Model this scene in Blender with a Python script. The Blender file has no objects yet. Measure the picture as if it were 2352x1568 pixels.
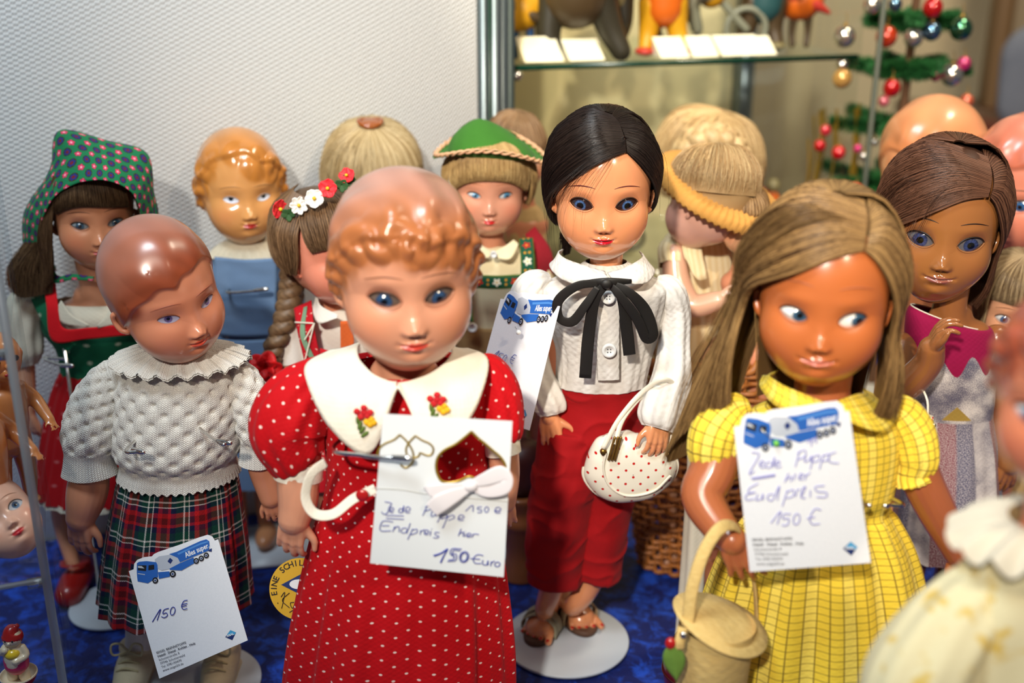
import bpy, math, random
import numpy as np
from mathutils import Vector, Matrix, Euler
random.seed(7); RNG = np.random.default_rng(11)
SC = bpy.context.scene
PI = math.pi
# ---------------------------------------------------------------- camera, world, lights, exposure
CAM_H, PITCH, FPX = 0.632, math.radians(20), 2613.0
cam = bpy.data.cameras.new('camera'); camo = bpy.data.objects.new('camera', cam)
SC.collection.objects.link(camo); SC.camera = camo
camo.location = (0, 0, CAM_H); camo.rotation_euler = (PI/2 - PITCH, 0, 0)
cam.lens = 40.0; cam.sensor_width = 36.0; cam.clip_start = 0.02
cam.dof.use_dof = True; cam.dof.focus_distance = 0.90; cam.dof.aperture_fstop = 3.0
world = bpy.data.worlds.new('world'); SC.world = world; world.use_nodes = True
wb = world.node_tree.nodes['Background']; wb.inputs[0].default_value = (0.92, 0.95, 1.0, 1); wb.inputs[1].default_value = 0.09
SC.view_settings.view_transform = 'Standard'; SC.view_settings.look = 'None'
SC.view_settings.exposure = 0.0; SC.view_settings.gamma = 1.0; SC.view_settings.use_curve_mapping = False

def lamp(name, loc, target, energy, size, col, spot=None, blend=0.6):
    kind = 'SPOT' if spot else 'AREA'
    l = bpy.data.lights.new(name, kind); l.energy = energy; l.color = col
    if spot: l.spot_size = math.radians(spot); l.spot_blend = blend; l.shadow_soft_size = size
    else: l.shape = 'DISK'; l.size = size
    o = bpy.data.objects.new(name, l); SC.collection.objects.link(o); o.location = loc
    o.rotation_euler = (Vector(target) - Vector(loc)).to_track_quat('-Z', 'Y').to_euler()
    return o
# ceiling spots in front of the table, and one over the wall
lamp('ceiling_spot', (-0.30, -0.55, 1.28), (0.16, 1.0, 0.46), 150, 0.045, (1.0, 0.92, 0.80), spot=42, blend=1.0)
lamp('ceiling_spot', (0.80, -0.55, 1.45), (0.36, 0.95, 0.40), 58, 0.045, (1.0, 0.80, 0.58), spot=42, blend=1.0)
lamp('overhead_light', (-0.45, 0.15, 1.9), (-0.40, 1.2, 0.6), 21, 0.5, (0.80, 0.92, 1.0))
lamp('showcase_spot', (-0.06, 0.72, 1.18), (0.22, 1.55, 0.44), 24, 0.010, (1.0, 0.88, 0.64), spot=38, blend=0.6)
lamp('overhead_light', (0.9, 1.2, 1.9), (1.1, 2.6, 0.6), 26, 0.4, (1.0, 0.86, 0.66))  # unseen warm lamp, added to brighten the beige back wall

# ---------------------------------------------------------------- pixel -> place helpers
cP, sP = math.cos(PITCH), math.sin(PITCH)
def W(px, py, Y):
    x = (px - 1176) / FPX; u = (784 - py) / FPX
    d = (x, cP + u * sP, -sP + u * cP)
    t = Y / d[1]
    return Vector((d[0] * t, Y, CAM_H + d[2] * t))
def G(px, py, z=0.0):
    x = (px - 1176) / FPX; u = (784 - py) / FPX
    d = (x, cP + u * sP, -sP + u * cP)
    t = (z - CAM_H) / d[2]
    return Vector((d[0] * t, d[1] * t, z))
def mpp(px, py, Y):                       # metres per photo pixel at a place
    p = W(px, py, Y); return (p.y * cP + (CAM_H - p.z) * sP) / FPX

# ---------------------------------------------------------------- objects
def tag(o, label=None, cat=None, group=None, kind=None):
    if label: o['label'] = label
    if cat: o['category'] = cat
    if group: o['group'] = group
    if kind: o['kind'] = kind
    return o
def empty(name, loc, label=None, cat=None, group=None):
    o = bpy.data.objects.new(name, None); SC.collection.objects.link(o); o.location = loc
    o.empty_display_size = 0.01
    return tag(o, label, cat, group)
def mk(name, V, F, mat, parent=None, col=None, uv=None, smooth=True, label=None, loc=None):
    V = np.asarray(V, dtype=np.float32).reshape(-1, 3)
    me = bpy.data.meshes.new(name)
    if isinstance(F, np.ndarray):
        nf = len(F); me.vertices.add(len(V)); me.vertices.foreach_set('co', V.ravel())
        k = F.shape[1]; me.loops.add(nf * k); me.loops.foreach_set('vertex_index', F.ravel().astype(np.int32))
        me.polygons.add(nf); me.polygons.foreach_set('loop_start', np.arange(0, nf * k, k, dtype=np.int32))
        me.update(calc_edges=True)
    else:
        me.from_pydata([tuple(v) for v in V], [], F)
    me.validate(verbose=False)
    if smooth: me.polygons.foreach_set('use_smooth', np.ones(len(me.polygons), dtype=bool))
    if col is not None:
        a = me.color_attributes.new('col', 'FLOAT_COLOR', 'POINT')
        c = np.ones((len(V), 4), dtype=np.float32); c[:, :3] = col; a.data.foreach_set('color', c.ravel())
    if uv is not None:
        u = me.uv_layers.new(name='uv'); li = np.empty(len(me.loops), dtype=np.int32)
        me.loops.foreach_get('vertex_index', li); u.data.foreach_set('uv', np.asarray(uv, dtype=np.float32)[li].ravel())
    if mat: me.materials.append(mat)
    o = bpy.data.objects.new(name, me); SC.collection.objects.link(o)
    if parent: o.parent = parent
    if loc is not None: o.location = loc
    if label: o['label'] = label
    return o
def recolor(o):                            # top-level mesh: move origin to its base
    return o

# ---------------------------------------------------------------- numpy shapes; every maker returns (V, F, UV)
def noise3(P, s=1.0, seed=0):
    r = np.random.default_rng(seed); P = np.asarray(P) * s; out = 0
    for i in range(7):
        d = r.normal(size=3); d /= np.linalg.norm(d); out = out + np.sin(P @ d * (1 + i * .45) * 6.28 + r.uniform(0, 6.28)) / (1 + i * .35)
    return out / 3.2
def grid_faces(m, n, close=True, off=0):
    i = np.arange(m - 1)[:, None]; j = np.arange(n if close else n - 1)[None, :]
    a = i * n + j; b = i * n + (j + 1) % n; c = (i + 1) * n + (j + 1) % n; d = (i + 1) * n + j
    return np.stack([a + 0 * i, b + 0 * i, c, d + 0 * i], -1).reshape(-1, 4) + off
def cat(*parts):
    Vs, Fs, Us, o = [], [], [], 0
    for p in parts:
        Vs.append(p[0]); Fs.append(p[1] + o); o += len(p[0]); Us.append(p[2] if len(p) > 2 and p[2] is not None else np.zeros((len(p[0]), 2)))
    return np.concatenate(Vs), np.concatenate(Fs), np.concatenate(Us)
def crom(P, m):                            # Catmull-Rom resample of rows to m rows
    P = np.asarray(P, dtype=float)
    if P.ndim == 1: P = P[:, None]
    n = len(P)
    if n == 1: return np.repeat(P, m, 0)
    t = np.linspace(0, n - 1, m); i = np.minimum(t.astype(int), n - 2); f = (t - i)[:, None]
    Q = np.concatenate([2 * P[:1] - P[1:2], P, 2 * P[-1:] - P[-2:-1]])
    a, b, c, d = Q[i], Q[i + 1], Q[i + 2], Q[i + 3]
    return .5 * ((2 * b) + (c - a) * f + (2 * a - 5 * b + 4 * c - d) * f ** 2 + (3 * b - a - 3 * c + d) * f ** 3)
def lin(P, m):
    P = np.asarray(P, dtype=float)
    if P.ndim == 1: P = P[:, None]
    n = len(P); t = np.linspace(0, n - 1, m); i = np.minimum(t.astype(int), n - 2); f = (t - i)[:, None]
    return P[i] * (1 - f) + P[i + 1] * f
def frames(C, up=None):
    T = np.gradient(C, axis=0); T /= np.linalg.norm(T, axis=1)[:, None] + 1e-12
    N = np.zeros_like(T); ref = np.array(up if up is not None else ((0, 1, 0) if abs(T[0][1]) < .9 else (1, 0, 0)), dtype=float)
    v = ref - T[0] * (ref @ T[0]); N[0] = v / np.linalg.norm(v)
    for k in range(1, len(C)):
        v = N[k - 1] - T[k] * (N[k - 1] @ T[k]); N[k] = v / (np.linalg.norm(v) + 1e-12)
    return T, N, np.cross(T, N)
def tube(pts, rad, n=20, m=None, fold=None, squash=1.0, rnd=False, up=None, cap=False, closed=False, straight=False):
    P = np.asarray([tuple(p) for p in pts], dtype=float); R = np.atleast_1d(np.asarray(rad, dtype=float))
    if len(R) == 1: R = np.repeat(R, len(P))
    m = m or max(2, (len(P) - 1) * 6 + 1)
    C = lin(P, m) if straight else crom(P, m)
    Rr = np.maximum((lin(R, m) if straight else crom(R, m))[:, 0], 1e-5)
    if rnd:
        T, N, B = frames(C, up); a = np.linspace(PI / 2, 0, 6)[:-1]
        h = [C[0] - T[0] * Rr[0] * math.sin(x) for x in a]; hr = [Rr[0] * max(math.cos(x), .02) for x in a]
        e = [C[-1] + T[-1] * Rr[-1] * math.sin(x) for x in a[::-1]]; er = [Rr[-1] * max(math.cos(x), .02) for x in a[::-1]]
        C = np.concatenate([h, C, e]); Rr = np.concatenate([hr, Rr, er]); m = len(C)
        T = np.concatenate([np.repeat(T[:1], 5, 0), T, np.repeat(T[-1:], 5, 0)]); N = np.concatenate([np.repeat(N[:1], 5, 0), N, np.repeat(N[-1:], 5, 0)]); B = np.cross(T, N)
    else: T, N, B = frames(C, up)
    A = np.linspace(0, 2 * PI, n, endpoint=False)[None, :]; t = np.linspace(0, 1, m)[:, None]
    k = 1.0 if fold is None else fold(t, A)
    rr = Rr[:, None] * k
    V = C[:, None, :] + (rr * np.cos(A))[..., None] * N[:, None, :] * squash + (rr * np.sin(A))[..., None] * B[:, None, :]
    s = np.concatenate([[0], np.cumsum(np.linalg.norm(np.diff(C, axis=0), axis=1))])
    UV = np.stack([np.broadcast_to(A / (2 * PI), (m, n)) * 2 * PI * Rr.mean(), np.broadcast_to(s[:, None], (m, n))], -1)
    V = V.reshape(-1, 3); F = grid_faces(m, n); UV = UV.reshape(-1, 2)
    if cap or rnd:
        e = .002; V0 = C[:1] + (V[:n] - C[:1]) * e; V1 = C[-1:] + (V[(m - 1) * n:] - C[-1:]) * e
        V = np.concatenate([V0, V, V1]); UV = np.concatenate([UV[:n], UV, UV[-n:]]); F = grid_faces(m + 2, n)
    return V, F, UV
def fixtri(F):
    return F
def loft(rings, n=96, m=60, fold=None, expo=2.0, arc=None, ud=1.0):
    """rings rows: (cx, cy, z, rx, ry); a=0 at +x, 90 deg = back, 270 = front. fold(t, A, C) -> radial multiplier"""
    R = crom(np.array(rings, dtype=float), m)
    if arc: A = np.linspace(math.radians(arc[0]), math.radians(arc[1]), n)[None, :]; close = False
    else: A = np.linspace(0, 2 * PI, n, endpoint=False)[None, :]; close = True
    t = np.linspace(0, 1, m)[:, None]; k = 1.0 if fold is None else fold(t, A)
    c, s = np.cos(A), np.sin(A)
    if expo != 2.0:
        q = (np.abs(c) ** expo + np.abs(s) ** expo) ** (-1 / expo); c = c * q; s = s * q
    X = R[:, 0:1] + R[:, 3:4] * c * k; Y = R[:, 1:2] + R[:, 4:5] * s * k; Z = R[:, 2:3] + 0 * c
    V = np.stack([X, Y, Z], -1)
    per = (R[:, 3] + R[:, 4]).mean() / 2
    ss = np.concatenate([[0], np.cumsum(np.abs(np.diff(R[:, 2])) + .5 * np.abs(np.diff(R[:, 3])))])
    UV = np.stack([np.broadcast_to(A * per * ud, X.shape), np.broadcast_to(ss[:, None], X.shape)], -1)
    return V.reshape(-1, 3), grid_faces(m, A.shape[1], close), UV.reshape(-1, 2)
def ellipsoid(c, r, n=24, m=16, rot=None):
    th = np.linspace(0, PI, m)[:, None]; A = np.linspace(0, 2 * PI, n, endpoint=False)[None, :]
    V = np.stack([np.sin(th) * np.cos(A), np.sin(th) * np.sin(A), np.cos(th) + 0 * A], -1).reshape(-1, 3) * np.array(r)
    if rot is not None: V = V @ np.array(Euler(rot).to_matrix()).T
    return V + np.array(tuple(c)), grid_faces(m, n)[:, ::-1], np.zeros((len(V), 2))
def box(c, s, rot=None):
    V = np.array([[x, y, z] for x in (-.5, .5) for y in (-.5, .5) for z in (-.5, .5)]) * np.array(s)
    if rot is not None: V = V @ np.array(Euler(rot).to_matrix()).T
    F = np.array([[0, 1, 3, 2], [4, 6, 7, 5], [0, 4, 5, 1], [2, 3, 7, 6], [0, 2, 6, 4], [1, 5, 7, 3]])
    return V + np.array(tuple(c)), F, V[:, [0, 2]]
def disc(c, rx, ry, th, n=72, bev=.0008):
    A = np.linspace(0, 2 * PI, n, endpoint=False); rows = []
    for (f, z) in ((0.001, 0), (1, 0), (1, th - bev), (1 - bev / rx, th), (0.001, th)):
        rows.append(np.stack([c[0] + rx * f * np.cos(A), c[1] + ry * f * np.sin(A), np.full(n, c[2] + z)], -1))
    V = np.concatenate(rows); return V, grid_faces(5, n), V[:, :2]
def sheet(G_, th=None):
    """G_: (m, n, 3) grid of points, optional thickness made by a second layer"""
    G_ = np.asarray(G_, dtype=float); m, n = G_.shape[:2]
    V = G_.reshape(-1, 3); F = grid_faces(m, n, False)
    du = np.concatenate([[0], np.cumsum(np.linalg.norm(np.diff(G_[m // 2], axis=0), axis=1))]); dv = np.concatenate([[0], np.cumsum(np.linalg.norm(np.diff(G_[:, n // 2], axis=0), axis=1))])
    UV = np.stack([np.broadcast_to(du[None, :], (m, n)), np.broadcast_to(dv[:, None], (m, n))], -1).reshape(-1, 2)
    if th:
        gu = np.gradient(G_, axis=1); gv = np.gradient(G_, axis=0); N = np.cross(gu, gv); N /= np.linalg.norm(N, axis=2)[..., None] + 1e-12
        V2 = (G_ + N * th).reshape(-1, 3); o = m * n
        b = np.concatenate([np.arange(n), np.arange(1, m) * n + n - 1, (m - 1) * n + np.arange(n - 2, -1, -1), np.arange(m - 2, 0, -1) * n]); c = np.roll(b, -1)
        F = np.concatenate([F[:, ::-1], F + o, np.stack([b, c, c + o, b + o], -1)]); V = np.concatenate([V, V2]); UV = np.concatenate([UV, UV])
    return V, F, UV
def bake(o, mods):
    """apply modifiers [(type, {props})] to the mesh data"""
    for ty, pr in mods:
        md = o.modifiers.new(ty, ty)
        for k, v in pr.items(): setattr(md, k, v)
    dg = bpy.context.evaluated_depsgraph_get(); dg.update()
    me = bpy.data.meshes.new_from_object(o.evaluated_get(dg)); old = o.data
    o.modifiers.clear(); o.data = me; me.name = old.name
    me.polygons.foreach_set('use_smooth', np.ones(len(me.polygons), dtype=bool))
    return o
def blob(name, parts, voxel, mat, parent=None, smooth=5, label=None, col=None):
    V, F, U = cat(*parts)
    o = mk(name, V, F, mat, parent, label=label)
    bake(o, [('REMESH', dict(mode='VOXEL', voxel_size=voxel, use_smooth_shade=True)), ('SMOOTH', dict(factor=.5, iterations=smooth))])
    if not o.data.materials: o.data.materials.append(mat)
    return o
def crease(o, amp, sc, seed=1):
    me = o.data; n = len(me.vertices); co = np.empty(n * 3); me.vertices.foreach_get('co', co); no = np.empty(n * 3); me.vertex_normals.foreach_get('vector', no)
    co = co.reshape(-1, 3); no = no.reshape(-1, 3); w_ = co + .012 * np.stack([noise3(co, 12, seed + i) for i in range(3)], -1)
    h = np.abs(noise3(w_ * np.array(sc), 1, seed)) ; co += no * (amp * (1 - h) ** 3)[:, None]; me.vertices.foreach_set('co', co.ravel()); me.update(); return o
def text(name, body, size, mat, parent, M, bold=0.0, shear=0.0, align='LEFT', sx=1.0):
    """printed lettering as a thin mesh; M = 4x4 placing the text plane (x right, y up, z out)"""
    c = bpy.data.curves.new(name, 'FONT'); c.body = body; c.size = size; c.offset = bold; c.shear = shear; c.align_x = align; c.resolution_u = 3
    t = bpy.data.objects.new(name, c); SC.collection.objects.link(t)
    dg = bpy.context.evaluated_depsgraph_get(); dg.update(); me = bpy.data.meshes.new_from_object(t.evaluated_get(dg)); bpy.data.objects.remove(t)
    me.transform(M @ Matrix.Diagonal((sx, 1, 1, 1))); me.materials.clear(); me.materials.append(mat)
    o = bpy.data.objects.new(name, me); SC.collection.objects.link(o); o.parent = parent
    return o

# ---------------------------------------------------------------- material language
class X:
    def __init__(s, nt, k): s.nt, s.k = nt, k
    def op(s, o, b=None, c=None, clamp=False):
        n = s.nt.nodes.new('ShaderNodeMath'); n.operation = o; n.use_clamp = clamp
        for i, v in enumerate((s, b, c)):
            if v is None: continue
            if isinstance(v, X): s.nt.links.new(v.k, n.inputs[i])
            else: n.inputs[i].default_value = v
        return X(s.nt, n.outputs[0])
    def __add__(s, b): return s.op('ADD', b)
    def __radd__(s, b): return s.op('ADD', b)
    def __sub__(s, b): return s.op('SUBTRACT', b)
    def __rsub__(s, b): return (s * -1.0) + b
    def __mul__(s, b): return s.op('MULTIPLY', b)
    def __rmul__(s, b): return s.op('MULTIPLY', b)
    def __truediv__(s, b): return s.op('DIVIDE', b)
    def fr(s): return s.op('FRACT')
    def fl(s): return s.op('FLOOR')
    def ab(s): return s.op('ABSOLUTE')
    def sin(s): return s.op('SINE')
    def cos(s): return s.op('COSINE')
    def lt(s, b, e=None):
        if e is None: return s.op('LESS_THAN', b)
        return ((s * -1.0 + b) / e + .5).op('MULTIPLY', 1.0, clamp=True)
    def gt(s, b): return s.op('GREATER_THAN', b)
    def mx(s, b): return s.op('MAXIMUM', b)
    def mn(s, b): return s.op('MINIMUM', b)
    def hyp(s, b): return (s * s + b * b).op('SQRT')
    def mod(s, b): return s.op('FLOORED_MODULO', b)
class NB:
    def __init__(s, mat): s.nt = mat.node_tree; s.bsdf = s.nt.nodes['Principled BSDF']
    def coord(s, k='UV'):
        t = s.nt.nodes.new('ShaderNodeTexCoord'); q = s.nt.nodes.new('ShaderNodeSeparateXYZ'); s.nt.links.new(t.outputs[k], q.inputs[0]); s.vec = t.outputs[k]
        return X(s.nt, q.outputs[0]), X(s.nt, q.outputs[1]), X(s.nt, q.outputs[2])
    def xyz(s, x, y, z=0.0):
        q = s.nt.nodes.new('ShaderNodeCombineXYZ')
        for i, v in enumerate((x, y, z)):
            if isinstance(v, X): s.nt.links.new(v.k, q.inputs[i])
            else: q.inputs[i].default_value = v
        return q.outputs[0]
    def noise(s, vec, scale, detail=3, rough=.55, dist=0.0):
        n = s.nt.nodes.new('ShaderNodeTexNoise'); n.inputs['Scale'].default_value = scale; n.inputs['Detail'].default_value = detail; n.inputs['Roughness'].default_value = rough; n.inputs['Distortion'].default_value = dist
        if vec is not None: s.nt.links.new(vec.k if isinstance(vec, X) else vec, n.inputs['Vector'])
        return X(s.nt, n.outputs['Fac'])
    def attr(s, name='col'):
        a = s.nt.nodes.new('ShaderNodeAttribute'); a.attribute_name = name; return a.outputs['Color']
    def mix(s, f, a, b):
        n = s.nt.nodes.new('ShaderNodeMix'); n.data_type = 'RGBA'
        if isinstance(f, X): s.nt.links.new(f.k, n.inputs[0])
        else: n.inputs[0].default_value = f
        for v, i in ((a, 6), (b, 7)):
            if isinstance(v, tuple): n.inputs[i].default_value = (*v[:3], 1)
            else: s.nt.links.new(v, n.inputs[i])
        return n.outputs[2]
    def bump(s, h, strength=.5, dist=.001):
        b = s.nt.nodes.new('ShaderNodeBump'); b.inputs['Strength'].default_value = strength; b.inputs['Distance'].default_value = dist
        s.nt.links.new(h.k, b.inputs['Height']); s.nt.links.new(b.outputs[0], s.bsdf.inputs['Normal'])
def srgb(r, g, b):
    f = lambda c: (c / 255 / 12.92) if c <= 10.3 else ((c / 255 + .055) / 1.055) ** 2.4
    return (f(r), f(g), f(b))
def mat(name, color=(.5, .5, .5), rough=.6, metal=0.0, fn=None, **kw):
    m = bpy.data.materials.new(name); m.use_nodes = True; B = m.node_tree.nodes['Principled BSDF']
    B.inputs['Roughness'].default_value = rough; B.inputs['Metallic'].default_value = metal; B.inputs['Base Color'].default_value = (*color[:3], 1)
    for k, v in kw.items(): B.inputs[k.replace('_', ' ')].default_value = v
    if fn:
        nb = NB(m); c = fn(nb)
        if c is not None: m.node_tree.links.new(c, B.inputs['Base Color'])
    return m
def fabric(name, color, scale=1400, fn=None, rough=.85, bump=.35, sheen=.04, wr=60, wrb=.0):
    """woven cloth: fine thread weave + soft creases; fn(nb, u, v) may return the colour socket"""
    def f(nb):
        u, v, _ = nb.coord('UV'); nz = nb.noise(nb.vec, wr, 3)
        h = ((u * scale).sin() * (v * scale).sin()) * .25 + nz * (2.0 + wrb)
        nb.bump(h, bump, .0006)
        base = fn(nb, u, v) if fn else nb.mix(nz, tuple(c * .9 for c in color), tuple(min(1, c * 1.08) for c in color))
        return base
    return mat(name, color, rough, fn=f, Sheen_Weight=sheen, Specular_IOR_Level=.2)
def dots(u, v, p, r, e=.0003, jit=False):
    """staggered lattice of dots: pitch p, radius r"""
    def one(ou, ov):
        a = ((u + ou) / p).fr() - .5; b = ((v + ov) / p).fr() - .5
        return (a * p).hyp(b * p).lt(r, e)
    return one(0, 0).mx(one(p / 2, p / 2))
def M3(cols): return np.array(cols, dtype=float)
M_paint = mat('painted_celluloid', rough=.30, fn=lambda nb: nb.attr(), Coat_Weight=.35, Coat_Roughness=.18, Subsurface_Weight=.06, Subsurface_Radius=(.01, .004, .002), Subsurface_Scale=.2)
M_gloss = mat('glossy_doll_paint', rough=.2, fn=lambda nb: nb.attr(), Coat_Weight=.5, Coat_Roughness=.10, Subsurface_Weight=.05, Subsurface_Radius=(.01, .004, .002), Subsurface_Scale=.2)
M_eye = mat('glass_eye', rough=.12, fn=lambda nb: nb.attr(), Coat_Weight=1.0, Coat_Roughness=.03)
def thin_glass(name, tint, gloss=.08, rough=.02):
    m = bpy.data.materials.new(name); m.use_nodes = True; nt = m.node_tree; nt.nodes.clear(); o = nt.nodes.new('ShaderNodeOutputMaterial'); t = nt.nodes.new('ShaderNodeBsdfTransparent'); g = nt.nodes.new('ShaderNodeBsdfGlossy'); x = nt.nodes.new('ShaderNodeMixShader')
    t.inputs[0].default_value = (*tint, 1); g.inputs['Roughness'].default_value = rough; x.inputs[0].default_value = gloss
    nt.links.new(t.outputs[0], x.inputs[1]); nt.links.new(g.outputs[0], x.inputs[2]); nt.links.new(x.outputs[0], o.inputs[0]); return m
M_chrome = mat('chrome', (.75, .74, .72), .18, 1.0)
M_white_plastic = mat('white_enamel', srgb(205, 214, 224), .35)
M_paper = mat('white_paper', srgb(236, 238, 242), .7, fn=lambda nb: (nb.coord('Object'), nb.mix(nb.noise(nb.vec, 900, 4), srgb(228, 230, 235), srgb(244, 245, 248)))[1])
# ---------------------------------------------------------------- doll heads
def ss(a, b, x): t = np.clip((x - a) / (b - a), 0, 1); return t * t * (3 - 2 * t)
def ga(x, s): return np.exp(-(x / s) ** 2)
def ray_ell(D, o, c, r):
    r = np.array(r); p = (np.array(o) - np.array(c)) / r; d = D / r
    a = (d * d).sum(-1); b = (d * p).sum(-1); cc = (p * p).sum() - 1
    return (-b + np.sqrt(np.maximum(b * b - a * cc, 0))) / a
HO = np.array([0, .1, .1])
M_lid = mat('matte_lid_paint', rough=.6, fn=lambda nb: nb.attr())
def dirs(th, ph):
    return np.stack([np.sin(th) * np.cos(ph), -np.cos(th) + 0 * ph, np.sin(th) * np.sin(ph)], -1)
def base_r(D, hp):
    k = 9.0; wj = hp['jaw']; acc = 0
    for c, r in (((0, .27, .45), (1.04, 1.16, 1.10)), ((0, -.04, -.14), (.94 * wj, .90, .98)), ((0, -.26, -.62), (.66 * wj, .62, .68 * hp['chin'])), ((0, .35, -.2), (.8, .8, .9))):
        acc = acc + np.maximum(ray_ell(D, HO, c, r), .05) ** k
    for sx in (-1, 1):
        c = (.36 * sx * wj, -.34, -.44); r = (.52, .50, .50)
        p = (HO - np.array(c)) / np.array(r); inside = (p * p).sum() < 1
        d = D / np.array(r); a = (d * d).sum(-1); b = (d * p).sum(-1); cc = (p * p).sum() - 1; q = b * b - a * cc
        R = np.where((q > 0) & (-b > 0), (-b + np.sqrt(np.maximum(q, 0))) / a, .05)
        acc = acc + np.maximum(R, .05) ** k
    return acc ** (1 / k)
HP = dict(jaw=1.0, chin=1.0, ex=.45, ez=0.0, ew=.25, eu=.15, el=.13, nose=1.0, mz=-.72, mw=.22, lip=1.0, lipc=(.6, .02, .03), skin=(.8, .45, .25), blush=(.85, .2, .1), bl=.25,
          iris=(.05, .15, .35), white=(.75, .78, .8), gaze=(0, 0), ir=.115, pr=.05, lash=(.05, .02, .01), brow=(.25, .1, .05), bz=.33, smile=.3, painted=False,
          hair=None, curls=(), wave=0.0, wk=14, hc=(.3, .1, .03), hc2=None, ear=True, tilt=.15, shade=(.35, .12, .05), sh=.0, mouth_open=False, res=1.0, hth=.07)
def front_disp(x, z, hp):
    """forward relief of the face in w units"""
    h = 0; n = hp['nose']
    dz = z + .44
    h = h + n * .155 * ga(x, .12) * np.where(dz > 0, ga(dz, .13), ga(dz, .075))
    br = ss(-.5, -.3, z) * (1 - ss(-.2, .22, z)) * .5 + ss(-.5, -.35, z) * (1 - ss(-.1, .35, z)) * .5
    h = h + n * (.012 + .055 * ss(.0, -.42, z)) * ga(x, .12) * br
    h = h + n * .075 * (ga(x - .115, .065) + ga(x + .115, .065)) * np.where(z + .475 > 0, ga(z + .475, .075), ga(z + .475, .045))
    for s in (-1, 1): h = h - n * .035 * ga(x - .055 * s, .03) * ga(z + .535, .02)
    mz, mw = hp['mz'], hp['mw']; L = hp['lip']
    xx = x / mw; ml = mz + hp['smile'] * .05 * xx ** 2
    h = h + L * .035 * (ga(x - .07, .09) + ga(x + .07, .09)) * np.where(z > ml, ga(z - ml - .035, .042), ga(z - ml - .03, .03))
    h = h + L * .06 * ga(x, .125) * ga(z - ml + .05, .04)
    h = h - L * .045 * ga(z - ml, .016) * (1 - ss(.85, 1.1, np.abs(xx)))
    h = h - .02 * (ga(x - mw * 1.1, .045) + ga(x + mw * 1.1, .045)) * ga(z - ml, .05)
    h = h - .02 * ga(x, .035) * ga(z - (mz + .13), .05) + .02 * ga(x, .28) * ga(z - mz, .14)
    h = h - .03 * ga(x, .16) * ga(z - (mz - .15), .05) + .045 * ga(x, .18) * ga(z - (mz - .30), .10)
    for s in (-1, 1):
        ex = hp['ex'] * s
        h = h - .085 * ga(x - ex, .27) * ga(z - hp['ez'], .17)
        h = h + .02 * ga(x - ex, .30) * ga(z - hp['ez'] - .30, .10)
    return h
def almond(x, z, hp, s, sc=1.0):
    """<1 inside the eye opening"""
    u = (x - hp['ex'] * s) / (hp['ew'] * sc); v = z - hp['ez'] - hp['tilt'] * .12 * u * s
    hh = np.where(v > 0, hp['eu'], hp['el']) * sc
    q = np.clip(1 - np.abs(u) ** 2.2, 0, 1) ** .75
    return np.where(np.abs(u) < 1, np.abs(v) / (hh * q + 1e-4), 9)
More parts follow.
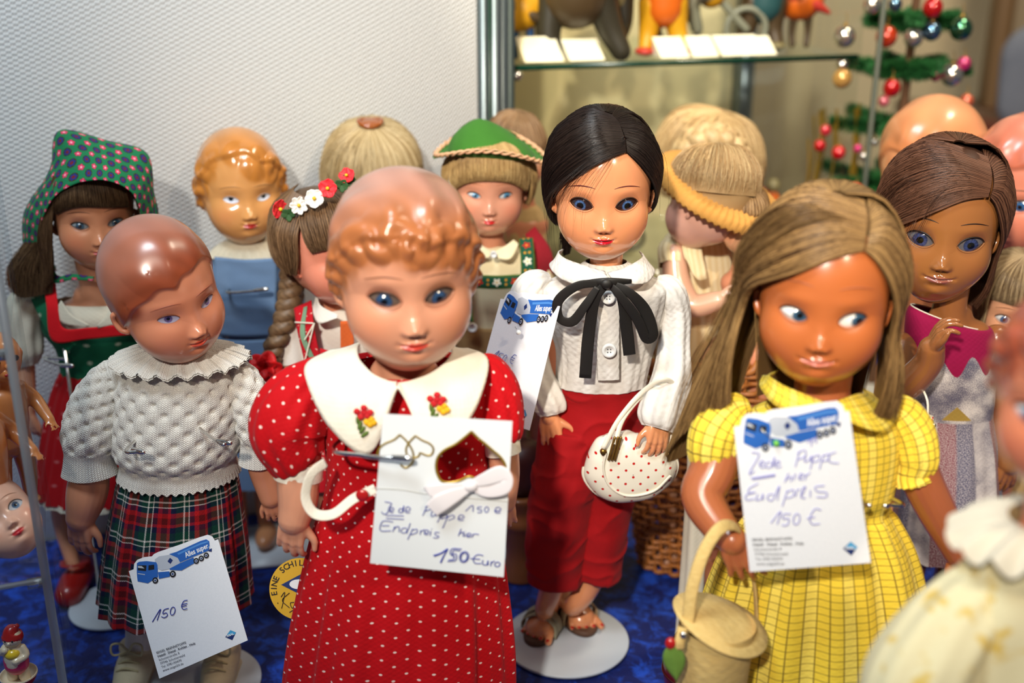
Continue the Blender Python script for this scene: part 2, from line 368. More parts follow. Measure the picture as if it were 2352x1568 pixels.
def make_head(parent, px, py, Y, wpx, yaw, pitch, roll, mat_=None, label=None, **kw):
    hp = dict(HP); hp.update(kw); w = wpx * mpp(px, py, Y); rs = hp['res']; yaw -= math.degrees(math.atan((px - 1176) / FPX))   # yaw is told against the line of sight
    R = Matrix.Rotation(math.radians(yaw), 3, 'Z') @ Matrix.Rotation(math.radians(pitch), 3, 'X') @ Matrix.Rotation(-math.radians(roll), 3, 'Y')
    org = W(px, py, Y) - R @ Vector((0, -.9 * w, 0)) - parent.location
    nr, nc = int(230 * rs), int(300 * rs)
    q = np.linspace(0, 1, nr); th = (1.55 * q + (PI - 1.55) * q ** 3)[:, None]; ph = np.linspace(0, 2 * PI, nc, endpoint=False)[None, :]
    D = dirs(th, ph + 0 * th); r = base_r(D, hp)[..., None]
    P = HO + D * r; x, y, z = P[..., 0], P[..., 1], P[..., 2]
    fr = ss(.1, -.35, y)
    disp = front_disp(x, z, hp) * fr
    skin = np.array(hp['skin']); C = np.ones(P.shape) * skin
    bl = sum(np.exp(-(((x - s * .62) / .26) ** 2 + ((z + .42) / .22) ** 2)) for s in (-1, 1)) * fr * hp['bl']
    C = C * (1 - bl[..., None]) + np.array(hp['blush']) * bl[..., None]
    if hp['sh']:
        for s in (-1, 1):
            e = (1 - ss(1.0, 1.9, almond(x, z - .02, hp, s, 1.12))) * fr * hp['sh']; C = C * (1 - e[..., None]) + np.array(hp['shade']) * e[..., None]
    mz, mw = hp['mz'], hp['mw']; xx = np.abs(x) / mw; ml = mz + hp['smile'] * .05 * xx ** 2
    top = .072 * (1 - xx ** 1.6) * (1 - .28 * ga(x, .035)); bot = .105 * np.clip(1 - xx ** 2, 0, 1) * (xx < .95)
    lm = (1 - ss(-.008, .008, z - ml - top)) * ss(-.008, .008, z - ml + bot) * (xx < 1.0) * fr
    C = C * (1 - lm[..., None]) + np.array(hp['lipc']) * lm[..., None]
    for s in (-1, 1):                      # nostril paint
        e = ga(x - .06 * s, .022) * ga(z + .525, .014) * fr * .55; C = C * (1 - e[..., None]) + np.array(hp['shade']) * .5 * e[..., None]
    Yd = np.zeros_like(x)
    if not hp['painted']:
        for s in (-1, 1):
            a = almond(x, z, hp, s); Yd = Yd + .10 * (1 - ss(.85, 1.0, a)) * fr
    rad = np.zeros_like(x); hm = None
    if hp['hair'] is not None:
        tb = sorted(hp['hair']); a0 = np.array([t[0] for t in tb]); v0 = np.array([t[1] for t in tb])
        aa = np.concatenate([a0 - 360, a0, a0 + 360]); vv = np.tile(v0, 3)
        lim = np.interp(np.degrees(ph[0]), aa, vv); kk = np.ones(21) / 21; lim = np.convolve(np.tile(lim, 3), kk, 'same')[nc:2 * nc]
        edge = lim[None, :] + .03 * np.sin(ph * 9) * (hp['wave'] > 0)
        hm = ss(-.03, .07, th - edge)
        phs = ph + .5 * np.sin(th * 2.2)
        wv = hp['wave'] * np.sin(phs * hp['wk'] + 2.5 * np.sin(th * 3 + ph * 2)) * ss(0, .25, th - edge) * (1 - ss(1.9, 2.5, th) * .8) * (.45 + .55 * ga(th - edge - .3, .5))
        bh = np.zeros_like(x)
        for (ca, ct, cr, tw, hh) in hp['curls']:
            cd = dirs(np.array([[ct]]), np.array([[math.radians(ca)]]))[0, 0]
            t1 = np.array([-math.sin(math.radians(ca)), 0, math.cos(math.radians(ca))]); t2 = np.cross(cd, t1)
            dl = D - cd; u = (dl @ t1) / cr; v = (dl @ t2) / (cr * 1.15); rho = np.hypot(u, v); an = np.arctan2(v, u)
            e = np.where((D @ cd) > 0, np.exp(-rho ** 3), 0)
            bh = np.maximum(bh, hh * e * (.72 + .28 * np.sin(an * 1.0 * np.sign(tw) + abs(tw) * rho * 3)))
        rad = hm * (hp['hth'] + wv) + bh
        hmm = np.maximum(hm, ss(.15, .45, bh / .1) if len(hp['curls']) else 0)[..., None]
        hc = np.array(hp['hc']); hc2 = np.array(hp['hc2'] if hp['hc2'] is not None else hp['hc'])
        g = ss(.1, .9, th - edge)[..., None] * (1 - .5 * ss(.03, .1, bh)[..., None])
        st = (.5 + .5 * np.sin(phs * hp['wk'] * 2 + 4 * np.sin(th * 4)))[..., None] * .25
        HC = hc * (1 - g) + hc2 * g; HC = HC * (1 - st * .5)
        C = C * (1 - hmm) + HC * hmm
    P = P + D * rad[..., None]; P[..., 1] = P[..., 1] - disp * (1 - .6 * (hm if hm is not None else 0)) + Yd
    V = P.reshape(-1, 3); F = grid_faces(nr, nc); Cc = C.reshape(-1, 3)
    if hp['ear'] :
        for s in (-1, 1):
            b = np.array([s * .93, .14, -.20]); pts = [b + np.array((s * .02, -.06, -.22)), b + np.array((s * .10, .02, -.16)), b + np.array((s * .15, .10, .02)), b + np.array((s * .13, .08, .17)), b + np.array((s * .03, -.02, .19))]
            e = tube(pts, [.06, .06, .05, .06, .05], 12, 22, rnd=True); e2 = ellipsoid(b + np.array((s * .02, .04, -.02)), (.07, .12, .17), 14, 10)
            ev, ef, _ = cat(e, e2); F = np.concatenate([F, ef + len(V)]); V = np.concatenate([V, ev]); Cc = np.concatenate([Cc, np.tile(skin, (len(ev), 1))])
    h = mk('head', V * w, F, mat_ or M_paint, parent, col=Cc, label=label)
    h.location = org; h.rotation_euler = R.to_euler()
    # front surface lookup
    sel = (P[..., 1] < .2) & (th < 1.5); FX = P[..., 0][sel]; FZ = P[..., 2][sel]; FY = (P[..., 1] - Yd)[sel]
    def sy(X_, Z_):
        X_ = np.atleast_1d(X_).astype(float); Z_ = np.atleast_1d(Z_).astype(float); out = np.empty(len(X_))
        for k in range(0, len(X_), 64):
            d = (FX[None] - X_[k:k + 64, None]) ** 2 + (FZ[None] - Z_[k:k + 64, None]) ** 2
            i = np.argpartition(d, 4, axis=1)[:, :4]; ww = 1 / (np.take_along_axis(d, i, 1) + 1e-5); out[k:k + 64] = (FY[i] * ww).sum(1) / ww.sum(1)
        return out
    # eyes
    for s in (-1, 1):
        na, nr_ = 56, 26; A = np.linspace(0, 2 * PI, na, endpoint=False)
        u = np.cos(A); q_ = np.clip(1 - np.abs(u) ** 2.2, 0, 1) ** .75; v = np.sign(np.sin(A)) * np.where(np.sin(A) > 0, hp['eu'], hp['el']) * q_
        # equalised outline
        ox = hp['ex'] * s + hp['ew'] * u; oz = hp['ez'] + v + hp['tilt'] * .12 * u * s
        S = np.linspace(0, 1, nr_)[:, None] ** .9
        cx, cz = hp['ex'] * s, hp['ez']
        gx = cx + (ox - cx) * S; gz = cz + (oz - cz) * S
        yb = sy(ox, oz); ym = np.median(yb) * .5 + .5 * yb
        rec = -.012 if hp['painted'] else .045
        bul = (.02 if hp['painted'] else .085)
        gy = (yb[None] * S ** 2 + np.mean(yb) * (1 - S ** 2)) + rec - bul * (1 - S ** 2)
        if hp['painted']: gy = sy(gx.ravel(), gz.ravel()).reshape(gx.shape) - .008
        EC = np.ones(gx.shape + (3,)) * np.array(hp['white'])
        if isinstance(hp['gaze'][0], tuple): ga_ = hp['gaze'][0 if s < 0 else 1]
        else: ga_ = hp['gaze']
        dx = gx - (cx + ga_[0]); dz_ = gz - (cz + ga_[1]); rr = np.hypot(dx, dz_); an = np.arctan2(dz_, dx)
        irc = np.array(hp['iris']); im = (1 - ss(hp['ir'] - .01, hp['ir'] + .006, rr))[..., None]
        streak = (.8 + .25 * np.sin(an * 17 + 3 * np.sin(an * 5)) - .35 * ss(hp['ir'] * .75, hp['ir'], rr) + .2 * (dz_ < 0))[..., None]
        EC = EC * (1 - im) + irc * streak * im
        pm = (1 - ss(hp['pr'] - .008, hp['pr'] + .006, rr))[..., None]; EC = EC * (1 - pm) + .004 * pm
        ring = ss(.86, .97, S + 0 * gx)[..., None]; up = (np.sin(A) > -.1)[None, :, None]
        EC = EC * (1 - ring * up * .9) + np.array(hp['lash']) * ring * up * .9
        e = mk('eye', np.stack([gx, gy, gz], -1).reshape(-1, 3) * w, grid_faces(nr_, na)[:, ::-1], M_eye, h, col=np.clip(EC, 0, 1).reshape(-1, 3))
        rim = np.stack([ox, yb - .004, oz], -1); k0 = na // 2
        if not hp['painted']:
            lid = np.concatenate([rim[k0:], rim[:k0 + 1]])     # skin coloured rim all round
            lv = tube(lid * w, .013 * w, 8, 100)
            mk('eyelid', lv[0], lv[1], M_lid, h, col=np.tile(skin * .9, (len(lv[0]), 1)))
        upr = rim[:k0 + 1] + np.array([0, -.010, .004])
        lv = tube(upr * w, (np.array([.006, .012, .016, .014, .006]) * w), 6, 50)
        mk('eyelashes', lv[0], lv[1], mat('lash_paint', hp['lash'], .5), h)
        bx = np.linspace(-1, 1, 9); bx_ = hp['ex'] * s + bx * .27; bz_ = hp['bz'] + .055 * (1 - bx ** 2) + .02 * bx * s * -1
        by = sy(bx_, bz_) - .002
        lv = tube(np.stack([bx_, by, bz_], -1) * w, np.array([.004, .011, .013, .011, .003]) * w, 6, 40)
        mk('eyebrow', lv[0], lv[1], mat('brow_paint', hp['brow'], .5), h)
    h['w'] = w
    return h, hp, w, sy
def Sp(az, el, r=1.0):
    """point round the skull in w units; az 0 = face side, 90 = image right"""
    a, e = math.radians(az), math.radians(el); D = np.array([math.sin(a) * math.cos(e), -math.cos(a) * math.cos(e), math.sin(e)])
    q = float(base_r(D[None], HP)[0]); return HO + D * (q * r)
def wig(head, w, bundles, col, col2, rad=.00022, name='hair', seed=1, rough=.42, capr=1.03, cap=True, capback=True, label=None):
    """bundles: dict(g=[guide curves, each a list of points in w units], n=strands, lift=layer depth)"""
    rg = np.random.default_rng(seed); Vs, Fs, Cs = [], [], []; off = 0; c1, c2 = np.array(col), np.array(col2)
    for b in bundles:
        g = [crom(np.array(c), 16) for c in b['g']]; Gd = np.stack(g)           # guides x 16 x 3
        nu = max(2, (len(g) - 1) * 5 + 1); Su = np.stack([crom(Gd[:, k], nu) for k in range(16)], 1)   # nu x16x3
        ctr = HO
        if b.get('sheet', True):
            V = Su.reshape(-1, 3) * (1) ; V = ctr + (V - ctr) * (1 - .012 - b.get('in', 0)); F = grid_faces(nu, 16, False)
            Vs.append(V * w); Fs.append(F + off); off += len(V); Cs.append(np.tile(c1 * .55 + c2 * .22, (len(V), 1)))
        n = b['n']; m = b.get('m', 15); u = rg.uniform(0, 1, n) * (nu - 1); i = np.minimum(u.astype(int), nu - 2); f = (u - i)[:, None, None]
        St = Su[i] * (1 - f) + Su[i + 1] * f                                    # n x16x3
        t = np.linspace(0, 15, m); ti = np.minimum(t.astype(int), 14); tf = (t - ti)[None, :, None]; St = St[:, ti] * (1 - tf) + St[:, ti + 1] * tf
        # clump streams and layer depth
        lay = rg.uniform(0, 1, n); tt = np.linspace(0, 1, m)[None, :, None]
        dirn = St - ctr; dirn /= np.linalg.norm(dirn, axis=2)[..., None]
        St = St + dirn * (lay[:, None, None] * b.get('lift', .05)) * np.sin(np.clip(tt * 1.6 + .15, 0, PI / 2))
        fz = b.get('fuzz', .02); ph = rg.uniform(0, 6.28, (n, 1, 3)); fq = rg.uniform(.6, 2.0, (n, 1, 1))
        St = St + np.sin(ph + fq * tt * 6) * fz * (tt ** .8) * rg.uniform(.2, 1, (n, 1, 1))
        cut = 1 - b.get('cut', .12) * rg.uniform(0, 1, n)                       # uneven ends
        St = St[:, :1] + (St - St[:, :1]) if b.get('cut', .12) == 0 else np.stack([np.stack([np.interp(np.linspace(0, c, m), np.linspace(0, 1, m), s[:, k]) for k in range(3)], -1) for s, c in zip(St, cut)])
        T = np.gradient(St, axis=1); T /= np.linalg.norm(T, axis=2)[..., None] + 1e-9
        N = np.cross(T, dirn); N /= np.linalg.norm(N, axis=2)[..., None] + 1e-9; B = np.cross(T, N)
        rr = rad / w * rg.uniform(.7, 1.3, (n, 1)) * (1 - .75 * np.linspace(0, 1, m)[None] ** 3) * b.get('thick', 1.0)
        ring = []
        for a in (0, 2.094, 4.189): ring.append(St + rr[..., None] * (N * math.cos(a) * 1.0 + B * math.sin(a)))
        V = np.stack(ring, 2).reshape(-1, 3)                                     # n, m, 3
        base = (np.arange(n) * m * 3)[:, None, None]; row = (np.arange(m - 1) * 3)[None, :, None]; j = np.arange(3)[None, None]
        F = np.stack([base + row + j, base + row + (j + 1) % 3, base + row + 3 + (j + 1) % 3, base + row + 3 + j], -1).reshape(-1, 4)
        streak = np.clip(.5 + .5 * np.sin(u * b.get('sf', 9)) * .7 + rg.normal(0, .3, n), 0, 1)[:, None]
        cc = c1 * (1 - streak) + c2 * streak
        Vs.append(V * w); Fs.append(F + off); off += len(V); Cs.append(np.repeat(cc, m * 3, 0))
    if cap:
        th = np.linspace(0, PI, 40)[:, None]; ph = np.linspace(0, 2 * PI, 60, endpoint=False)[None]; D = dirs(th, ph + 0 * th); r = base_r(D, HP)[..., None]; P = HO + D * r * capr
        hide = (P[..., 2] < -.15) | ((P[..., 1] < 0.15) & (P[..., 2] < 1.32)) ; P = np.where(hide[..., None], HO + D * r * .9, P)
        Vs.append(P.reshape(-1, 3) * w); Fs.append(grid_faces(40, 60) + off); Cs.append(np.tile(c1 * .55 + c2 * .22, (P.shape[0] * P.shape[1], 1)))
    mt = mat('hair_fibre', rough=rough, fn=lambda nb: nb.attr(), Anisotropic=.5, Specular_IOR_Level=.28)
    return mk(name, np.concatenate(Vs), np.concatenate(Fs), mt, head, col=np.clip(np.concatenate(Cs), 0, 1), label=label)
def back_hair(r=1.2, low=-30, n=900, tail=None, a=112, b=-112):
    q = []
    for az in (a, 150, 180, -150, b):
        z = math.radians(az); g = [Sp(az, 86, r * .93), Sp(az, 62, r), Sp(az, 28, r * 1.01), Sp(az, 0, r), Sp(az, low, r * .96)]
        if tail is not None: g.append(np.array([.95 * math.sin(z), .25 - .75 * math.cos(z), tail]))
        q.append(g)
    return dict(g=q, n=n, lift=.06, fuzz=.03, cut=.15, sf=12)
# ---------------------------------------------------------------- hands
def hand_parts(wrist, fdir, tdir, pdir, s, curl=(30, 35, 40, 45), spread=8, thumb=30, slim=1.0):
    """palm + five fingers as closed tubes; fdir finger direction, tdir towards the thumb side, pdir where the palm faces; also nail spots"""
    Yv = Vector(fdir).normalized(); Xv = Vector(tdir); Xv = (Xv - Yv * Xv.dot(Yv)).normalized(); Zv = Vector(pdir); Zv = (Zv - Yv * Zv.dot(Yv) - Xv * Zv.dot(Xv)).normalized()
    o = Vector(wrist)
    def L(x, y, z): return o + Xv * (x * s) + Yv * (y * s) + Zv * (z * s)
    parts = []; tips = []
    xs = (.215, .072, -.072, -.205); ln = (.46, .52, .48, .38); kn = (.47, .50, .48, .43)
    for i, x in enumerate(xs):
        parts.append(tube([L(x * .55, -.02, 0), L(x * .8, .2, -.01), L(x, kn[i], -.01)], np.array([.115, .115, .072]) * s * slim, 12, 8, rnd=True))
        a = 0; p = np.array([x, kn[i], -.01]); pts = [L(*p)]; sp = math.radians(spread * (1.5 - i))
        for j, fr_ in enumerate((.42, .32, .26)):
            a += math.radians(curl[i]) * (.75, 1.0, .7)[j]; l = ln[i] * fr_
            p = p + np.array([math.sin(sp) * l * math.cos(a), math.cos(sp) * l * math.cos(a), math.sin(a) * l]); pts.append(L(*p))
        parts.append(tube(pts, np.array([.064, .060, .056, .046]) * s * slim, 12, 16, rnd=True))
        d = (pts[-1] - pts[-2]).normalized(); dor = (Zv * -1 * math.cos(a) + Yv * math.sin(a)).normalized(); tips.append((pts[-1] + d * .01 * s + dor * .040 * s * slim, d, dor))
    tha = math.radians(thumb); tp = [L(.10, .05, .04), L(.10 + .26 * math.sin(tha) + .05, .05 + .26 * math.cos(tha), .06), L(.14 + .46 * math.sin(tha), .05 + .44 * math.cos(tha), .09), L(.13 + .60 * math.sin(tha * .85), .05 + .62 * math.cos(tha * .85), .12)]
    parts.append(tube(tp, np.array([.11, .088, .070, .052]) * s * slim, 12, 16, rnd=True))
    parts.append(ellipsoid(L(.02, .24, .03), (s * .2 * slim, s * .2 * slim, s * .2 * slim), 16, 12) if False else tube([L(0, -.05, 0), L(.0, .25, .02)], [.15 * s * slim, .13 * s * slim], 14, 6, rnd=True))
    d = (tp[-1] - tp[-2]).normalized(); tips.append((tp[-1] + d * .01 * s + Xv * .045 * s * slim, d, Xv))
    return parts, tips
def nail_at(parent, tip, s, m, name='fingernail'):
    p, d, n = tip; n = (n - d * n.dot(d)).normalized(); x = d.cross(n)
    Mx = Matrix((x, d, n)).transposed(); V, F, U = ellipsoid((0, 0, 0), (.038 * s, .055 * s, .016 * s), 12, 8)
    V = V @ np.array(Mx).T + np.array(tuple(p)); return mk(name, V, F, m, parent)
# ---------------------------------------------------------------- room
def rot2(a, x, y): return (x * math.cos(a) - y * math.sin(a), x * math.sin(a) + y * math.cos(a))
WA = math.radians(16)                       # the wall recedes to the right
wall_o = W(0, 700, 1.10)
wdir = Vector((math.cos(WA), math.sin(WA), 0)); wn = Vector((math.sin(WA), -math.cos(WA), 0))
w0 = Vector((-.72, 0, 0)); 
def onwall(px, py, off=0.0):               # where a pixel's ray meets the wall plane (moved off metres into the room)
    x = (px - 1176) / FPX; u = (784 - py) / FPX; d = Vector((x, cP + u * sP, -sP + u * cP)); o = Vector((0, 0, CAM_H))
    P0 = Vector((wall_o.x, wall_o.y, 0)) + wn * off
    return o + d * ((P0 - o).dot(wn) / d.dot(wn))
def wallpaper(nb):
    u, v, _ = nb.coord('UV'); p = .0050
    a = ((u / p) * 2 * PI).sin(); b = ((v / p) * 2 * PI + ((u / p).fl() * PI)).sin()
    nz = nb.noise(nb.vec, 220, 3); nb.bump(a * b * .6 + nz * .5, .55, .0014)
    return nb.mix(nz, srgb(224, 228, 230), srgb(238, 241, 242))
M_wall = mat('woven_glass_wallpaper', rough=.75, fn=wallpaper)
def slab(name, a, b, z0, z1, th, m, kind='structure', parent=None, label=None):
    a = Vector((a[0], a[1], 0)); b = Vector((b[0], b[1], 0)); d = (b - a); L_ = d.length; d.normalize(); n = Vector((-d.y, d.x, 0))
    V = []; U = []
    for k in (0, 1):
        for (s, z) in ((0, z0), (L_, z0), (L_, z1), (0, z1)):
            p = a + d * s + n * (th * k); V.append((p.x, p.y, z)); U.append((s, z))
    F = np.array([[0, 1, 2, 3], [5, 4, 7, 6], [0, 4, 5, 1], [1, 5, 6, 2], [2, 6, 7, 3], [3, 7, 4, 0]])
    o = mk(name, V, F, m, parent, uv=U, smooth=False, label=label)
    if kind: o['kind'] = kind
    return o
e1 = onwall(1096, 150); wl = Vector((e1.x, e1.y, 0)) - wdir * 1.35; wr = Vector((e1.x, e1.y, 0))
slab('wall_left', wl, wr, -.75, 1.5, .06, M_wall)
M_beige = mat('beige_wall_paint', rough=.8, fn=lambda nb: (nb.coord('Object'), nb.mix(nb.noise(nb.vec, 6, 2), srgb(214, 196, 158), srgb(224, 208, 172)))[1])
slab('wall_back', (0.05, 2.55), (2.6, 2.9), -.75, 1.9, .05, M_beige)
M_floor = mat('grey_floor', srgb(120, 112, 100), .6)
mk('floor', [(-2, -1, -.75), (3, -1, -.75), (3, 3.2, -.75), (-2, 3.2, -.75)], np.array([[0, 1, 2, 3]]), M_floor, uv=[(0, 0), (5, 0), (5, 4), (0, 4)], smooth=False)['kind'] = 'structure'
# velvet covered display table
def velvet(nb):
    nb.coord('Object'); nz = nb.noise(nb.vec, 55, 4, .7, .6); n2 = nb.noise(nb.vec, 14, 2)
    nb.bump(nz, .5, .004)
    f = ((nz - .47) * 5.0 + (n2 - .5) * 1.5).op('MULTIPLY', 1.0, clamp=True)
    return nb.mix(f, (.0015, .010, .115), (.01, .075, .56))  # mottled highlights of the pile are painted into the blue
M_velvet = mat('crushed_blue_velvet', rough=.62, fn=velvet, Sheen_Weight=.25, Sheen_Roughness=.3, Sheen_Tint=(.15, .35, 1, 1))
n = 90; gx, gy = np.meshgrid(np.linspace(-.80, 1.3, n), np.linspace(.32, 1.98, n))
gz = .0012 * noise3(np.stack([gx, gy, 0 * gx], -1).reshape(-1, 3), 3, 5).reshape(gx.shape) - .002
back = gy > (wr.y + (gx - wr.x) * math.tan(WA)) - .012
gy2 = np.where(gx < wr.x + .50, np.minimum(gy, wr.y + (gx - wr.x) * math.tan(WA) - .008), gy)
V, F, U = sheet(np.stack([gx, gy2, gz], -1), -.004)
tbl = empty('display_table', (0, .9, -.75), 'long display table covered with crushed royal blue velvet', 'table')
o = mk('velvet_cover', V - np.array((0, .9, -.75)), F, M_velvet, tbl, uv=U)
M_wood = mat('dark_table_wood', srgb(70, 40, 25), .5)
lim = lambda x: wr.y + (x - wr.x) * math.tan(WA) - .015
pg = [(-.78, .36), (1.28, .36), (1.28, 1.94), (wr.x + .53, 1.94), (wr.x + .51, lim(wr.x + .51)), (-.78, lim(-.78))]
V = [(x, y - .9, z + .75) for z in (-.045, -.009) for x, y in pg]; k_ = len(pg)
mk('table_top', V, [tuple(range(k_ - 1, -1, -1)), tuple(range(k_, 2 * k_))] + [(i, (i + 1) % k_, (i + 1) % k_ + k_, i + k_) for i in range(k_)], M_wood, tbl, smooth=False)
for (x, y) in ((-.6, .5), (1.1, .5), (-.6, .95), (1.1, 1.75)):
    V, F, _ = box((x, y - .9, .35), (.05, .05, .70)); mk('leg', V, F, M_wood, tbl, smooth=False)
# ---------------------------------------------------------------- doll building helpers
GREY = (.5, .5, .5)
class Doll:
    def __init__(s, Y, px, label, name='doll', group=None):
        p = W(px, 900, Y); s.Y = Y; s.o = empty(name, (p.x, Y, 0), label, 'doll', group); s.L = s.o.location
    def P(s, px, py, dy=0.0):
        return W(px, py, s.Y + dy) - Vector(s.L)
    def pts(s, *a): return [s.P(*p) for p in a]
    def m(s, py, dy=0.0): return mpp(1176, py, s.Y + dy)
    def ring(s, py, x0, x1, ry, dy=0.0):
        a = s.P((x0 + x1) / 2, py, dy); k = s.m(py, dy); rx = (x1 - x0) / 2 * k
        return (a.x, a.y, a.z, rx, ry * rx)
    def mesh(s, name, g, mt, label=None, parent=None, **k): return mk(name, g[0], g[1], mt, parent or s.o, uv=g[2], label=label, **k)
def body(d, mt, neck, hip, wsh, whip, leg_r=.017, legx=.022, legs=None, foot=True, voxel=.0022, label=None):
    """torso, neck and legs as one continuous mesh. neck, hip: local points; wsh, whip half widths"""
    n, h = Vector(neck), Vector(hip); up = n - h
    parts = [tube([n + Vector((0, 0, .035)), n, n - up * .12], [.40 * wsh, .38 * wsh, .45 * wsh], 20, 8, rnd=True),
             tube([n - up * .10, n - up * .22, n - up * .5, h, h - up * .18], [wsh * .55, wsh * .92, wsh * .82, whip, whip * .8], 28, 24, rnd=True, squash=.56)]
    for i, sx in enumerate((-1, 1)):
        if legs: q = [Vector(v) for v in legs[i]]; r = [leg_r * 1.35] + [leg_r * (1.25 - .35 * j / max(1, len(q) - 2)) for j in range(1, len(q))]
        else: q = [h + Vector((legx * sx, 0, -.02)), Vector((h.x + legx * sx, h.y, h.z * .5)), Vector((h.x + legx * sx, h.y, .018))]; r = [leg_r * 1.35, leg_r * 1.1, leg_r * .8]
        parts.append(tube(q, r, 18, 24, rnd=True))
        if foot: parts.append(ellipsoid(q[-1] + Vector((sx * .004, -.016, -.006)), (leg_r * .85, leg_r * 1.7, .011), 18, 12))
    o = blob('body', parts, voxel, mt, d.o, 6, label)
    return o
def arm(d, mt, pts, rad, hand, voxel=.0009, nails=None, label=None):
    """pts (px, py, dy), rad in photo px; hand = dict(f, t, p, s_px, curl, ...)"""
    Pp = d.pts(*pts); R = [r * d.m(p[1], p[2] if len(p) > 2 else 0) for r, p in zip(rad, pts)]
    s = hand['s'] * d.m(pts[-1][1]); hp, tips = hand_parts(Pp[-1], hand['f'], hand['t'], hand['p'], s, hand.get('curl', (28, 32, 36, 40)), hand.get('spread', 8), hand.get('thumb', 32), hand.get('slim', 1.0))
    a = blob('arm', [tube(Pp, R, 20, 40, rnd=True)] + hp, voxel, mt, d.o, 4, label)
    if nails:
        for t in tips: nail_at(a, t, s, nails)
    return a, tips
def ruled(d, A, B, m=14, n=30, bulge=0.0, wr=0.0, th=.0008, C=None):
    """cloth between pixel curves A and B (and C beyond): each a list of (px, py, dy)"""
    rows = [crom([tuple(d.P(*p)) for p in q], n) for q in ([A, B] if C is None else [A, B, C])]
    Gd = np.stack([crom(np.stack([r[j] for r in rows]), m) for j in range(n)], 1)
    t = np.linspace(0, 1, m)[:, None]
    Gd[..., 1] -= bulge * np.sin(PI * t)
    if wr: Gd += (wr * noise3(Gd.reshape(-1, 3), 22, 3).reshape(m, n))[..., None] * np.array([.3, 1, .3])
    return sheet(Gd, th)
def pleats(k, a0, a1, seed=0, jit=.6):
    r = np.random.default_rng(seed); p1, p2 = r.uniform(0, 6.28, 2)
    def f(t, A):
        a = a0 + (a1 - a0) * t
        return 1 + a * (np.sin(k * A + p1 + jit * np.sin(3 * A + p2 + 2 * t)) * .6 + .3 * np.sin(k * 1.7 * A + p2 + 3 * t * jit) + .2 * np.sin(k * .45 * A + p1))
    return f
def puff(k, a, seed=0):
    r = np.random.default_rng(seed); p = r.uniform(0, 6.28, 4)
    return lambda t, A: 1 + a * (np.sin(k * A + p[0] + 3 * t) * (1 - np.sin(PI * t) * .5) + .5 * np.sin(k * .6 * A + p[1] - 5 * t) * np.sin(PI * t) + .3 * np.sin(9 * t + 2 * A + p[2]))
def stand(px, py, rx_px, label, top, dolly=None, square=False, arms=(), group='white doll stands', base_c=None, rodxy=None, rot=0.0):
    """white base plate, rod up the doll's back, chrome waist clip arms; px,py = centre of the plate in the photo"""
    c = G(px, py) if base_c is None else Vector(base_c); r = rx_px * mpp(px, py, c.y) if rx_px > 1 else rx_px
    o = empty('doll_stand', (c.x, c.y, 0), label, 'doll stand', group)
    if square:
        V, F, U = box((0, 0, .0015), (r * 2, r * 1.7, .003)); V = V @ np.array(Euler((0, 0, rot)).to_matrix()).T; b = mk('base_plate', V, F, M_white_plastic, o, smooth=False)
    else:
        V, F, U = disc((0, 0, .0), r, r, .0028); b = mk('base_plate', V, F, M_white_plastic, o)
    rx, ry = rodxy if rodxy else (0, r * .45)
    g = tube([(rx, ry, .002), (rx, ry, top)], .0016, 10, 2, cap=True, straight=True); mk('rod', g[0], g[1], M_chrome, o)
    for a in arms:                          # list of (px, py, Y) paths
        P_ = [W(*q) - o.location for q in a]; P_ = [Vector((rx, ry, P_[0].z))] + P_ if len(a) > 1 else P_
        g = tube(P_, .0014, 10, 6 * len(P_)); ar = mk('clamp_arm', g[0], g[1], M_chrome, o)
        e, e0 = P_[-1], P_[-2]; dd = (e - e0).normalized()
        g = tube([e - dd * .010, e, e + dd * .002], [.0021, .0023, .0019], 12, 6, rnd=True); mk('clamp_tip', g[0], g[1], M_chrome, ar)
    return o
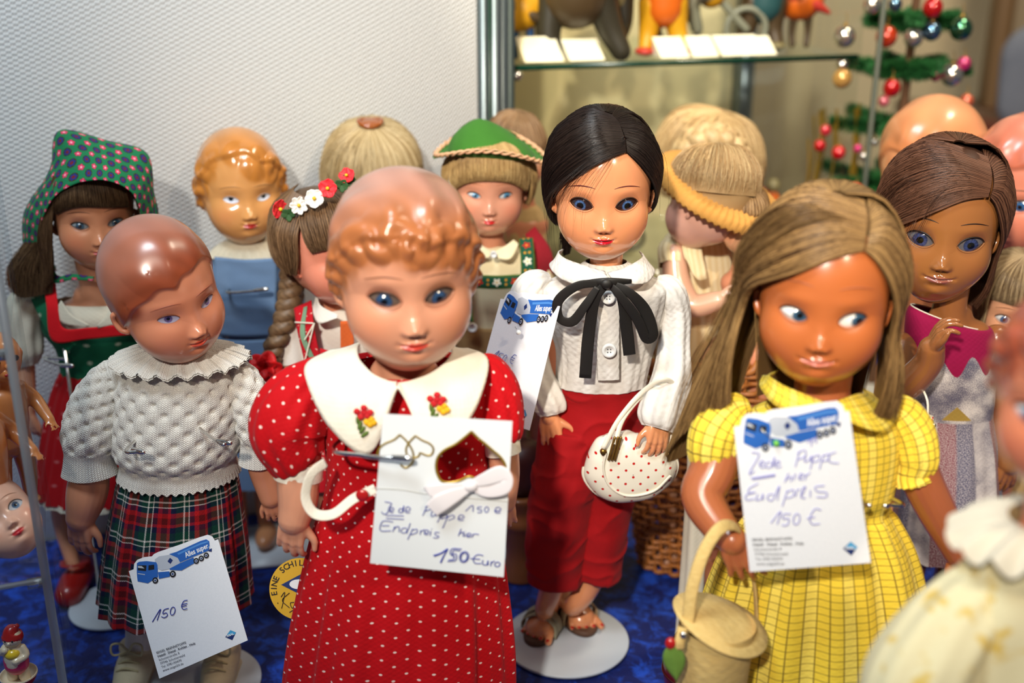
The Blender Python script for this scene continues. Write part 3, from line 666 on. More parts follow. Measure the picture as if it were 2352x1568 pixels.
# ---------------------------------------------------------------- paper cards
def inv_quad(q, p):
    """(u, v) of pixel p in quad q = TL, TR, BR, BL; u right, v up"""
    TL, TR, BR, BL = [np.array(c, float) for c in q]; p = np.array(p, float); u = v = .5
    for _ in range(12):
        f = BL * (1 - u) * (1 - v) + BR * u * (1 - v) + TL * (1 - u) * v + TR * u * v - p
        du = (BR - BL) * (1 - v) + (TR - TL) * v; dv = (TL - BL) * (1 - u) + (TR - BR) * u
        s = np.linalg.solve(np.stack([du, dv], 1), -f); u += s[0]; v += s[1]
    return np.array([u, v])
class Card:
    def __init__(s, TL, TR, BR, BL, zq, name, label, group=None, cname='price card', bend=0.0):
        s.q = [np.array(tuple(c)) for c in (TL, TR, BR, BL)]; s.o = s.q[3].copy(); s.zq = zq; s.bend = bend
        s.n = np.cross(s.q[1] - s.q[0], s.q[0] - s.q[3]); s.n /= np.linalg.norm(s.n)
        s.obj = empty(name, tuple(s.o), label, cname, group); s.k = 0
    def at(s, u, v, h=0.0):
        TL, TR, BR, BL = s.q
        return BL * (1 - u) * (1 - v) + BR * u * (1 - v) + TL * (1 - u) * v + TR * u * v + s.n * (h + s.bend * 4 * u * (1 - u)) - s.o
    def uv(s, pts): return [inv_quad(s.zq, p) for p in pts]
    def poly(s, name, zpts, m, h=.0003, holes=(), raw=False, parent=None, sub=False, label=None):
        from mathutils.geometry import tessellate_polygon
        L_ = [zpts if raw else s.uv(zpts)] + [s.uv(hh) for hh in holes]; flat = [p for l in L_ for p in l]
        T = tessellate_polygon([[Vector((p[0], p[1], 0)) for p in l] for l in L_])
        T = np.array(T); 
        V = [s.at(p[0], p[1], h) for p in flat]
        a = np.array([flat[i] for i in T[0]]); ar = (a[1] - a[0])[0] * (a[2] - a[0])[1] - (a[1] - a[0])[1] * (a[2] - a[0])[0]
        if ar < 0: T = T[:, ::-1]
        if name == 'sheet':
            nb = len(V); V += [s.at(p[0], p[1], h - .0004) for p in flat]; F = [tuple(t) for t in T] + [tuple(int(i) + nb for i in t[::-1]) for t in T]; off = 0
            for l in L_:
                k = len(l); F += [(off + i, off + (i + 1) % k, nb + off + (i + 1) % k, nb + off + i) for i in range(k)]; off += k
            return mk(name, V, [tuple(int(i) for i in f) for f in F], m, parent or s.obj, smooth=False, label=label)
        return mk(name, V, T, m, parent or s.obj, smooth=False, label=label)
    def pen(s, name, strokes, m, wd=.0004, h=.0004):
        parts = []
        for st in strokes:
            if st[0] == 'o': _, cx, cy, rx, ry, sl = st; st = [(cx + rx * math.cos(a) + sl * math.sin(a) * ry, cy - ry * math.sin(a)) for a in np.linspace(1.2, 1.2 + 2 * PI, 14)]
            p3 = [s.at(*s.uv([p])[0], h) for p in st]
            if len(p3) == 2: p3 = [p3[0], (p3[0] + p3[1]) / 2, p3[1]]
            parts.append(tube(p3, wd, 5, len(p3) * 4, squash=.5, up=tuple(s.n)))
        g = cat(*parts); return mk(name, g[0], g[1], m, s.obj)
    def print(s, name, body_, zp, zdir, zsize, m, bold=0.0, shear=0.0, sx=1.0, h=.00045, parent=None):
        c = bpy.data.curves.new(name, 'FONT'); c.body = body_; c.size = 1; c.offset = bold; c.shear = shear; c.resolution_u = 2
        t = bpy.data.objects.new(name, c); SC.collection.objects.link(t); dg = bpy.context.evaluated_depsgraph_get(); dg.update(); me = bpy.data.meshes.new_from_object(t.evaluated_get(dg)); bpy.data.objects.remove(t)
        dv = np.array(zdir, float); ang = dv / np.linalg.norm(dv); nv = np.array([ang[1], -ang[0]])
        for v in me.vertices:
            p = np.array(zp, float) + ang * v.co.x * zsize * sx + nv * v.co.y * zsize * -1 * -1
            u, w_ = inv_quad(s.zq, p); v.co = Vector(s.at(u, w_, h))
        me.materials.clear(); me.materials.append(m); o = bpy.data.objects.new(name, me); SC.collection.objects.link(o); o.parent = parent or s.obj; return o
P_blue = mat('print_blue', srgb(38, 98, 182), .5); P_dark = mat('print_black', srgb(24, 26, 34), .5); P_grey = mat('print_silver', srgb(188, 194, 205), .5); P_white = mat('print_white', srgb(245, 246, 248), .5)
P_navy = mat('print_navy', srgb(22, 48, 110), .5); P_sky = mat('print_sky_blue', srgb(70, 165, 215), .5); P_ink = mat('ballpoint_ink', srgb(48, 62, 158), .5); P_text = mat('print_text', srgb(60, 58, 62), .5); P_gold = mat('gold_print', srgb(168, 140, 52), .35, .6)
ZQ = [(22, 385), (950, 85), (1262, 1135), (350, 1525)]
def ell(cx, cy, r, n=18): return [(cx + r * math.cos(a) * .92, cy + r * math.sin(a)) for a in np.linspace(0, 2 * PI, n, endpoint=False)]
def truck_card(TL, TR, BR, BL, label, strokes, ink=P_ink, wd=.00035, bend=0.0, cab=True, footer=True):
    c = Card(TL, TR, BR, BL, ZQ, 'price_card', label, bend=bend, cname='price card')
    c.poly('sheet', [(22, 385), (72, 369), (78, 310), (110, 270), (180, 245), (262, 240), (285, 215), (330, 195), (560, 125), (750, 60), (840, 35), (890, 55), (915, 97), (950, 85), (1262, 1135), (350, 1525)], M_paper, h=0)
    tr = c.poly('printed_truck', [(295, 270), (340, 240), (460, 225), (545, 250), (560, 300), (550, 340), (450, 375), (370, 388), (330, 370), (300, 320)], P_grey, h=.0003, label='printed tanker truck in blue and white')
    def q(nm, p, m, h=.0004): c.poly(nm, p, m, h=h, parent=tr)
    q('tank', [(445, 220), (520, 200), (640, 150), (770, 95), (830, 80), (860, 100), (865, 160), (850, 200), (700, 255), (560, 310), (535, 262)], P_blue)
    q('tank_highlight', [(530, 215), (640, 170), (770, 115), (845, 98), (850, 112), (770, 135), (640, 190), (545, 232)], mat('print_light_blue', srgb(78, 140, 214), .5), .0005)
    q('skirt', [(555, 320), (700, 262), (705, 325), (575, 395), (455, 385), (450, 372)], P_blue)
    q('chassis', [(330, 405), (450, 400), (455, 455), (340, 475)], P_blue)
    q('tail_bar', [(850, 190), (888, 175), (886, 210), (855, 205)], P_navy)
    q('cab', [(108, 305), (130, 290), (210, 285), (310, 300), (325, 330), (328, 400), (330, 455), (270, 490), (225, 518), (118, 495), (112, 450), (108, 400)], P_blue)
    q('windscreen', [(118, 325), (210, 330), (205, 390), (120, 378)], P_dark, .0005); q('side_window', [(232, 330), (290, 325), (292, 375), (230, 382)], P_dark, .0005)
    q('reflection', [(120, 332), (160, 335), (190, 362), (122, 352)], P_grey, .0006); q('grille', [(120, 408), (195, 422), (194, 430), (120, 417)], P_grey, .0005)
    for (x, y, r) in ((303, 490, 33), (485, 428, 35), (728, 300, 31), (780, 275, 30), (831, 246, 30)): q('wheel', ell(x, y, r), P_dark, .0005); q('hub', ell(x, y, r * .52), P_grey, .0006); q('hub_ring', ell(x, y, r * .3), P_navy, .0007)
    q('diamond_mark', [(455, 258), (485, 285), (460, 322), (430, 295)], P_navy, .0005)
    c.print('lettering', 'Alles super.', (622, 262), (232, -93), 78, P_white, bold=.02, sx=.72, h=.0006, parent=tr)
    lg = c.poly('diamond_logo', [(1085, 1025), (1143, 1050), (1105, 1130), (1033, 1098)], P_navy, h=.0003); c.poly('logo_top', [(1085, 1025), (1143, 1050), (1131, 1073), (1048, 1082)], P_sky, h=.0004, parent=lg)
    c.print('lettering', 'ARAL', (1052, 1098), (80, -30), 32, P_white, bold=.03, h=.0006, parent=lg)
    if footer:
        for i, (tx, b) in enumerate((('SEIGEL BRENNSTOFFE', .012), ('Heizöl . Diesel . Kohlen . Holz', .02), ('Schutterstraße 8', .0), ('77746 Schutterwald', .0), ('Tel. 0781/50470', .0), ('www.seigel24.de', .0))):
            c.print('footer_text', tx, (322 + i * 13.6, 1262 + i * 37.5), (.945, -.325), 33, P_text, bold=b, sx=1.02)
    c.pen('handwriting', strokes, ink, wd)
    return c
def pin(a, b, col, label):
    """straight pin: a = point end, b = head end (world)"""
    a, b = Vector(a), Vector(b); o = empty('straight_pin', b, label, 'pin')
    g = tube([a - b, (0, 0, 0)], .00035, 6, 2, straight=True, cap=True); mk('shaft', g[0], g[1], M_chrome, o)
    g = ellipsoid((0, 0, 0), (.0021, .0021, .0021), 14, 10); mk('pin_head', g[0], g[1], mat('pin_head_plastic', col, .25), o)
    return o
def button(d, px, py, dy, r_px, m, holes=True, name='button'):
    c = d.P(px, py, dy); r = r_px * d.m(py, dy)
    A = np.linspace(0, 2 * PI, 28, endpoint=False); rows = []
    for f, y in ((0, -.0006), (.55, -.0006), (.62, -.0014), (.92, -.0016), (1.0, -.0008), (1.0, .001)): rows.append(np.stack([c.x + r * f * np.cos(A), np.full(28, c.y + y), c.z + r * f * np.sin(A)], -1))
    o = mk(name, np.concatenate(rows), grid_faces(6, 28)[:, ::-1], m, d.o)
    if holes:
        for sx in (-1, 1):
            for sz in (-1, 1):
                g = tube([(c.x + sx * r * .2, c.y - .0008, c.z + sz * r * .2), (c.x + sx * r * .2, c.y - .0002, c.z + sz * r * .2)], r * .09, 8, 2, cap=True, straight=True); mk('thread_hole', g[0], g[1], P_dark, o)
    return o
# ================================================================ black haired doll in blouse and red trousers
def skinmat(name, c, rough=.33, coat=.35): return mat(name, c, rough, Coat_Weight=coat, Coat_Roughness=.15, Subsurface_Weight=.05, Subsurface_Radius=(.01, .004, .002), Subsurface_Scale=.2)
M_crepe = fabric('white_crepe', srgb(236, 232, 226), 900, fn=lambda nb, u, v: nb.mix(((u * 520 + nb.noise(nb.vec, 30) * 5).sin() * .5 + .5) * .5, srgb(226, 221, 214), srgb(204, 198, 190)), bump=.8, rough=.9, wr=90, wrb=1.5)
def obj_fabric(name, c1, c2, sc=180, bump=.4, rough=.85):
    def f(nb):
        x, y, z = nb.coord('Object'); nz = nb.noise(nb.vec, sc, 4); n2 = nb.noise(nb.vec, 40, 2); nb.bump(nz + n2 * 2.5 + ((x * 4200).sin() * (z * 4200).sin()) * .15, bump, .0008)
        return nb.mix(n2, c1, c2)
    return mat(name, c1, rough, fn=f, Sheen_Weight=.04, Specular_IOR_Level=.25)
M_redpants = obj_fabric('red_trouser_cloth', srgb(150, 8, 14), srgb(172, 14, 20))
M_black = mat('black_ribbon_satin', srgb(22, 20, 18), .55)
I = Doll(.913, 1385, 'black haired doll in white blouse, black ribbon bow and red trousers', 'fashion_doll')
SKI = (.75, .30, .135); M_skI = skinmat('tan_doll_skin_glossy', SKI, .25, .6)
hI, hp, w, sy = make_head(I.o, 1388, 475, .873, 113, 3, 5, 0, M_gloss, skin=SKI, lipc=(.55, .008, .02), lip=1.15, white=(.03, .012, .01), iris=(.07, .14, .32), ir=.115, pr=.072, gaze=((-.03, -.01), (.02, -.01)), ew=.24, eu=.16, el=.12, ex=.46, brow=(.10, .01, .01), bz=.36, bl=.35, blush=(.85, .30, .12), chin=1.05, sh=.25, shade=(.3, .08, .02))
gu = [Sp(30, 62, 1.05), Sp(20, 72, 1.10), Sp(28, 50, 1.05)]
wig(hI, w, [
    dict(g=[[Sp(28, 48, 1.06), Sp(2, 42, 1.10), Sp(-30, 26, 1.10), Sp(-62, 4, 1.14), Sp(-85, -22, 1.16), Sp(-100, -42, 1.15)],
            [Sp(32, 60, 1.08), Sp(-20, 56, 1.15), Sp(-62, 28, 1.17), Sp(-82, -4, 1.18), Sp(-95, -30, 1.16), Sp(-110, -46, 1.15)],
            [Sp(40, 74, 1.10), Sp(-40, 70, 1.17), Sp(-82, 38, 1.18), Sp(-98, 4, 1.18), Sp(-110, -24, 1.16), Sp(-122, -44, 1.12)],
            [Sp(60, 84, 1.10), Sp(-100, 76, 1.18), Sp(-115, 40, 1.19), Sp(-122, 4, 1.17), Sp(-130, -24, 1.16), Sp(-145, -44, 1.1)]], n=2600, lift=.07, fuzz=.022, cut=.22),
    dict(g=[[Sp(30, 48, 1.05), Sp(44, 34, 1.08), Sp(62, 14, 1.10), Sp(78, -8, 1.12), Sp(92, -26, 1.10), Sp(110, -36, 1.08)],
            [Sp(36, 62, 1.07), Sp(62, 48, 1.12), Sp(80, 22, 1.15), Sp(92, -2, 1.15), Sp(104, -22, 1.12), Sp(120, -36, 1.08)],
            [Sp(44, 76, 1.09), Sp(96, 62, 1.14), Sp(104, 32, 1.16), Sp(110, 4, 1.15), Sp(120, -18, 1.12), Sp(135, -36, 1.06)],
            [Sp(60, 84, 1.10), Sp(150, 66, 1.15), Sp(150, 32, 1.16), Sp(150, 4, 1.15), Sp(150, -18, 1.12), Sp(160, -36, 1.06)]], n=1500, lift=.06, fuzz=.02, cut=.18),
    back_hair(1.17, -40),
    dict(g=[[Sp(-100, -30, 1.1), Sp(-110, -50, 1.15), (-.85, .5, -1.15), (-.80, .45, -1.6)], [Sp(-130, -30, 1.1), Sp(-130, -50, 1.1), (-.60, .75, -1.2), (-.65, .6, -1.6)]], n=260, lift=.05, fuzz=.06, cut=.4),
    dict(g=[[Sp(30, 55, 1.1), Sp(0, 30, 1.16), Sp(-10, 5, 1.2), Sp(-20, -30, 1.15)], [Sp(30, 60, 1.1), Sp(-40, 20, 1.22), Sp(-60, -10, 1.25), Sp(-50, -40, 1.3)], [Sp(30, 60, 1.1), Sp(90, 30, 1.25), Sp(95, -10, 1.35), Sp(85, -40, 1.5)]], n=70, lift=.1, fuzz=.12, cut=.5, sheet=False, thick=.6),
], (.006, .0035, .003), (.022, .013, .010), rad=.00024, seed=3, rough=.35)
# blouse
rg = [I.ring(600, 1345, 1440, .8), I.ring(632, 1300, 1490, .75), I.ring(660, 1245, 1535, .66), I.ring(720, 1250, 1528, .62), I.ring(800, 1278, 1500, .62), I.ring(862, 1280, 1487, .64), I.ring(880, 1279, 1486, .64)]
I.mesh('blouse', loft(rg, 120, 60, fold=lambda t, A: 1 + .014 * np.sin(26 * A + 3 * t) * ss(.1, .5, t) + .022 * np.sin(9 * A + 6 * t) * t + .010 * np.sin(14 * t + 5 * A)), M_crepe)
def sleeve(d, pts, rad, m, k=8, a=.05, seed=0, name='sleeve', n=64, mm=60, label=None):
    Pp = d.pts(*pts); R = [r * d.m(p[1]) for r, p in zip(rad, pts)]
    return d.mesh(name, tube(Pp, R, n, mm, fold=puff(k, a, seed)), m, label)
sleeve(I, [(1262, 640, .005), (1228, 652, 0), (1208, 700, 0), (1216, 780, 0), (1232, 860, -.004), (1262, 925, -.01), (1268, 948, -.012)], [14, 34, 40, 36, 38, 40, 30], M_crepe, 9, .085, 1)
sleeve(I, [(1505, 645, .005), (1535, 668, 0), (1550, 720, 0), (1548, 800, -.01), (1540, 880, -.028), (1518, 955, -.045), (1510, 985, -.05)], [16, 34, 36, 36, 44, 50, 34], M_crepe, 9, .085, 2)
def collar_half(side):
    if side < 0: a = [(1388, 625, -.036), (1345, 612, -.034), (1300, 596, -.022), (1285, 580, -.005), (1295, 572, .015)]; b = [(1402, 645, -.040), (1345, 656, -.044), (1290, 640, -.036), (1264, 612, -.012), (1274, 598, .012)]
    else: a = [(1395, 625, -.036), (1430, 615, -.034), (1462, 600, -.024), (1478, 586, -.005), (1470, 576, .015)]; b = [(1412, 642, -.040), (1452, 652, -.046), (1488, 648, -.036), (1505, 622, -.012), (1490, 602, .012)]
    return ruled(I, a, b, 12, 30, bulge=.005, th=.0012)
for s_ in (-1, 1): I.mesh('collar', collar_half(s_), M_crepe)
pk = [I.P(1397, y, -.036 + (y - 640) * .00002) for y in (650, 720, 800, 872)]
I.mesh('button_placket', tube(pk, .0095, 12, 16, squash=.12, up=(0, 1, 0)), M_crepe)
M_btn = mat('white_shirt_button', srgb(225, 225, 222), .25, Alpha=1.0)
button(I, 1397, 683, -.041, 16, M_btn); button(I, 1399, 805, -.037, 17, M_btn)
def ribbon(d, pts, wd, m, name='ribbon', sq=.1, up=(0, 1, 0)):
    Pp = d.pts(*pts); return d.mesh(name, tube(Pp, wd, 12, len(pts) * 8, squash=sq, up=up, cap=True), m)
rb = I.mesh('ribbon_bow', cat(
    tube(I.pts((1392, 652, -.05), (1330, 655, -.052), (1283, 690, -.05), (1285, 730, -.048), (1315, 738, -.05), (1345, 700, -.053), (1372, 660, -.054)), [0.0026, 0.0036, 0.0041, 0.0036, 0.0041, 0.0034, 0.0024], 12, 60, squash=.08, up=(0, 1, 0), cap=True),
    tube(I.pts((1398, 650, -.05), (1440, 668, -.054), (1480, 710, -.052), (1500, 765, -.05), (1485, 778, -.049), (1465, 735, -.052), (1425, 680, -.054), (1402, 655, -.052)), [0.0024, 0.0036, 0.0048, 0.0042, 0.0042, 0.0042, 0.0036, 0.0024], 12, 60, squash=.08, up=(0, 1, 0), cap=True),
    tube(I.pts((1388, 655, -.052), (1366, 690, -.051), (1352, 770, -.046), (1344, 868, -.043)), [0.0036, 0.0042, 0.0050, 0.0050], 12, 30, squash=.06, up=(0, 1, 0), cap=True),
    tube(I.pts((1420, 660, -.051), (1432, 700, -.050), (1440, 760, -.047), (1446, 815, -.045)), [0.0036, 0.0043, 0.0050, 0.0050], 12, 30, squash=.06, up=(0, 1, 0), cap=True),
    tube(I.pts((1345, 648, -.046), (1395, 648, -.052), (1450, 646, -.047)), [0.0019, 0.0038, 0.0019], 12, 20, squash=.4, up=(0, 1, 0), cap=True),
    ellipsoid(I.P(1393, 652, -.055), (.0045, .0025, .004))), M_black)
# trousers
crease(blob('trousers', [tube(I.pts((1382, 872, 0), (1380, 930, .002), (1362, 1000, .004), (1352, 1050, .006)), [94 * I.m(900), 100 * I.m(930), 112 * I.m(1000), 100 * I.m(1050)], 40, 20, squash=.62, up=(0, 1, 0), cap=True),
    tube(I.pts((1318, 985, 0), (1300, 1100, -.004), (1282, 1220, -.002), (1276, 1330, .0)), [r * I.m(1150) for r in (72, 76, 70, 64)], 32, 40, fold=puff(4, .05, 3), squash=.85, up=(0, 1, 0), cap=True),
    tube(I.pts((1408, 985, 0), (1398, 1100, 0), (1386, 1220, .002), (1370, 1318, .004)), [r * I.m(1150) for r in (66, 62, 55, 56)], 32, 40, fold=puff(4, .055, 4), squash=.85, up=(0, 1, 0), cap=True)], .0014, M_redpants, I.o, 4), .0024, (9, 9, 16), 4)
I.mesh('waistband', tube(I.pts((1382, 866, 0), (1381, 905, .001)), [96 * I.m(870), 99 * I.m(900)], 60, 5, squash=.62, up=(0, 1, 0)), M_redpants)
# body, legs, feet
gl, gr = G(1262, 1420), G(1300, 1395)
def loc(d, v): return Vector(v) - Vector(d.L)
lgL = [I.P(1300, 1150), I.P(1272, 1330), I.P(1252, 1395), loc(I, G(1255, 1442)) + Vector((0, .004, .017))]
lgR = [I.P(1390, 1150, .004), I.P(1360, 1320, .004), I.P(1318, 1390, .004), loc(I, G(1303, 1412)) + Vector((0, .004, .017))]
def foot_parts(h, t, s):                   # heel, toe points on the ground (local), s = half width
    h, t = Vector(h), Vector(t); f = (t - h).normalized(); x = Vector((f.y, -f.x, 0)); ps = []
    ps.append(tube([h + Vector((0, 0, .018)), h + (t - h) * .35 + Vector((0, 0, .020)), h + (t - h) * .72 + Vector((0, 0, .013))], [s * .75, s * .80, s * .95], 20, 14, rnd=True, squash=.75, up=(0, 0, 1)))
    tips = []
    for i, a in enumerate((-.80, -.36, .04, .42, .78)):
        b = h + (t - h) * .68 + x * (a * s * 1.05) + Vector((0, 0, .0105)); e = h + (t - h) * (1.0 - .035 * i) + x * (a * s * 1.28) + Vector((0, 0, .0085)); r = s * (.27, .185, .175, .165, .155)[i]
        ps.append(tube([b, (b + e) / 2 + Vector((0, 0, .001)), e], [r, r, r * .95], 12, 8, rnd=True)); tips.append((e + f * r * .55 + Vector((0, 0, r * .75)), f, Vector((f.x * .35, f.y * .35, 1))))
    return ps, tips
feetp = []; toes = []
FT = [(loc(I, G(1268, 1418)), loc(I, G(1226, 1484))), (loc(I, G(1296, 1396)), loc(I, G(1350, 1462)))]
for i, (a, b) in enumerate(FT):
    q, t = foot_parts(a, b, .0135); 
    if i == 0: q, t = foot_parts(a, b, .0140)
    feetp += q; toes += t
n_ = I.P(1390, 640, .004); h_ = I.P(1375, 960, .004); up_ = n_ - h_
bo = blob('body', [tube([n_ + Vector((0, -.01, .04)), n_, n_ - up_ * .12], [.014, .014, .018], 20, 8, rnd=True), tube([n_ - up_ * .12, n_ - up_ * .25, n_ - up_ * .6, h_], [.02, .032, .026, .030], 28, 20, rnd=True, squash=.66),
    tube(lgL, [.017, .0125, .0095, .0090], 20, 30, rnd=True), tube(lgR, [.017, .0125, .0095, .0090], 20, 30, rnd=True)] + feetp, .0009, M_skI, I.o, 4)
M_nail = mat('red_nail_paint', (.55, .01, .01), .2, Coat_Weight=1.0)
for t in toes: nail_at(bo, t, .046, M_nail, 'toenail')
M_sole = mat('brown_sandal_sole', srgb(92, 62, 44), .6); M_strap = obj_fabric('grey_green_sandal_leather', srgb(150, 148, 122), srgb(168, 164, 138), 400, .3, .6); M_strap2 = obj_fabric('tan_sandal_leather', srgb(160, 136, 100), srgb(176, 152, 116), 400, .3, .6)
for i, (a, b) in enumerate(FT):
    sd = empty('sandal', (0, 0, 0)); sd.parent = I.o; f = (b - a).normalized(); x = Vector((f.y, -f.x, 0)); L_ = (b - a).length + .012
    A = np.linspace(0, 2 * PI, 40, endpoint=False); rows = []
    cx = (a + b) / 2 - f * .001
    for zz, sc_ in ((.0028, .02), (.0028, 1), (.0075, 1.02), (.0085, .97), (.0085, .02)):
        s1 = (.0145 + .0030 * np.cos(A)) * np.sin(A) * sc_; s2 = L_ / 2 * np.cos(A) * sc_
        rows.append(np.stack([cx.x + f.x * s2 + x.x * s1, cx.y + f.y * s2 + x.y * s1, np.full(40, zz)], -1))
    mk('sole', np.concatenate(rows), grid_faces(5, 40), M_sole, sd)
    st = M_strap if i == 0 else M_strap2
    for fr_, hgt, dd in (((.56, .0262, .3), (.68, .0238, -.3)) if i == 0 else ((.62, .0262, 0),)):
        c = a + (b - a) * fr_; q = [c + x * .0185 + Vector((0, 0, .007)) + f * .01 * dd, c + x * .0155 + Vector((0, 0, hgt * .78)), c + Vector((0, 0, hgt + .0035)), c - x * .0155 + Vector((0, 0, hgt * .78)), c - x * .0185 + Vector((0, 0, .007)) - f * .01 * dd]
        g = tube(q, .0048, 14, 30, squash=.22, up=tuple(x), cap=True) if False else None
        rows = []
        C_ = crom([tuple(v) for v in q], 26); rows = [C_ + np.array(tuple(f)) * k for k in np.linspace(-.0048, .0048, 5)]
        mk('strap', *sheet(np.stack(rows), .0012)[:2], st, sd)
    c = a - f * .001; q = [c + x * .013 + Vector((0, 0, .008)) + f * .01, c + x * .011 - f * .006 + Vector((0, 0, .020)), c - f * .012 + Vector((0, 0, .026)), c - x * .011 - f * .006 + Vector((0, 0, .020)), c - x * .013 + Vector((0, 0, .008)) + f * .01]
    C_ = crom([tuple(v) for v in q], 26); mk('heel_strap', *sheet(np.stack([C_ + np.array([0, 0, k]) for k in (-.003, 0, .003)]), .0012)[:2], st, sd)
arm(I, M_skI, [(1232, 860, .002), (1255, 925, -.006), (1262, 958, -.012)], [22, 22, 20], dict(f=(.12, -.25, -1), t=(1, -.35, -.1), p=(.1, 1, -.2), s=92, curl=(16, 18, 20, 22), spread=9, thumb=52, slim=1.05), nails=M_nail)
arm(I, M_skI, [(1540, 880, -.028), (1522, 940, -.045), (1512, 968, -.052)], [22, 22, 20], dict(f=(-.05, -.35, -1), t=(-1, -.3, .1), p=(-.35, 1, -.2), s=92, curl=(30, 30, 28, 26), spread=5, thumb=38, slim=1.0), nails=M_nail)
stand(1300, 1470, 144, 'round white doll stand under the sandals of the red trousered doll', .24, rodxy=(.012, .030))
IK = [[(275, 925), (360, 790), (325, 910)], [(445, 785), (398, 800), (385, 842), (420, 832), (432, 860), (400, 882), (368, 870)], ('o', 487, 815, 24, 42, .15), [(640, 705), (602, 715), (578, 768), (600, 800), (638, 792)], [(576, 752), (638, 738)], [(578, 772), (630, 760)]]
IKs = [[(90 + (x - 275) * 1.0, y + 330 - (x - 275) * .05) if False else (x, y) for x, y in s] if s[0] != 'o' else s for s in IK]
truck_card(W(1150, 686, .900), W(1286, 703, .862), W(1216, 988, .856), W(1078, 950, .905), 'white price card with tanker truck pinned to the sleeve of the black haired doll', IK, wd=.0003, bend=0)
pin(W(1183, 750, .874), W(1191, 763, .870), srgb(240, 240, 236), 'white headed pin stuck in the card on the white blouse sleeve')
# handbag
M_bag = fabric('white_bag_vinyl_with_red_dots', srgb(238, 232, 215), 10, fn=lambda nb, u, v: nb.mix(dots(u, v, .0125, .00115), srgb(238, 231, 212), srgb(196, 24, 20)), rough=.4, bump=.12, sheen=0)
M_vinyl = mat('cream_vinyl', srgb(236, 228, 208), .4); M_brass = mat('old_brass', srgb(150, 118, 60), .35, .9)
bw = W(1450, 1075, .872); bg = empty('handbag', bw, 'small white handbag with red dots hanging from the doll\'s wrist', 'handbag')
def bP(px, py, Y=.872): return W(px, py, Y) - bw
A = np.linspace(0, 2 * PI, 90, endpoint=False); k = mpp(1450, 1075, .872); rows = []
outl = [(1392, 998), (1365, 1015), (1345, 1060), (1342, 1095), (1368, 1130), (1410, 1148), (1455, 1148), (1500, 1135), (1540, 1105), (1555, 1070), (1545, 1040), (1520, 1015), (1475, 1000), (1430, 992)]
oc = crom([tuple(bP(*p)) for p in outl + outl[:1]], 91)[:90]; cen = np.array(tuple(bP(1450, 1070)))
for j, t in enumerate(np.linspace(-PI / 2, PI / 2, 28)):
    f_ = math.cos(t) ** .55; y = .017 * math.sin(t); r = cen + (oc - cen) * max(f_, .01); r = r + np.array([0, y, 0])
    an = np.arctan2(*(oc - cen)[:, [2, 0]].T); up_ = np.clip(np.sin(an), 0, 1) ** 2; r[:, 1] += (.0016 * np.sin(an * 16) * up_ + .0008 * np.sin(an * 5)) * ss(.55, 1, f_) * np.sign(t)
    rows.append(r)
V = np.concatenate(rows); F = grid_faces(28, 90); uv = V[:, [0, 2]] + np.array([.5, .5])
mk('bag_body', V, F, M_bag, bg, uv=uv)
g = tube([tuple(v + (v - cen) * .015) for v in np.concatenate([oc[15:75]])], .0011, 8, 80); mk('piping', g[0], g[1], M_vinyl, bg)
pi2 = crom([tuple(bP(*p, .856)) for p in ((1392, 1040), (1386, 1075), (1400, 1115), (1440, 1138), (1500, 1128), (1540, 1092))], 40); g = tube(pi2, .0011, 8, 40); mk('piping', g[0], g[1], M_vinyl, bg)
for p in ([(1385, 1030, .855), (1420, 965, .862), (1470, 905, .872), (1520, 872, .865), (1552, 890, .872), (1562, 960, .868), (1552, 1030, .858)], [(1412, 1020, .855), (1432, 960, .864), (1482, 900, .878), (1525, 880, .870), (1545, 905, .876), (1548, 960, .872), (1540, 1025, .862)]):
    g = tube([bP(*q) for q in p], .0021, 10, 60, squash=.55, up=(0, 1, 0), cap=True); mk('handle', g[0], g[1], M_vinyl, bg)
for (x, y, Yb) in ((1386, 1038, .856), (1537, 1045, .856)):
    c = bP(x, y, Yb); g = tube([c + Vector((0, -.001, 0)), c + Vector((0, .002, 0))], [.0026, .003], 16, 3, cap=True, straight=True); mk('rivet', g[0], g[1], M_brass, bg)
for dx in (0, 7, 14):
    g = tube([bP(1398 + dx, 1055, .853), bP(1412 + dx, 1005, .856)], .0012, 8, 4, rnd=True); mk('clasp', g[0], g[1], M_brass, bg)
# ================================================================ doll in red dotted dress
def ramp(nb, x, stops):
    n = nb.nt.nodes.new('ShaderNodeValToRGB'); n.color_ramp.interpolation = 'CONSTANT'; cr = n.color_ramp
    while len(cr.elements) < len(stops): cr.elements.new(.5)
    for e, (p, c) in zip(cr.elements, stops): e.position = p; e.color = (*c, 1)
    nb.nt.links.new(x.k, n.inputs[0]); return n.outputs[0]
M_reddot = fabric('red_cotton_with_white_dots', srgb(190, 6, 18), 1500, fn=lambda nb, u, v: nb.mix(dots(u, v, .0125, .00085), srgb(188, 4, 16), srgb(245, 215, 205)), rough=.8, bump=.4, wr=70)
M_cream = fabric('cream_cotton', srgb(238, 230, 212), 1500, bump=.3, wr=90)
F = Doll(.76, 940, 'large doll with moulded reddish hair in red dotted dress with white collar')
SKF = (.66, .295, .175); M_skF = skinmat('peach_celluloid', SKF, .35, .3)
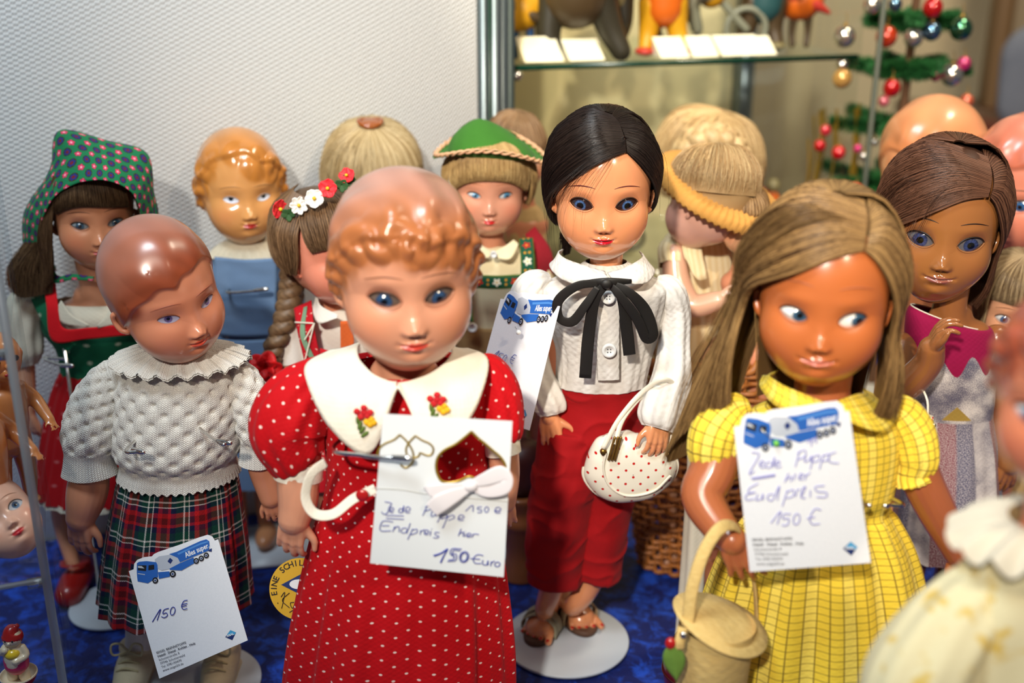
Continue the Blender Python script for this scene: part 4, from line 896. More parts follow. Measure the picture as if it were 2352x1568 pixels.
hF, hpF, wF, syF = make_head(F.o, 948, 690, .70, 158, 6, 6, 1, skin=SKF, chin=1.12, ex=.40, ew=.235, eu=.13, el=.12, mz=-.71, lipc=(.62, .05, .03), lip=1.0, iris=(.03, .075, .17), gaze=((-.01, -.015), (0, -.03)), ir=.12, white=(.13, .09, .07), bl=.3, blush=(.80, .24, .10), sh=.65, shade=(.30, .10, .05),
  hair=[(90, .66), (70, .60), (45, .82), (25, 1.20), (0, 1.38), (-25, 1.7), (-60, 2.2), (-90, 2.3), (-120, 2.2), (205, 1.7), (180, 1.38), (155, 1.15), (135, .92), (115, .78)], wave=.022, wk=9, hc=(.42, .14, .045), hc2=(.46, .23, .17), hth=.07,
  curls=[(88, .60, 0.20, 1.6, .15), (74, .66, 0.24, -1.4, .13), (104, .72, 0.26, 1.5, .12), (122, .84, 0.26, -1.6, .13), (140, .98, 0.28, 1.5, .12), (57, .76, 0.26, 1.5, .12), (38, .98, 0.29, -1.5, .12), (98, .92, 0.29, -1.2, .08), (65, .98, 0.29, 1.3, .08), (158, 1.2, 0.29, 1.6, .13), (20, 1.22, 0.29, -1.6, .13), (175, 1.36, 0.26, 1.6, .15), (4, 1.36, 0.26, -1.6, .15), (192, 1.52, 0.24, 1.8, .13), (-13, 1.52, 0.24, -1.8, .13), (140, 1.3, 0.34, 1.4, .07), (40, 1.3, 0.34, -1.4, .07)])
rg = [F.ring(843, 790, 1070, .60), F.ring(838, 760, 1105, .58), F.ring(880, 740, 1135, .58), F.ring(960, 742, 1130, .62), F.ring(1080, 750, 1122, .62), F.ring(1140, 742, 1128, .62), F.ring(1220, 718, 1145, .62), F.ring(1350, 690, 1160, .64), F.ring(1480, 668, 1170, .66), F.ring(1590, 655, 1172, .68)]
def fF(t, A): return 1 + (.020 * np.sin(17 * A + 4 * t) + .040 * np.sin(7 * A + 1 + 2 * t) + .012 * np.sin(29 * A)) * ss(.42, .9, t)
F.mesh('dress', loft(rg, 180, 110, fold=fF, ud=1.0), M_reddot)
F.mesh('puffed_sleeve', tube(F.pts((765, 835, .0), (735, 860, .0), (688, 920, -.004), (664, 985, -.008), (678, 1045, -.012), (688, 1064, -.012)), [r * F.m(950) for r in (16, 48, 86, 92, 72, 52)], 90, 60, fold=puff(13, .045, 5)), M_reddot)
F.mesh('puffed_sleeve', tube(F.pts((1088, 830, .0), (1118, 850, .0), (1142, 905, -.002), (1152, 975, -.006), (1150, 1010, -.008)), [r * F.m(950) for r in (16, 42, 54, 52, 40)], 80, 60, fold=puff(12, .045, 6)), M_reddot)
F.mesh('sleeve_cuff', tube(F.pts((687, 1056, -.012), (684, 1098, -.014)), [57 * F.m(1070), 55 * F.m(1070)], 50, 6, squash=.9, fold=lambda t, A: 1 + .01 * np.sin(5 * A)), M_cream)
F.mesh('sleeve_cuff', tube(F.pts((1150, 1000, -.008), (1156, 1040, -.010)), [42 * F.m(1020), 41 * F.m(1020)], 50, 6, squash=.9), M_cream)
A_ = [(912, 878, -.046), (888, 872, -.046), (855, 856, -.042), (828, 826, -.030), (822, 800, -.012), (835, 784, .012)]
B_ = [(912, 886, -.050), (850, 1040, -.056), (762, 985, -.050), (712, 895, -.034), (704, 838, -.010), (760, 804, .014)]
F.mesh('collar', ruled(F, A_, B_, 16, 50, bulge=.004, th=.001, wr=.0006), M_cream)
A2 = [(914, 878, -.046), (940, 874, -.046), (985, 858, -.042), (1022, 832, -.030), (1038, 806, -.012), (1030, 788, .012)]
B2 = [(916, 886, -.050), (990, 1030, -.056), (1072, 972, -.050), (1112, 890, -.034), (1120, 822, -.010), (1075, 798, .014)]
F.mesh('collar', ruled(F, A2, B2, 16, 50, bulge=.004, th=.001, wr=.0006), M_cream)
M_yr = {k: mat('embroidery_' + k, c, .8) for k, c in (('red', srgb(196, 20, 30)), ('yellow', srgb(238, 178, 20)), ('green', srgb(88, 112, 40)))}
def posy(cx, cy, dy):
    for nm, col, sp in (('red', 'red', [(-16, -10), (0, -18), (14, -8), (-8, 2), (8, 0), (0, -8)]), ('yellow', 'yellow', [(6, 14), (16, 8), (14, 20), (22, 16)]), ('leaf', 'green', [(-14, 10), (-10, 22), (-4, 32), (2, 42)])):
        ps = [ellipsoid(F.P(cx + a, cy + b, dy - .001), (.0024, .0010, .0024) if nm != 'leaf' else (.0014, .001, .0034), 12, 8, rot=(0, .3 * i, 0)) for i, (a, b) in enumerate(sp)]
        V, Fa, U = cat(*ps); V[:, 1] += .0004 * noise3(V, 260, 2); mk('embroidered_' + nm, V, Fa, M_yr[col], F.o)
posy(836, 955, -.0565); posy(1004, 925, -.0535)
F.mesh('belt', tube(F.pts((748, 1062, -.050), (716, 1088, -.060), (702, 1140, -.064), (722, 1178, -.066), (765, 1180, -.066), (812, 1145, -.063), (862, 1122, -.060)), 0.0036, 14, 80, squash=.12, up=(0, 1, 0), cap=True), M_cream)
M_redbtn = mat('red_glossy_button', (.45, .01, .01), .2, Coat_Weight=.6)
g = ellipsoid(F.P(832, 1137, -.067), (.0045, .0022, .0045), 22, 14); mk('button', g[0], g[1], M_redbtn, F.o)
arm(F, M_skF, [(690, 1000, -.008), (686, 1090, -.014), (684, 1150, -.018), (676, 1190, -.022)], [50, 50, 46, 38], dict(f=(-.22, -.15, -1), t=(1, -.25, -.35), p=(.3, 1, 0), s=116, curl=(30, 30, 30, 30), spread=5, thumb=42, slim=1.05))
arm(F, M_skF, [(1152, 1010, -.006), (1160, 1090, -.006), (1158, 1150, -.004)], [38, 34, 28], dict(f=(.1, -.1, -1), t=(-1, -.1, 0), p=(-.3, 1, 0), s=90, curl=(30, 30, 30, 30), thumb=30))
hz = loc(F, G(940, 1560, 0)); zf = Vector((0, 0, 0))
nk = F.P(930, 850, .0); hp_ = F.P(935, 1180, .004)
body(F, M_skF, nk, hp_, .052, .050, leg_r=.020, legx=.026)
stand(1, 1, .075, 'square white doll stand under the large red dotted dress', .30, base_c=(F.L.x + .008, .775, 0), square=True, rodxy=(0, .035), arms=([(772, 1018, .712), (835, 1046, .682), (935, 1052, .674)],))
# price card with heart window
ZQ2 = [(160, 35), (1358, 100), (1270, 1545), (38, 1412)]
fc = Card(W(880, 950, .688), W(1177, 967, .688), W(1157, 1325, .676), W(850, 1293, .676), ZQ2, 'price_card', 'white folded price card with heart window and satin bow on the red dotted dress', cname='price card')
heart = [(978, 190), (905, 250), (830, 305), (740, 350), (690, 390), (658, 440), (648, 510), (662, 580), (700, 640), (770, 655), (860, 640), (960, 600), (1050, 640), (1160, 650), (1250, 600), (1288, 530), (1285, 480), (1240, 415), (1180, 365), (1110, 305), (1040, 250)]
M_card2 = mat('pale_grey_card', srgb(222, 226, 228), .6)
fc.poly('sheet', ZQ2, M_card2, h=0, holes=[heart])
cl = heart + heart[:1]; g = [fc.at(*fc.uv([p])[0], .0004) for p in cl]; g = tube(g, .0009, 6, 120, squash=.3, up=tuple(fc.n)); mk('gold_heart_border', g[0], g[1], P_gold, fc.obj)
fc.pen('gold_hearts', [[(315, 220), (262, 265), (180, 300), (130, 340), (108, 400), (130, 430)], [(315, 220), (372, 272), (420, 340), (440, 400), (435, 460), (400, 505), (360, 520), (320, 490)], [(458, 230), (400, 290), (372, 350), (385, 405), (430, 430), (485, 415), (502, 380)], [(458, 230), (522, 270), (590, 300), (625, 345), (610, 395), (570, 408), (510, 385)]], P_gold, .0007)
fc.pen('fold_crease', [[(55, 708), (330, 722), (560, 762), (900, 795), (1315, 832)]], mat('card_crease', srgb(196, 196, 190), .7), .0004, h=.0002)
e_ = lambda x, y, w_, h_: [(x, y), (x + w_, y - h_ * .2), (x + w_ * .85, y - h_ * .7), (x + w_ * .3, y - h_ * .75), (x, y), (x + w_ * .3, y + h_ * .35), (x + w_, y + h_ * .3)]
fc.pen('handwriting', [[(175, 832), (238, 848), (215, 885), (200, 935), (165, 948), (145, 925)], e_(222, 918, 34, 42), [(342, 898), (315, 897), (304, 925), (332, 932), (352, 868), (346, 930)], e_(366, 918, 42, 48), [(185, 958), (350, 964)], [(186, 986), (352, 996)],
  [(560, 880), (525, 962)], [(550, 878), (600, 868), (618, 892), (550, 918)], [(612, 918), (602, 962), (630, 962), (655, 922), (648, 968)], [(698, 945), (660, 1025)], [(690, 962), (740, 950), (746, 975), (690, 992)], [(758, 965), (708, 1080)], [(750, 978), (800, 955), (815, 982), (760, 1006)], e_(852, 990, 52, 44),
  [(920, 920), (985, 865), (990, 925)], [(1072, 880), (1036, 882), (1035, 904), (1066, 906), (1064, 930), (1030, 932)], ('o', 1115, 905, 18, 26, .1), e_(1192, 920, 52, 46), [(1186, 915), (1240, 918)],
  [(252, 1020), (156, 1015), (135, 1100), (232, 1104)], [(148, 1056), (216, 1055)], [(248, 1112), (268, 1062)], [(255, 1090), (290, 1062), (308, 1075), (306, 1115)], [(378, 1078), (340, 1080), (325, 1110), (350, 1125), (385, 1100), (410, 1032)], [(378, 1090), (380, 1128)], [(432, 1085), (385, 1185)], [(425, 1098), (468, 1088), (470, 1118), (415, 1140)], [(500, 1138), (506, 1098)], [(503, 1112), (540, 1090)], e_(538, 1125, 40, 38), [(600, 1105), (592, 1148)], [(608, 1082), (606, 1088)], [(678, 1120), (640, 1118), (642, 1142), (672, 1155), (655, 1170), (620, 1166)],
  [(880, 1085), (852, 1152)], [(866, 1130), (900, 1114), (896, 1156)], [(916, 1130), (910, 1160)], [(918, 1108), (916, 1112)], e_(930, 1150, 38, 32), [(980, 1166), (990, 1132)], [(984, 1148), (1005, 1132), (1042, 1138)]], P_ink, .00033)
fc.pen('handwriting', [[(620, 1335), (690, 1312), (755, 1272), (720, 1340), (690, 1408)], [(628, 1345), (700, 1316), (750, 1280), (712, 1345), (684, 1404)], [(884, 1275), (795, 1272), (778, 1325), (830, 1322), (826, 1382), (750, 1392)], [(872, 1292), (808, 1288), (795, 1338), (812, 1340), (806, 1372), (760, 1378)], ('o', 905, 1350, 42, 52, .15), ('o', 905, 1350, 28, 38, .15), [(1082, 1338), (1030, 1328), (990, 1365), (1005, 1408), (1062, 1412)], [(962, 1365), (1052, 1372)], [(1078, 1380), (1076, 1418), (1112, 1424), (1126, 1384), (1124, 1430)], [(1150, 1436), (1156, 1392)], [(1153, 1410), (1186, 1386)], ('o', 1212, 1420, 24, 22, .1)], P_ink, .00038)
# satin bow on the card (part of the card)
M_satin = mat('white_satin', srgb(228, 222, 224), .28, Anisotropic=.6, Sheen_Weight=.3)
def cz(x, y, h): return tuple(fc.at(*inv_quad(ZQ2, (x, y)), h))
def satin(path, wd, name='satin_bow'):
    g = tube([cz(*p) for p in path], [w_ * .68 for w_ in wd], 14, 60, squash=.05, up=tuple(fc.n), cap=True); return mk(name, g[0], g[1], M_satin, fc.obj)
satin([(975, 650, .004), (1100, 600, .006), (1250, 545, .007), (1325, 590, .008), (1270, 670, .007), (1120, 715, .005), (985, 690, .004)], [.0035, .007, .0085, .004, .0075, .0065, .003])
satin([(960, 665, .005), (840, 690, .007), (690, 700, .008), (580, 690, .008), (570, 730, .005), (700, 800, .004), (900, 710, .004)], [.0035, .0075, .0085, .005, .004, .006, .003])
satin([(950, 690, .006), (820, 740, .008), (700, 800, .009), (615, 870, .008)], [.0035, .0075, .0095, .0085])
g = ellipsoid(cz(965, 668, .005), (.005, .003, .004), 14, 10); mk('bow_knot', g[0], g[1], M_satin, fc.obj)
# round yellow maker's tag
tgc = W(690, 1352, .795); tr_ = 71 * mpp(690, 1352, .795); tg = empty('hang_tag', tgc, 'round yellow cardboard tag with black lettering beside the red dotted dress', 'tag')
M_tagy = mat('yellow_tag_card', srgb(222, 172, 40), .6)
A = np.linspace(0, 2 * PI, 64, endpoint=False); tn = Matrix.Rotation(math.radians(-20), 3, 'X')
def tp(x, y, h=0): return tuple(tn @ Vector((x * tr_, -h, y * tr_)))
V = [tp(0, 0, .0004)] + [tp(math.cos(a), math.sin(a), .0004) for a in A] + [tp(0, 0, -.0004)] + [tp(math.cos(a), math.sin(a), -.0004) for a in A]
mk('tag_disc', V, [(0, 1 + i, 1 + (i + 1) % 64) for i in range(64)] + [(65, 66 + (i + 1) % 64, 66 + i) for i in range(64)] + [(1 + i, 66 + i, 66 + (i + 1) % 64, 1 + (i + 1) % 64) for i in range(64)], M_tagy, tg, smooth=False)
def tline(pts, wd, m=P_dark, nm='printed_script'): g = tube([tp(x, y, .0009) for x, y in pts], wd, 5, len(pts) * 4); mk(nm, g[0], g[1], m, tg)
for i, ch in enumerate('· EINE SCHILDKRÖT PUPPE ·'):
    if ch == ' ': continue
    a = math.radians(212 - i * 11.2); Rm = (Matrix.Rotation(math.radians(-20), 4, 'X') @ Matrix.Translation((math.cos(a) * tr_ * .76, -.0008, math.sin(a) * tr_ * .76)) @ Matrix.Rotation(-(a - PI / 2), 4, 'Y') @ Matrix.Rotation(PI / 2, 4, 'X'))
    text('tag_letter', ch, tr_ * .27, P_dark, tg, Rm, bold=.00008, align='CENTER')
mk('tag_diamond', [tp(-.62, .14, .0007), tp(.05, -.2, .0007), tp(.72, .14, .0007), tp(.05, .5, .0007)], [(0, 1, 2, 3)], P_navy, tg, smooth=False)
mk('turtle_mark', [tp(-.05 + .3 * math.cos(a), .16 + .16 * math.sin(a), .0009) for a in np.linspace(0, 2 * PI, 16, endpoint=False)], [tuple(range(15, -1, -1))], P_white, tg, smooth=False)
text('tag_word', 'MODELL', tr_ * .17, P_dark, tg, Matrix.Rotation(math.radians(-20), 4, 'X') @ Matrix.Translation((-.1 * tr_, -.0008, -.33 * tr_)) @ Matrix.Rotation(PI / 2, 4, 'X'))
for l in ([(-.62, -.25), (-.5, -.1), (-.55, -.4), (-.6, -.62)], [(-.35, -.12), (-.58, -.36), (-.35, -.6)], [(-.2, -.42), (-.32, -.45), (-.25, -.62), (-.16, -.45), (-.12, -.6)], [(0, -.3), (-.05, -.6), (.05, -.6)], [(-.1, -.42), (.08, -.4)], [(.15, -.2), (.08, -.62), (.15, -.45), (.22, -.6)], [(.28, -.5), (.38, -.45), (.28, -.42), (.3, -.62), (.42, -.58)], [(-.35, -.75), (-.2, -.68), (.0, -.78), (.2, -.7), (.4, -.76)]): tline(l, .0003)
g = tube([tp(.2, .9), tp(.6, 1.4, -.005), (.035, .0, .035)], .0003, 5, 12); mk('tag_string', g[0], g[1], M_cream, tg)

# ================================================================ doll in white knitted sweater and tartan skirt
B = Doll(.86, 410, 'doll with smooth moulded brown hair in white knitted sweater and tartan skirt')
SKB = (.62, .235, .13); M_skB = skinmat('brown_peach_celluloid', (.66, .27, .15), .35, .3)
hB, hpB, wB, syB = make_head(B.o, 438, 716, .812, 118, 29, 8, 12, skin=SKB, ex=.43, ew=.19, eu=.085, el=.085, ir=.075, pr=.035, chin=1.05, mz=-.68, lipc=(.55, .06, .03), mw=.2, iris=(.12, .08, .22), white=(.40, .38, .52), painted=True, bl=.3, blush=(.75, .25, .13), brow=(.30, .08, .04), bz=.26, lash=(.15, .04, .02),
  hair=[(90, .53), (75, .63), (55, .78), (25, 1.15), (0, 1.35), (-30, 1.7), (-60, 2.2), (-90, 2.3), (-120, 2.2), (200, 1.45), (180, 1.10), (150, .78), (120, .54), (105, .48)], wave=.010, wk=7, hc=(.27, .055, .02), hc2=(.36, .13, .08), hth=.05, curls=[(165, 1.15, .4, 1, .05), (120, .95, .4, 1, .04)])
def tartan(nb, u, v):
    p = .036
    W_ = [(0, srgb(12, 22, 56)), (.10, srgb(178, 20, 28)), (.22, srgb(92, 10, 16)), (.38, srgb(178, 20, 28)), (.46, srgb(14, 22, 54)), (.60, srgb(8, 60, 48)), (.80, srgb(225, 222, 215)), (.84, srgb(8, 60, 48)), (.94, srgb(225, 222, 215)), (.965, srgb(12, 22, 56))]
    a = ramp(nb, (u / p).fr(), W_); b = ramp(nb, (v / p).fr(), W_)
    tw = ((u + v) * (2 * PI / .0016)).sin().gt(0)
    return nb.mix(tw * .64 + .18, a, b)
M_tartan = fabric('tartan_wool', (.3, .05, .05), 1800, fn=tartan, bump=.35)
rg = [B.ring(1040, 285, 530, .72), B.ring(1100, 272, 545, .74), B.ring(1180, 256, 556, .76), B.ring(1260, 243, 566, .78), B.ring(1340, 234, 572, .8), B.ring(1378, 231, 575, .8)]
def fB(t, A):
    s_ = ((A * 15 / (2 * PI)) + .12 * np.sin(3 * A)) % 1.0
    return 1 + (.015 + .075 * t) * (np.minimum(s_ / .72, (1 - s_) / .28) - .5)
B.mesh('tartan_skirt', loft(rg, 480, 60, fold=fB, ud=1.25), M_tartan)
def knit(nb):
    u, v, _ = nb.coord('UV'); a = ((u * (2 * PI / .0022)).sin().ab() + ((v * (2 * PI / .0016)) + (u * (2 * PI / .0022)).sin() * 2).sin() * .8)
    nz = nb.noise(nb.vec, 900, 2); nb.bump(a * .55 + nz * .9, .8, .0007); return nb.mix(nz, srgb(214, 208, 198), srgb(240, 236, 228))
M_knit = mat('white_knitting_wool', rough=.9, fn=knit, Sheen_Weight=.4)
def honey(g, p, amp, lo=0.0, hi=9.0):
    V, Fa, U = g; u, v = U[:, 0] / p, U[:, 1] / p
    N = V.copy(); h = np.cos(2 * PI * u) * np.cos(2 * PI * v); h = .35 * h - 1.1 * np.clip(-h, 0, 1) ** 2 + .12 * noise3(V, 160, 4); k = ss(lo, lo + .004, U[:, 1]) * (1 - ss(hi - .004, hi, U[:, 1]))
    c = V.reshape(-1, 3); return V, Fa, U, h * k * amp
def puffup(V, C, h):
    d = V - C; d[:, 2] = 0; d /= np.linalg.norm(d, axis=1)[:, None] + 1e-9; return V + d * h[:, None]
rgS = [B.ring(815, 330, 490, .72), B.ring(835, 296, 528, .72), B.ring(868, 268, 556, .72), B.ring(920, 262, 562, .78), B.ring(980, 258, 560, .84), B.ring(1025, 262, 556, .86), B.ring(1050, 278, 542, .82), B.ring(1072, 274, 548, .82), B.ring(1084, 270, 552, .82)]
g = loft(rgS, 320, 180, fold=lambda t, A: 1 + .006 * np.sin(70 * A) * ss(.84, .88, t))
V, Fa, U, h = honey(g, .0165, .0021, .012, U_hi := float(g[2][:, 1].max()) - .013)
rows = V.reshape(180, 320, 3); C = np.repeat(rows.mean(1, keepdims=True), 320, 1).reshape(-1, 3); V = puffup(V, C, h)
e = V.reshape(180, 320, 3); ang = np.linspace(0, 2 * PI, 320, endpoint=False); e[-3:, :, 2] += .0012 * np.sin(ang * 46)[None]; B.mesh('sweater', (V, Fa, U), M_knit)
def knit_sleeve(pts, rad, seed):
    Pp = B.pts(*pts); R = [r * B.m(p[1]) for r, p in zip(rad, pts)]
    g = tube(Pp, R, 280, 140, fold=lambda t, A: 1 + .012 * np.sin(60 * A) * ss(.8, .84, t) + .03 * np.sin(4 * A + 7 * t + seed))
    L_ = float(g[2][:, 1].max()); V, Fa, U, h = honey(g, .0140, .0024, .01, L_ * .80); C = np.repeat(V.reshape(140, 280, 3).mean(1, keepdims=True), 280, 1).reshape(-1, 3); d = V - C; d /= np.linalg.norm(d, axis=1)[:, None] + 1e-9
    return B.mesh('sweater_sleeve', (V + d * h[:, None], Fa, U), M_knit)
knit_sleeve([(300, 848, 0), (262, 868, 0), (228, 930, -.004), (208, 1000, -.01), (204, 1046, -.012), (207, 1088, -.014)], [20, 46, 64, 66, 54, 60], 1)
knit_sleeve([(520, 845, 0), (548, 862, 0), (575, 920, -.004), (588, 985, -.008), (590, 1020, -.008), (590, 1062, -.008)], [18, 38, 50, 46, 36, 40], 3)
# frilled collar
A = np.linspace(0, 2 * PI, 300, endpoint=False); a0 = B.P(412, 795, -.004); k = B.m(800); rows = []
for j, t in enumerate(np.linspace(0, 1, 16)):
    rr = 66 + 92 * t; rz = -30 * t ** 1.6 * k; fr_ = 1 + .035 * t * np.sin(22 * A) ; zz = .0022 * t * np.sin(22 * A + 1.2) + .0004 * np.sin(110 * A)
    rows.append(np.stack([a0.x + rr * k * np.cos(A) * fr_, a0.y + rr * k * .74 * np.sin(A) * fr_, a0.z + rz + zz + .0035 * np.cos(A) * 0], -1))
G3 = np.stack(rows); V, Fa, U = G3.reshape(-1, 3), grid_faces(16, 300), np.stack([np.tile(A * .05, 16), np.repeat(np.linspace(0, .035, 16), 300)], -1)
V2 = V + np.array([0, 0, -.0016]); B.mesh('frilled_collar', (np.concatenate([V, V2]), np.concatenate([Fa, Fa[:, ::-1] + len(V)]), np.concatenate([U, U])), M_knit)
arm(B, M_skB, [(207, 1040, -.012), (204, 1105, -.014), (196, 1150, -.02), (186, 1188, -.024)], [36, 46, 44, 34], dict(f=(-.12, -.2, -1), t=(1, -.3, -.25), p=(.4, 1, 0), s=104, curl=(28, 26, 26, 28), spread=4, thumb=36, slim=1.08))
arm(B, M_skB, [(590, 1000, -.006), (600, 1070, -.006), (622, 1140, -.004)], [32, 31, 27], dict(f=(.2, -.1, -1), t=(-1, -.1, 0), p=(-.3, 1, 0), s=80, curl=(30, 30, 30, 30)))
M_sock = obj_fabric('white_cotton_sock', srgb(205, 192, 186), srgb(222, 212, 206), 500, .4)
f1, f2 = loc(B, G(316, 1560)), loc(B, G(512, 1560)); f1.y = 0.0; f2.y = .0
body(B, M_skB, B.P(400, 840), B.P(410, 1120, .004), .040, .044, leg_r=.0125, legs=[[B.P(370, 1180), B.P(322, 1400, 0), f1 + Vector((0, .0, .03))], [B.P(450, 1180), B.P(505, 1440, 0), f2 + Vector((0, .0, .03))]], foot=False)
M_shoe = obj_fabric('beige_baby_shoe_leather', srgb(196, 182, 150), srgb(214, 200, 170), 300, .4, .7); M_lace = mat('straw_shoe_lace', srgb(186, 172, 130), .8)
for i, fp in enumerate((f1, f2)):
    g = tube([B.P(322 if i == 0 else 506, 1416 if i == 0 else 1452, 0), (B.P(320 if i == 0 else 508, 1480, 0)), fp + Vector((0, 0, .024))], [.0125, .0122, .0120], 30, 20, fold=puff(6, .02, i)); mk('sock', g[0], g[1], M_sock, B.o, uv=g[2])
    sh = blob('shoe', [tube([fp + Vector((0, .008, .020)), fp + Vector((0, -.012, .016)), fp + Vector((0, -.034, .012))], [.0145, .0160, .0125], 20, 14, rnd=True), tube([fp + Vector((0, .002, .014)), fp + Vector((0, .0, .034))], [.0150, .0150], 20, 6, cap=True), box(fp + Vector((0, -.014, .004)), (.026, .058, .006))], .0014, M_shoe, B.o, 5)
    for j in range(3):
        y = -.014 - .007 * j; z = .034 - .003 * j
        g = tube([fp + Vector((-.009, y, z - .004)), fp + Vector((0, y - .003, z + .001)), fp + Vector((.009, y, z - .004))], .0010, 8, 14, rnd=True); mk('shoe_lace', g[0], g[1], M_lace, sh)
    c = fp + Vector((0, -.018, .037))
    for sx in (-1, 1):
        g = tube([c, c + Vector((sx * .006, -.003, .010)), c + Vector((sx * .013, -.004, .009)), c + Vector((sx * .012, -.005, .0)), c], .0010, 8, 30, rnd=True); mk('shoe_lace', g[0], g[1], M_lace, sh)
stand(448, 1572, 150, 'round white doll stand under the tartan skirted doll', .27, rodxy=(-.005, .030), arms=([(292, 1030, .805), (325, 1037, .795)], [(496, 1012, .80), (524, 1016, .795)]))
truck_card(W(296, 1311, .792), W(501, 1238, .792), W(569, 1470, .762), W(366, 1558, .762), 'white price card with tanker truck pinned to the tartan skirt', IK, wd=.00035)
pin(W(415, 1338, .7865), W(453, 1339, .7855), srgb(206, 200, 40), 'yellow headed pin stuck in the card on the tartan skirt')
# ================================================================ doll in yellow checked dress
def lines(x, p, wd, e=.0002): return ((x / p).fr() - .5).ab().lt(wd / p / 2, e / p)
M_yel = fabric('yellow_checked_cotton', srgb(238, 205, 62), 1500, fn=lambda nb, u, v: nb.mix((lines(u, .0058, .00055).mx(lines(v, .0058, .00055))) * .85, nb.mix(lines(u + .003, .0174, .0055), srgb(240, 208, 66), srgb(246, 220, 96)), srgb(92, 70, 36)), bump=.4, wr=80)
Mm = Doll(.72, 1888, 'brown doll with long light brown hair in yellow checked dress', 'doll')
SKM = (.50, .135, .035); M_skM = skinmat('brown_celluloid', (.46, .135, .05), .3, .35)
hM, hpM, wM, syM = make_head(Mm.o, 1890, 734, .668, 146, 1, 4, -2, skin=SKM, ex=.455, ew=.225, eu=.13, el=.125, ir=.12, pr=.055, gaze=(.10, .0), iris=(.05, .12, .2), white=(.85, .84, .80), chin=1.12, mz=-.72, lipc=(.60, .16, .10), lip=1.0, mw=.27, smile=.45, nose=.9, bl=.15, blush=(.7, .2, .06), brow=(.4, .12, .05), bz=.5, sh=.2, jaw=1.04)
wig(hM, wM, [
    dict(g=[[(.47, -.62, 1.10), Sp(2, 44, 1.10), Sp(-32, 26, 1.12), Sp(-64, 8, 1.18), Sp(-80, -14, 1.25), (-1.35, -.35, -1.1), (-1.30, -.45, -1.9)],
            [(.48, -.50, 1.26), Sp(-6, 56, 1.16), Sp(-50, 34, 1.22), Sp(-78, 8, 1.28), Sp(-88, -16, 1.36), (-1.70, -.1, -1.4), (-2.1, -.2, -2.8)],
            [(.48, -.25, 1.42), Sp(-24, 68, 1.20), Sp(-72, 38, 1.26), Sp(-92, 6, 1.30), Sp(-100, -18, 1.38), (-1.85, .2, -1.7), (-2.35, .0, -3.5)],
            [(.46, .1, 1.55), Sp(-90, 74, 1.22), Sp(-104, 38, 1.26), Sp(-112, 6, 1.28), Sp(-120, -18, 1.35), (-1.5, .5, -1.6), (-1.9, .3, -3.4)],
            [(.44, .4, 1.6), Sp(-150, 70, 1.2), Sp(-145, 35, 1.22), Sp(-140, 0, 1.25), Sp(-145, -25, 1.3), (-1.1, .8, -1.7), (-1.3, .6, -3.2)]], n=4200, lift=.10, fuzz=.035, cut=.22, m=20, sf=14),
    dict(g=[[(.50, -.62, 1.10), Sp(46, 40, 1.08), Sp(62, 18, 1.10), Sp(76, -6, 1.14), Sp(82, -26, 1.2), (1.15, -.25, -1.3), (1.05, -.25, -1.9)],
            [(.52, -.50, 1.26), Sp(62, 50, 1.14), Sp(78, 24, 1.18), Sp(88, -2, 1.22), Sp(92, -24, 1.26), (1.38, -.05, -1.2), (1.35, -.1, -2.0)],
            [(.54, -.2, 1.42), Sp(88, 58, 1.18), Sp(96, 28, 1.22), Sp(102, 0, 1.24), Sp(106, -24, 1.28), (1.40, .25, -1.3), (1.40, .2, -2.1)],
            [(.50, .3, 1.56), Sp(140, 62, 1.18), Sp(135, 30, 1.2), Sp(135, 0, 1.22), Sp(135, -24, 1.28), (1.1, .7, -1.4), (1.1, .6, -2.2)]], n=2600, lift=.09, fuzz=.03, cut=.2, m=20, sf=11),
    back_hair(1.24, -30, 1200, -2.2),
    dict(g=[[(.47, -.3, 1.4), Sp(-20, 60, 1.3), Sp(-60, 30, 1.36), Sp(-90, -10, 1.45), (-2.2, -.1, -1.9), (-2.45, -.1, -3.5)], [(.5, 0, 1.5), Sp(-60, 60, 1.35), Sp(-100, 20, 1.4), Sp(-110, -20, 1.5), (-1.9, .4, -2.0), (-2.2, .2, -3.9)]], n=160, lift=.12, fuzz=.10, cut=.4, sheet=False, m=20, thick=.7),
], (.050, .019, .007), (.46, .275, .105), rad=.00026, seed=5, rough=.4, capr=1.08)
rg = [Mm.ring(925, 1800, 1985, .6), Mm.ring(945, 1730, 2045, .58), Mm.ring(985, 1700, 2072, .55), Mm.ring(1060, 1706, 2068, .56), Mm.ring(1130, 1722, 2052, .56), Mm.ring(1165, 1732, 2042, .56), Mm.ring(1185, 1722, 2052, .58), Mm.ring(1260, 1672, 2088, .62), Mm.ring(1360, 1632, 2112, .66), Mm.ring(1450, 1606, 2124, .68), Mm.ring(1500, 1596, 2126, .70)]
Mm.mesh('dress', loft(rg, 220, 120, fold=lambda t, A: 1 + (.012 * np.sin(34 * A) * (1 - ss(.5, .8, t)) + .045 * np.sin(10 * A + 1.5 + 2 * t) + .028 * np.sin(17 * A + 4 * t)) * ss(.40, .62, t)), M_yel)
Mm.mesh('puffed_sleeve', tube(Mm.pts((1722, 930, 0), (1690, 942, 0), (1654, 985, -.004), (1640, 1035, -.008), (1644, 1066, -.01), (1640, 1082, -.011)), [r * Mm.m(1000) for r in (14, 46, 62, 60, 47, 52)], 120, 70, fold=puff(18, .05, 8)), M_yel)
Mm.mesh('puffed_sleeve', tube(Mm.pts((2040, 930, 0), (2062, 945, 0), (2088, 990, -.002), (2100, 1050, -.006), (2094, 1086, -.008), (2098, 1104, -.009)), [r * Mm.m(1000) for r in (14, 44, 56, 54, 42, 46)], 120, 70, fold=puff(18, .05, 9)), M_yel)
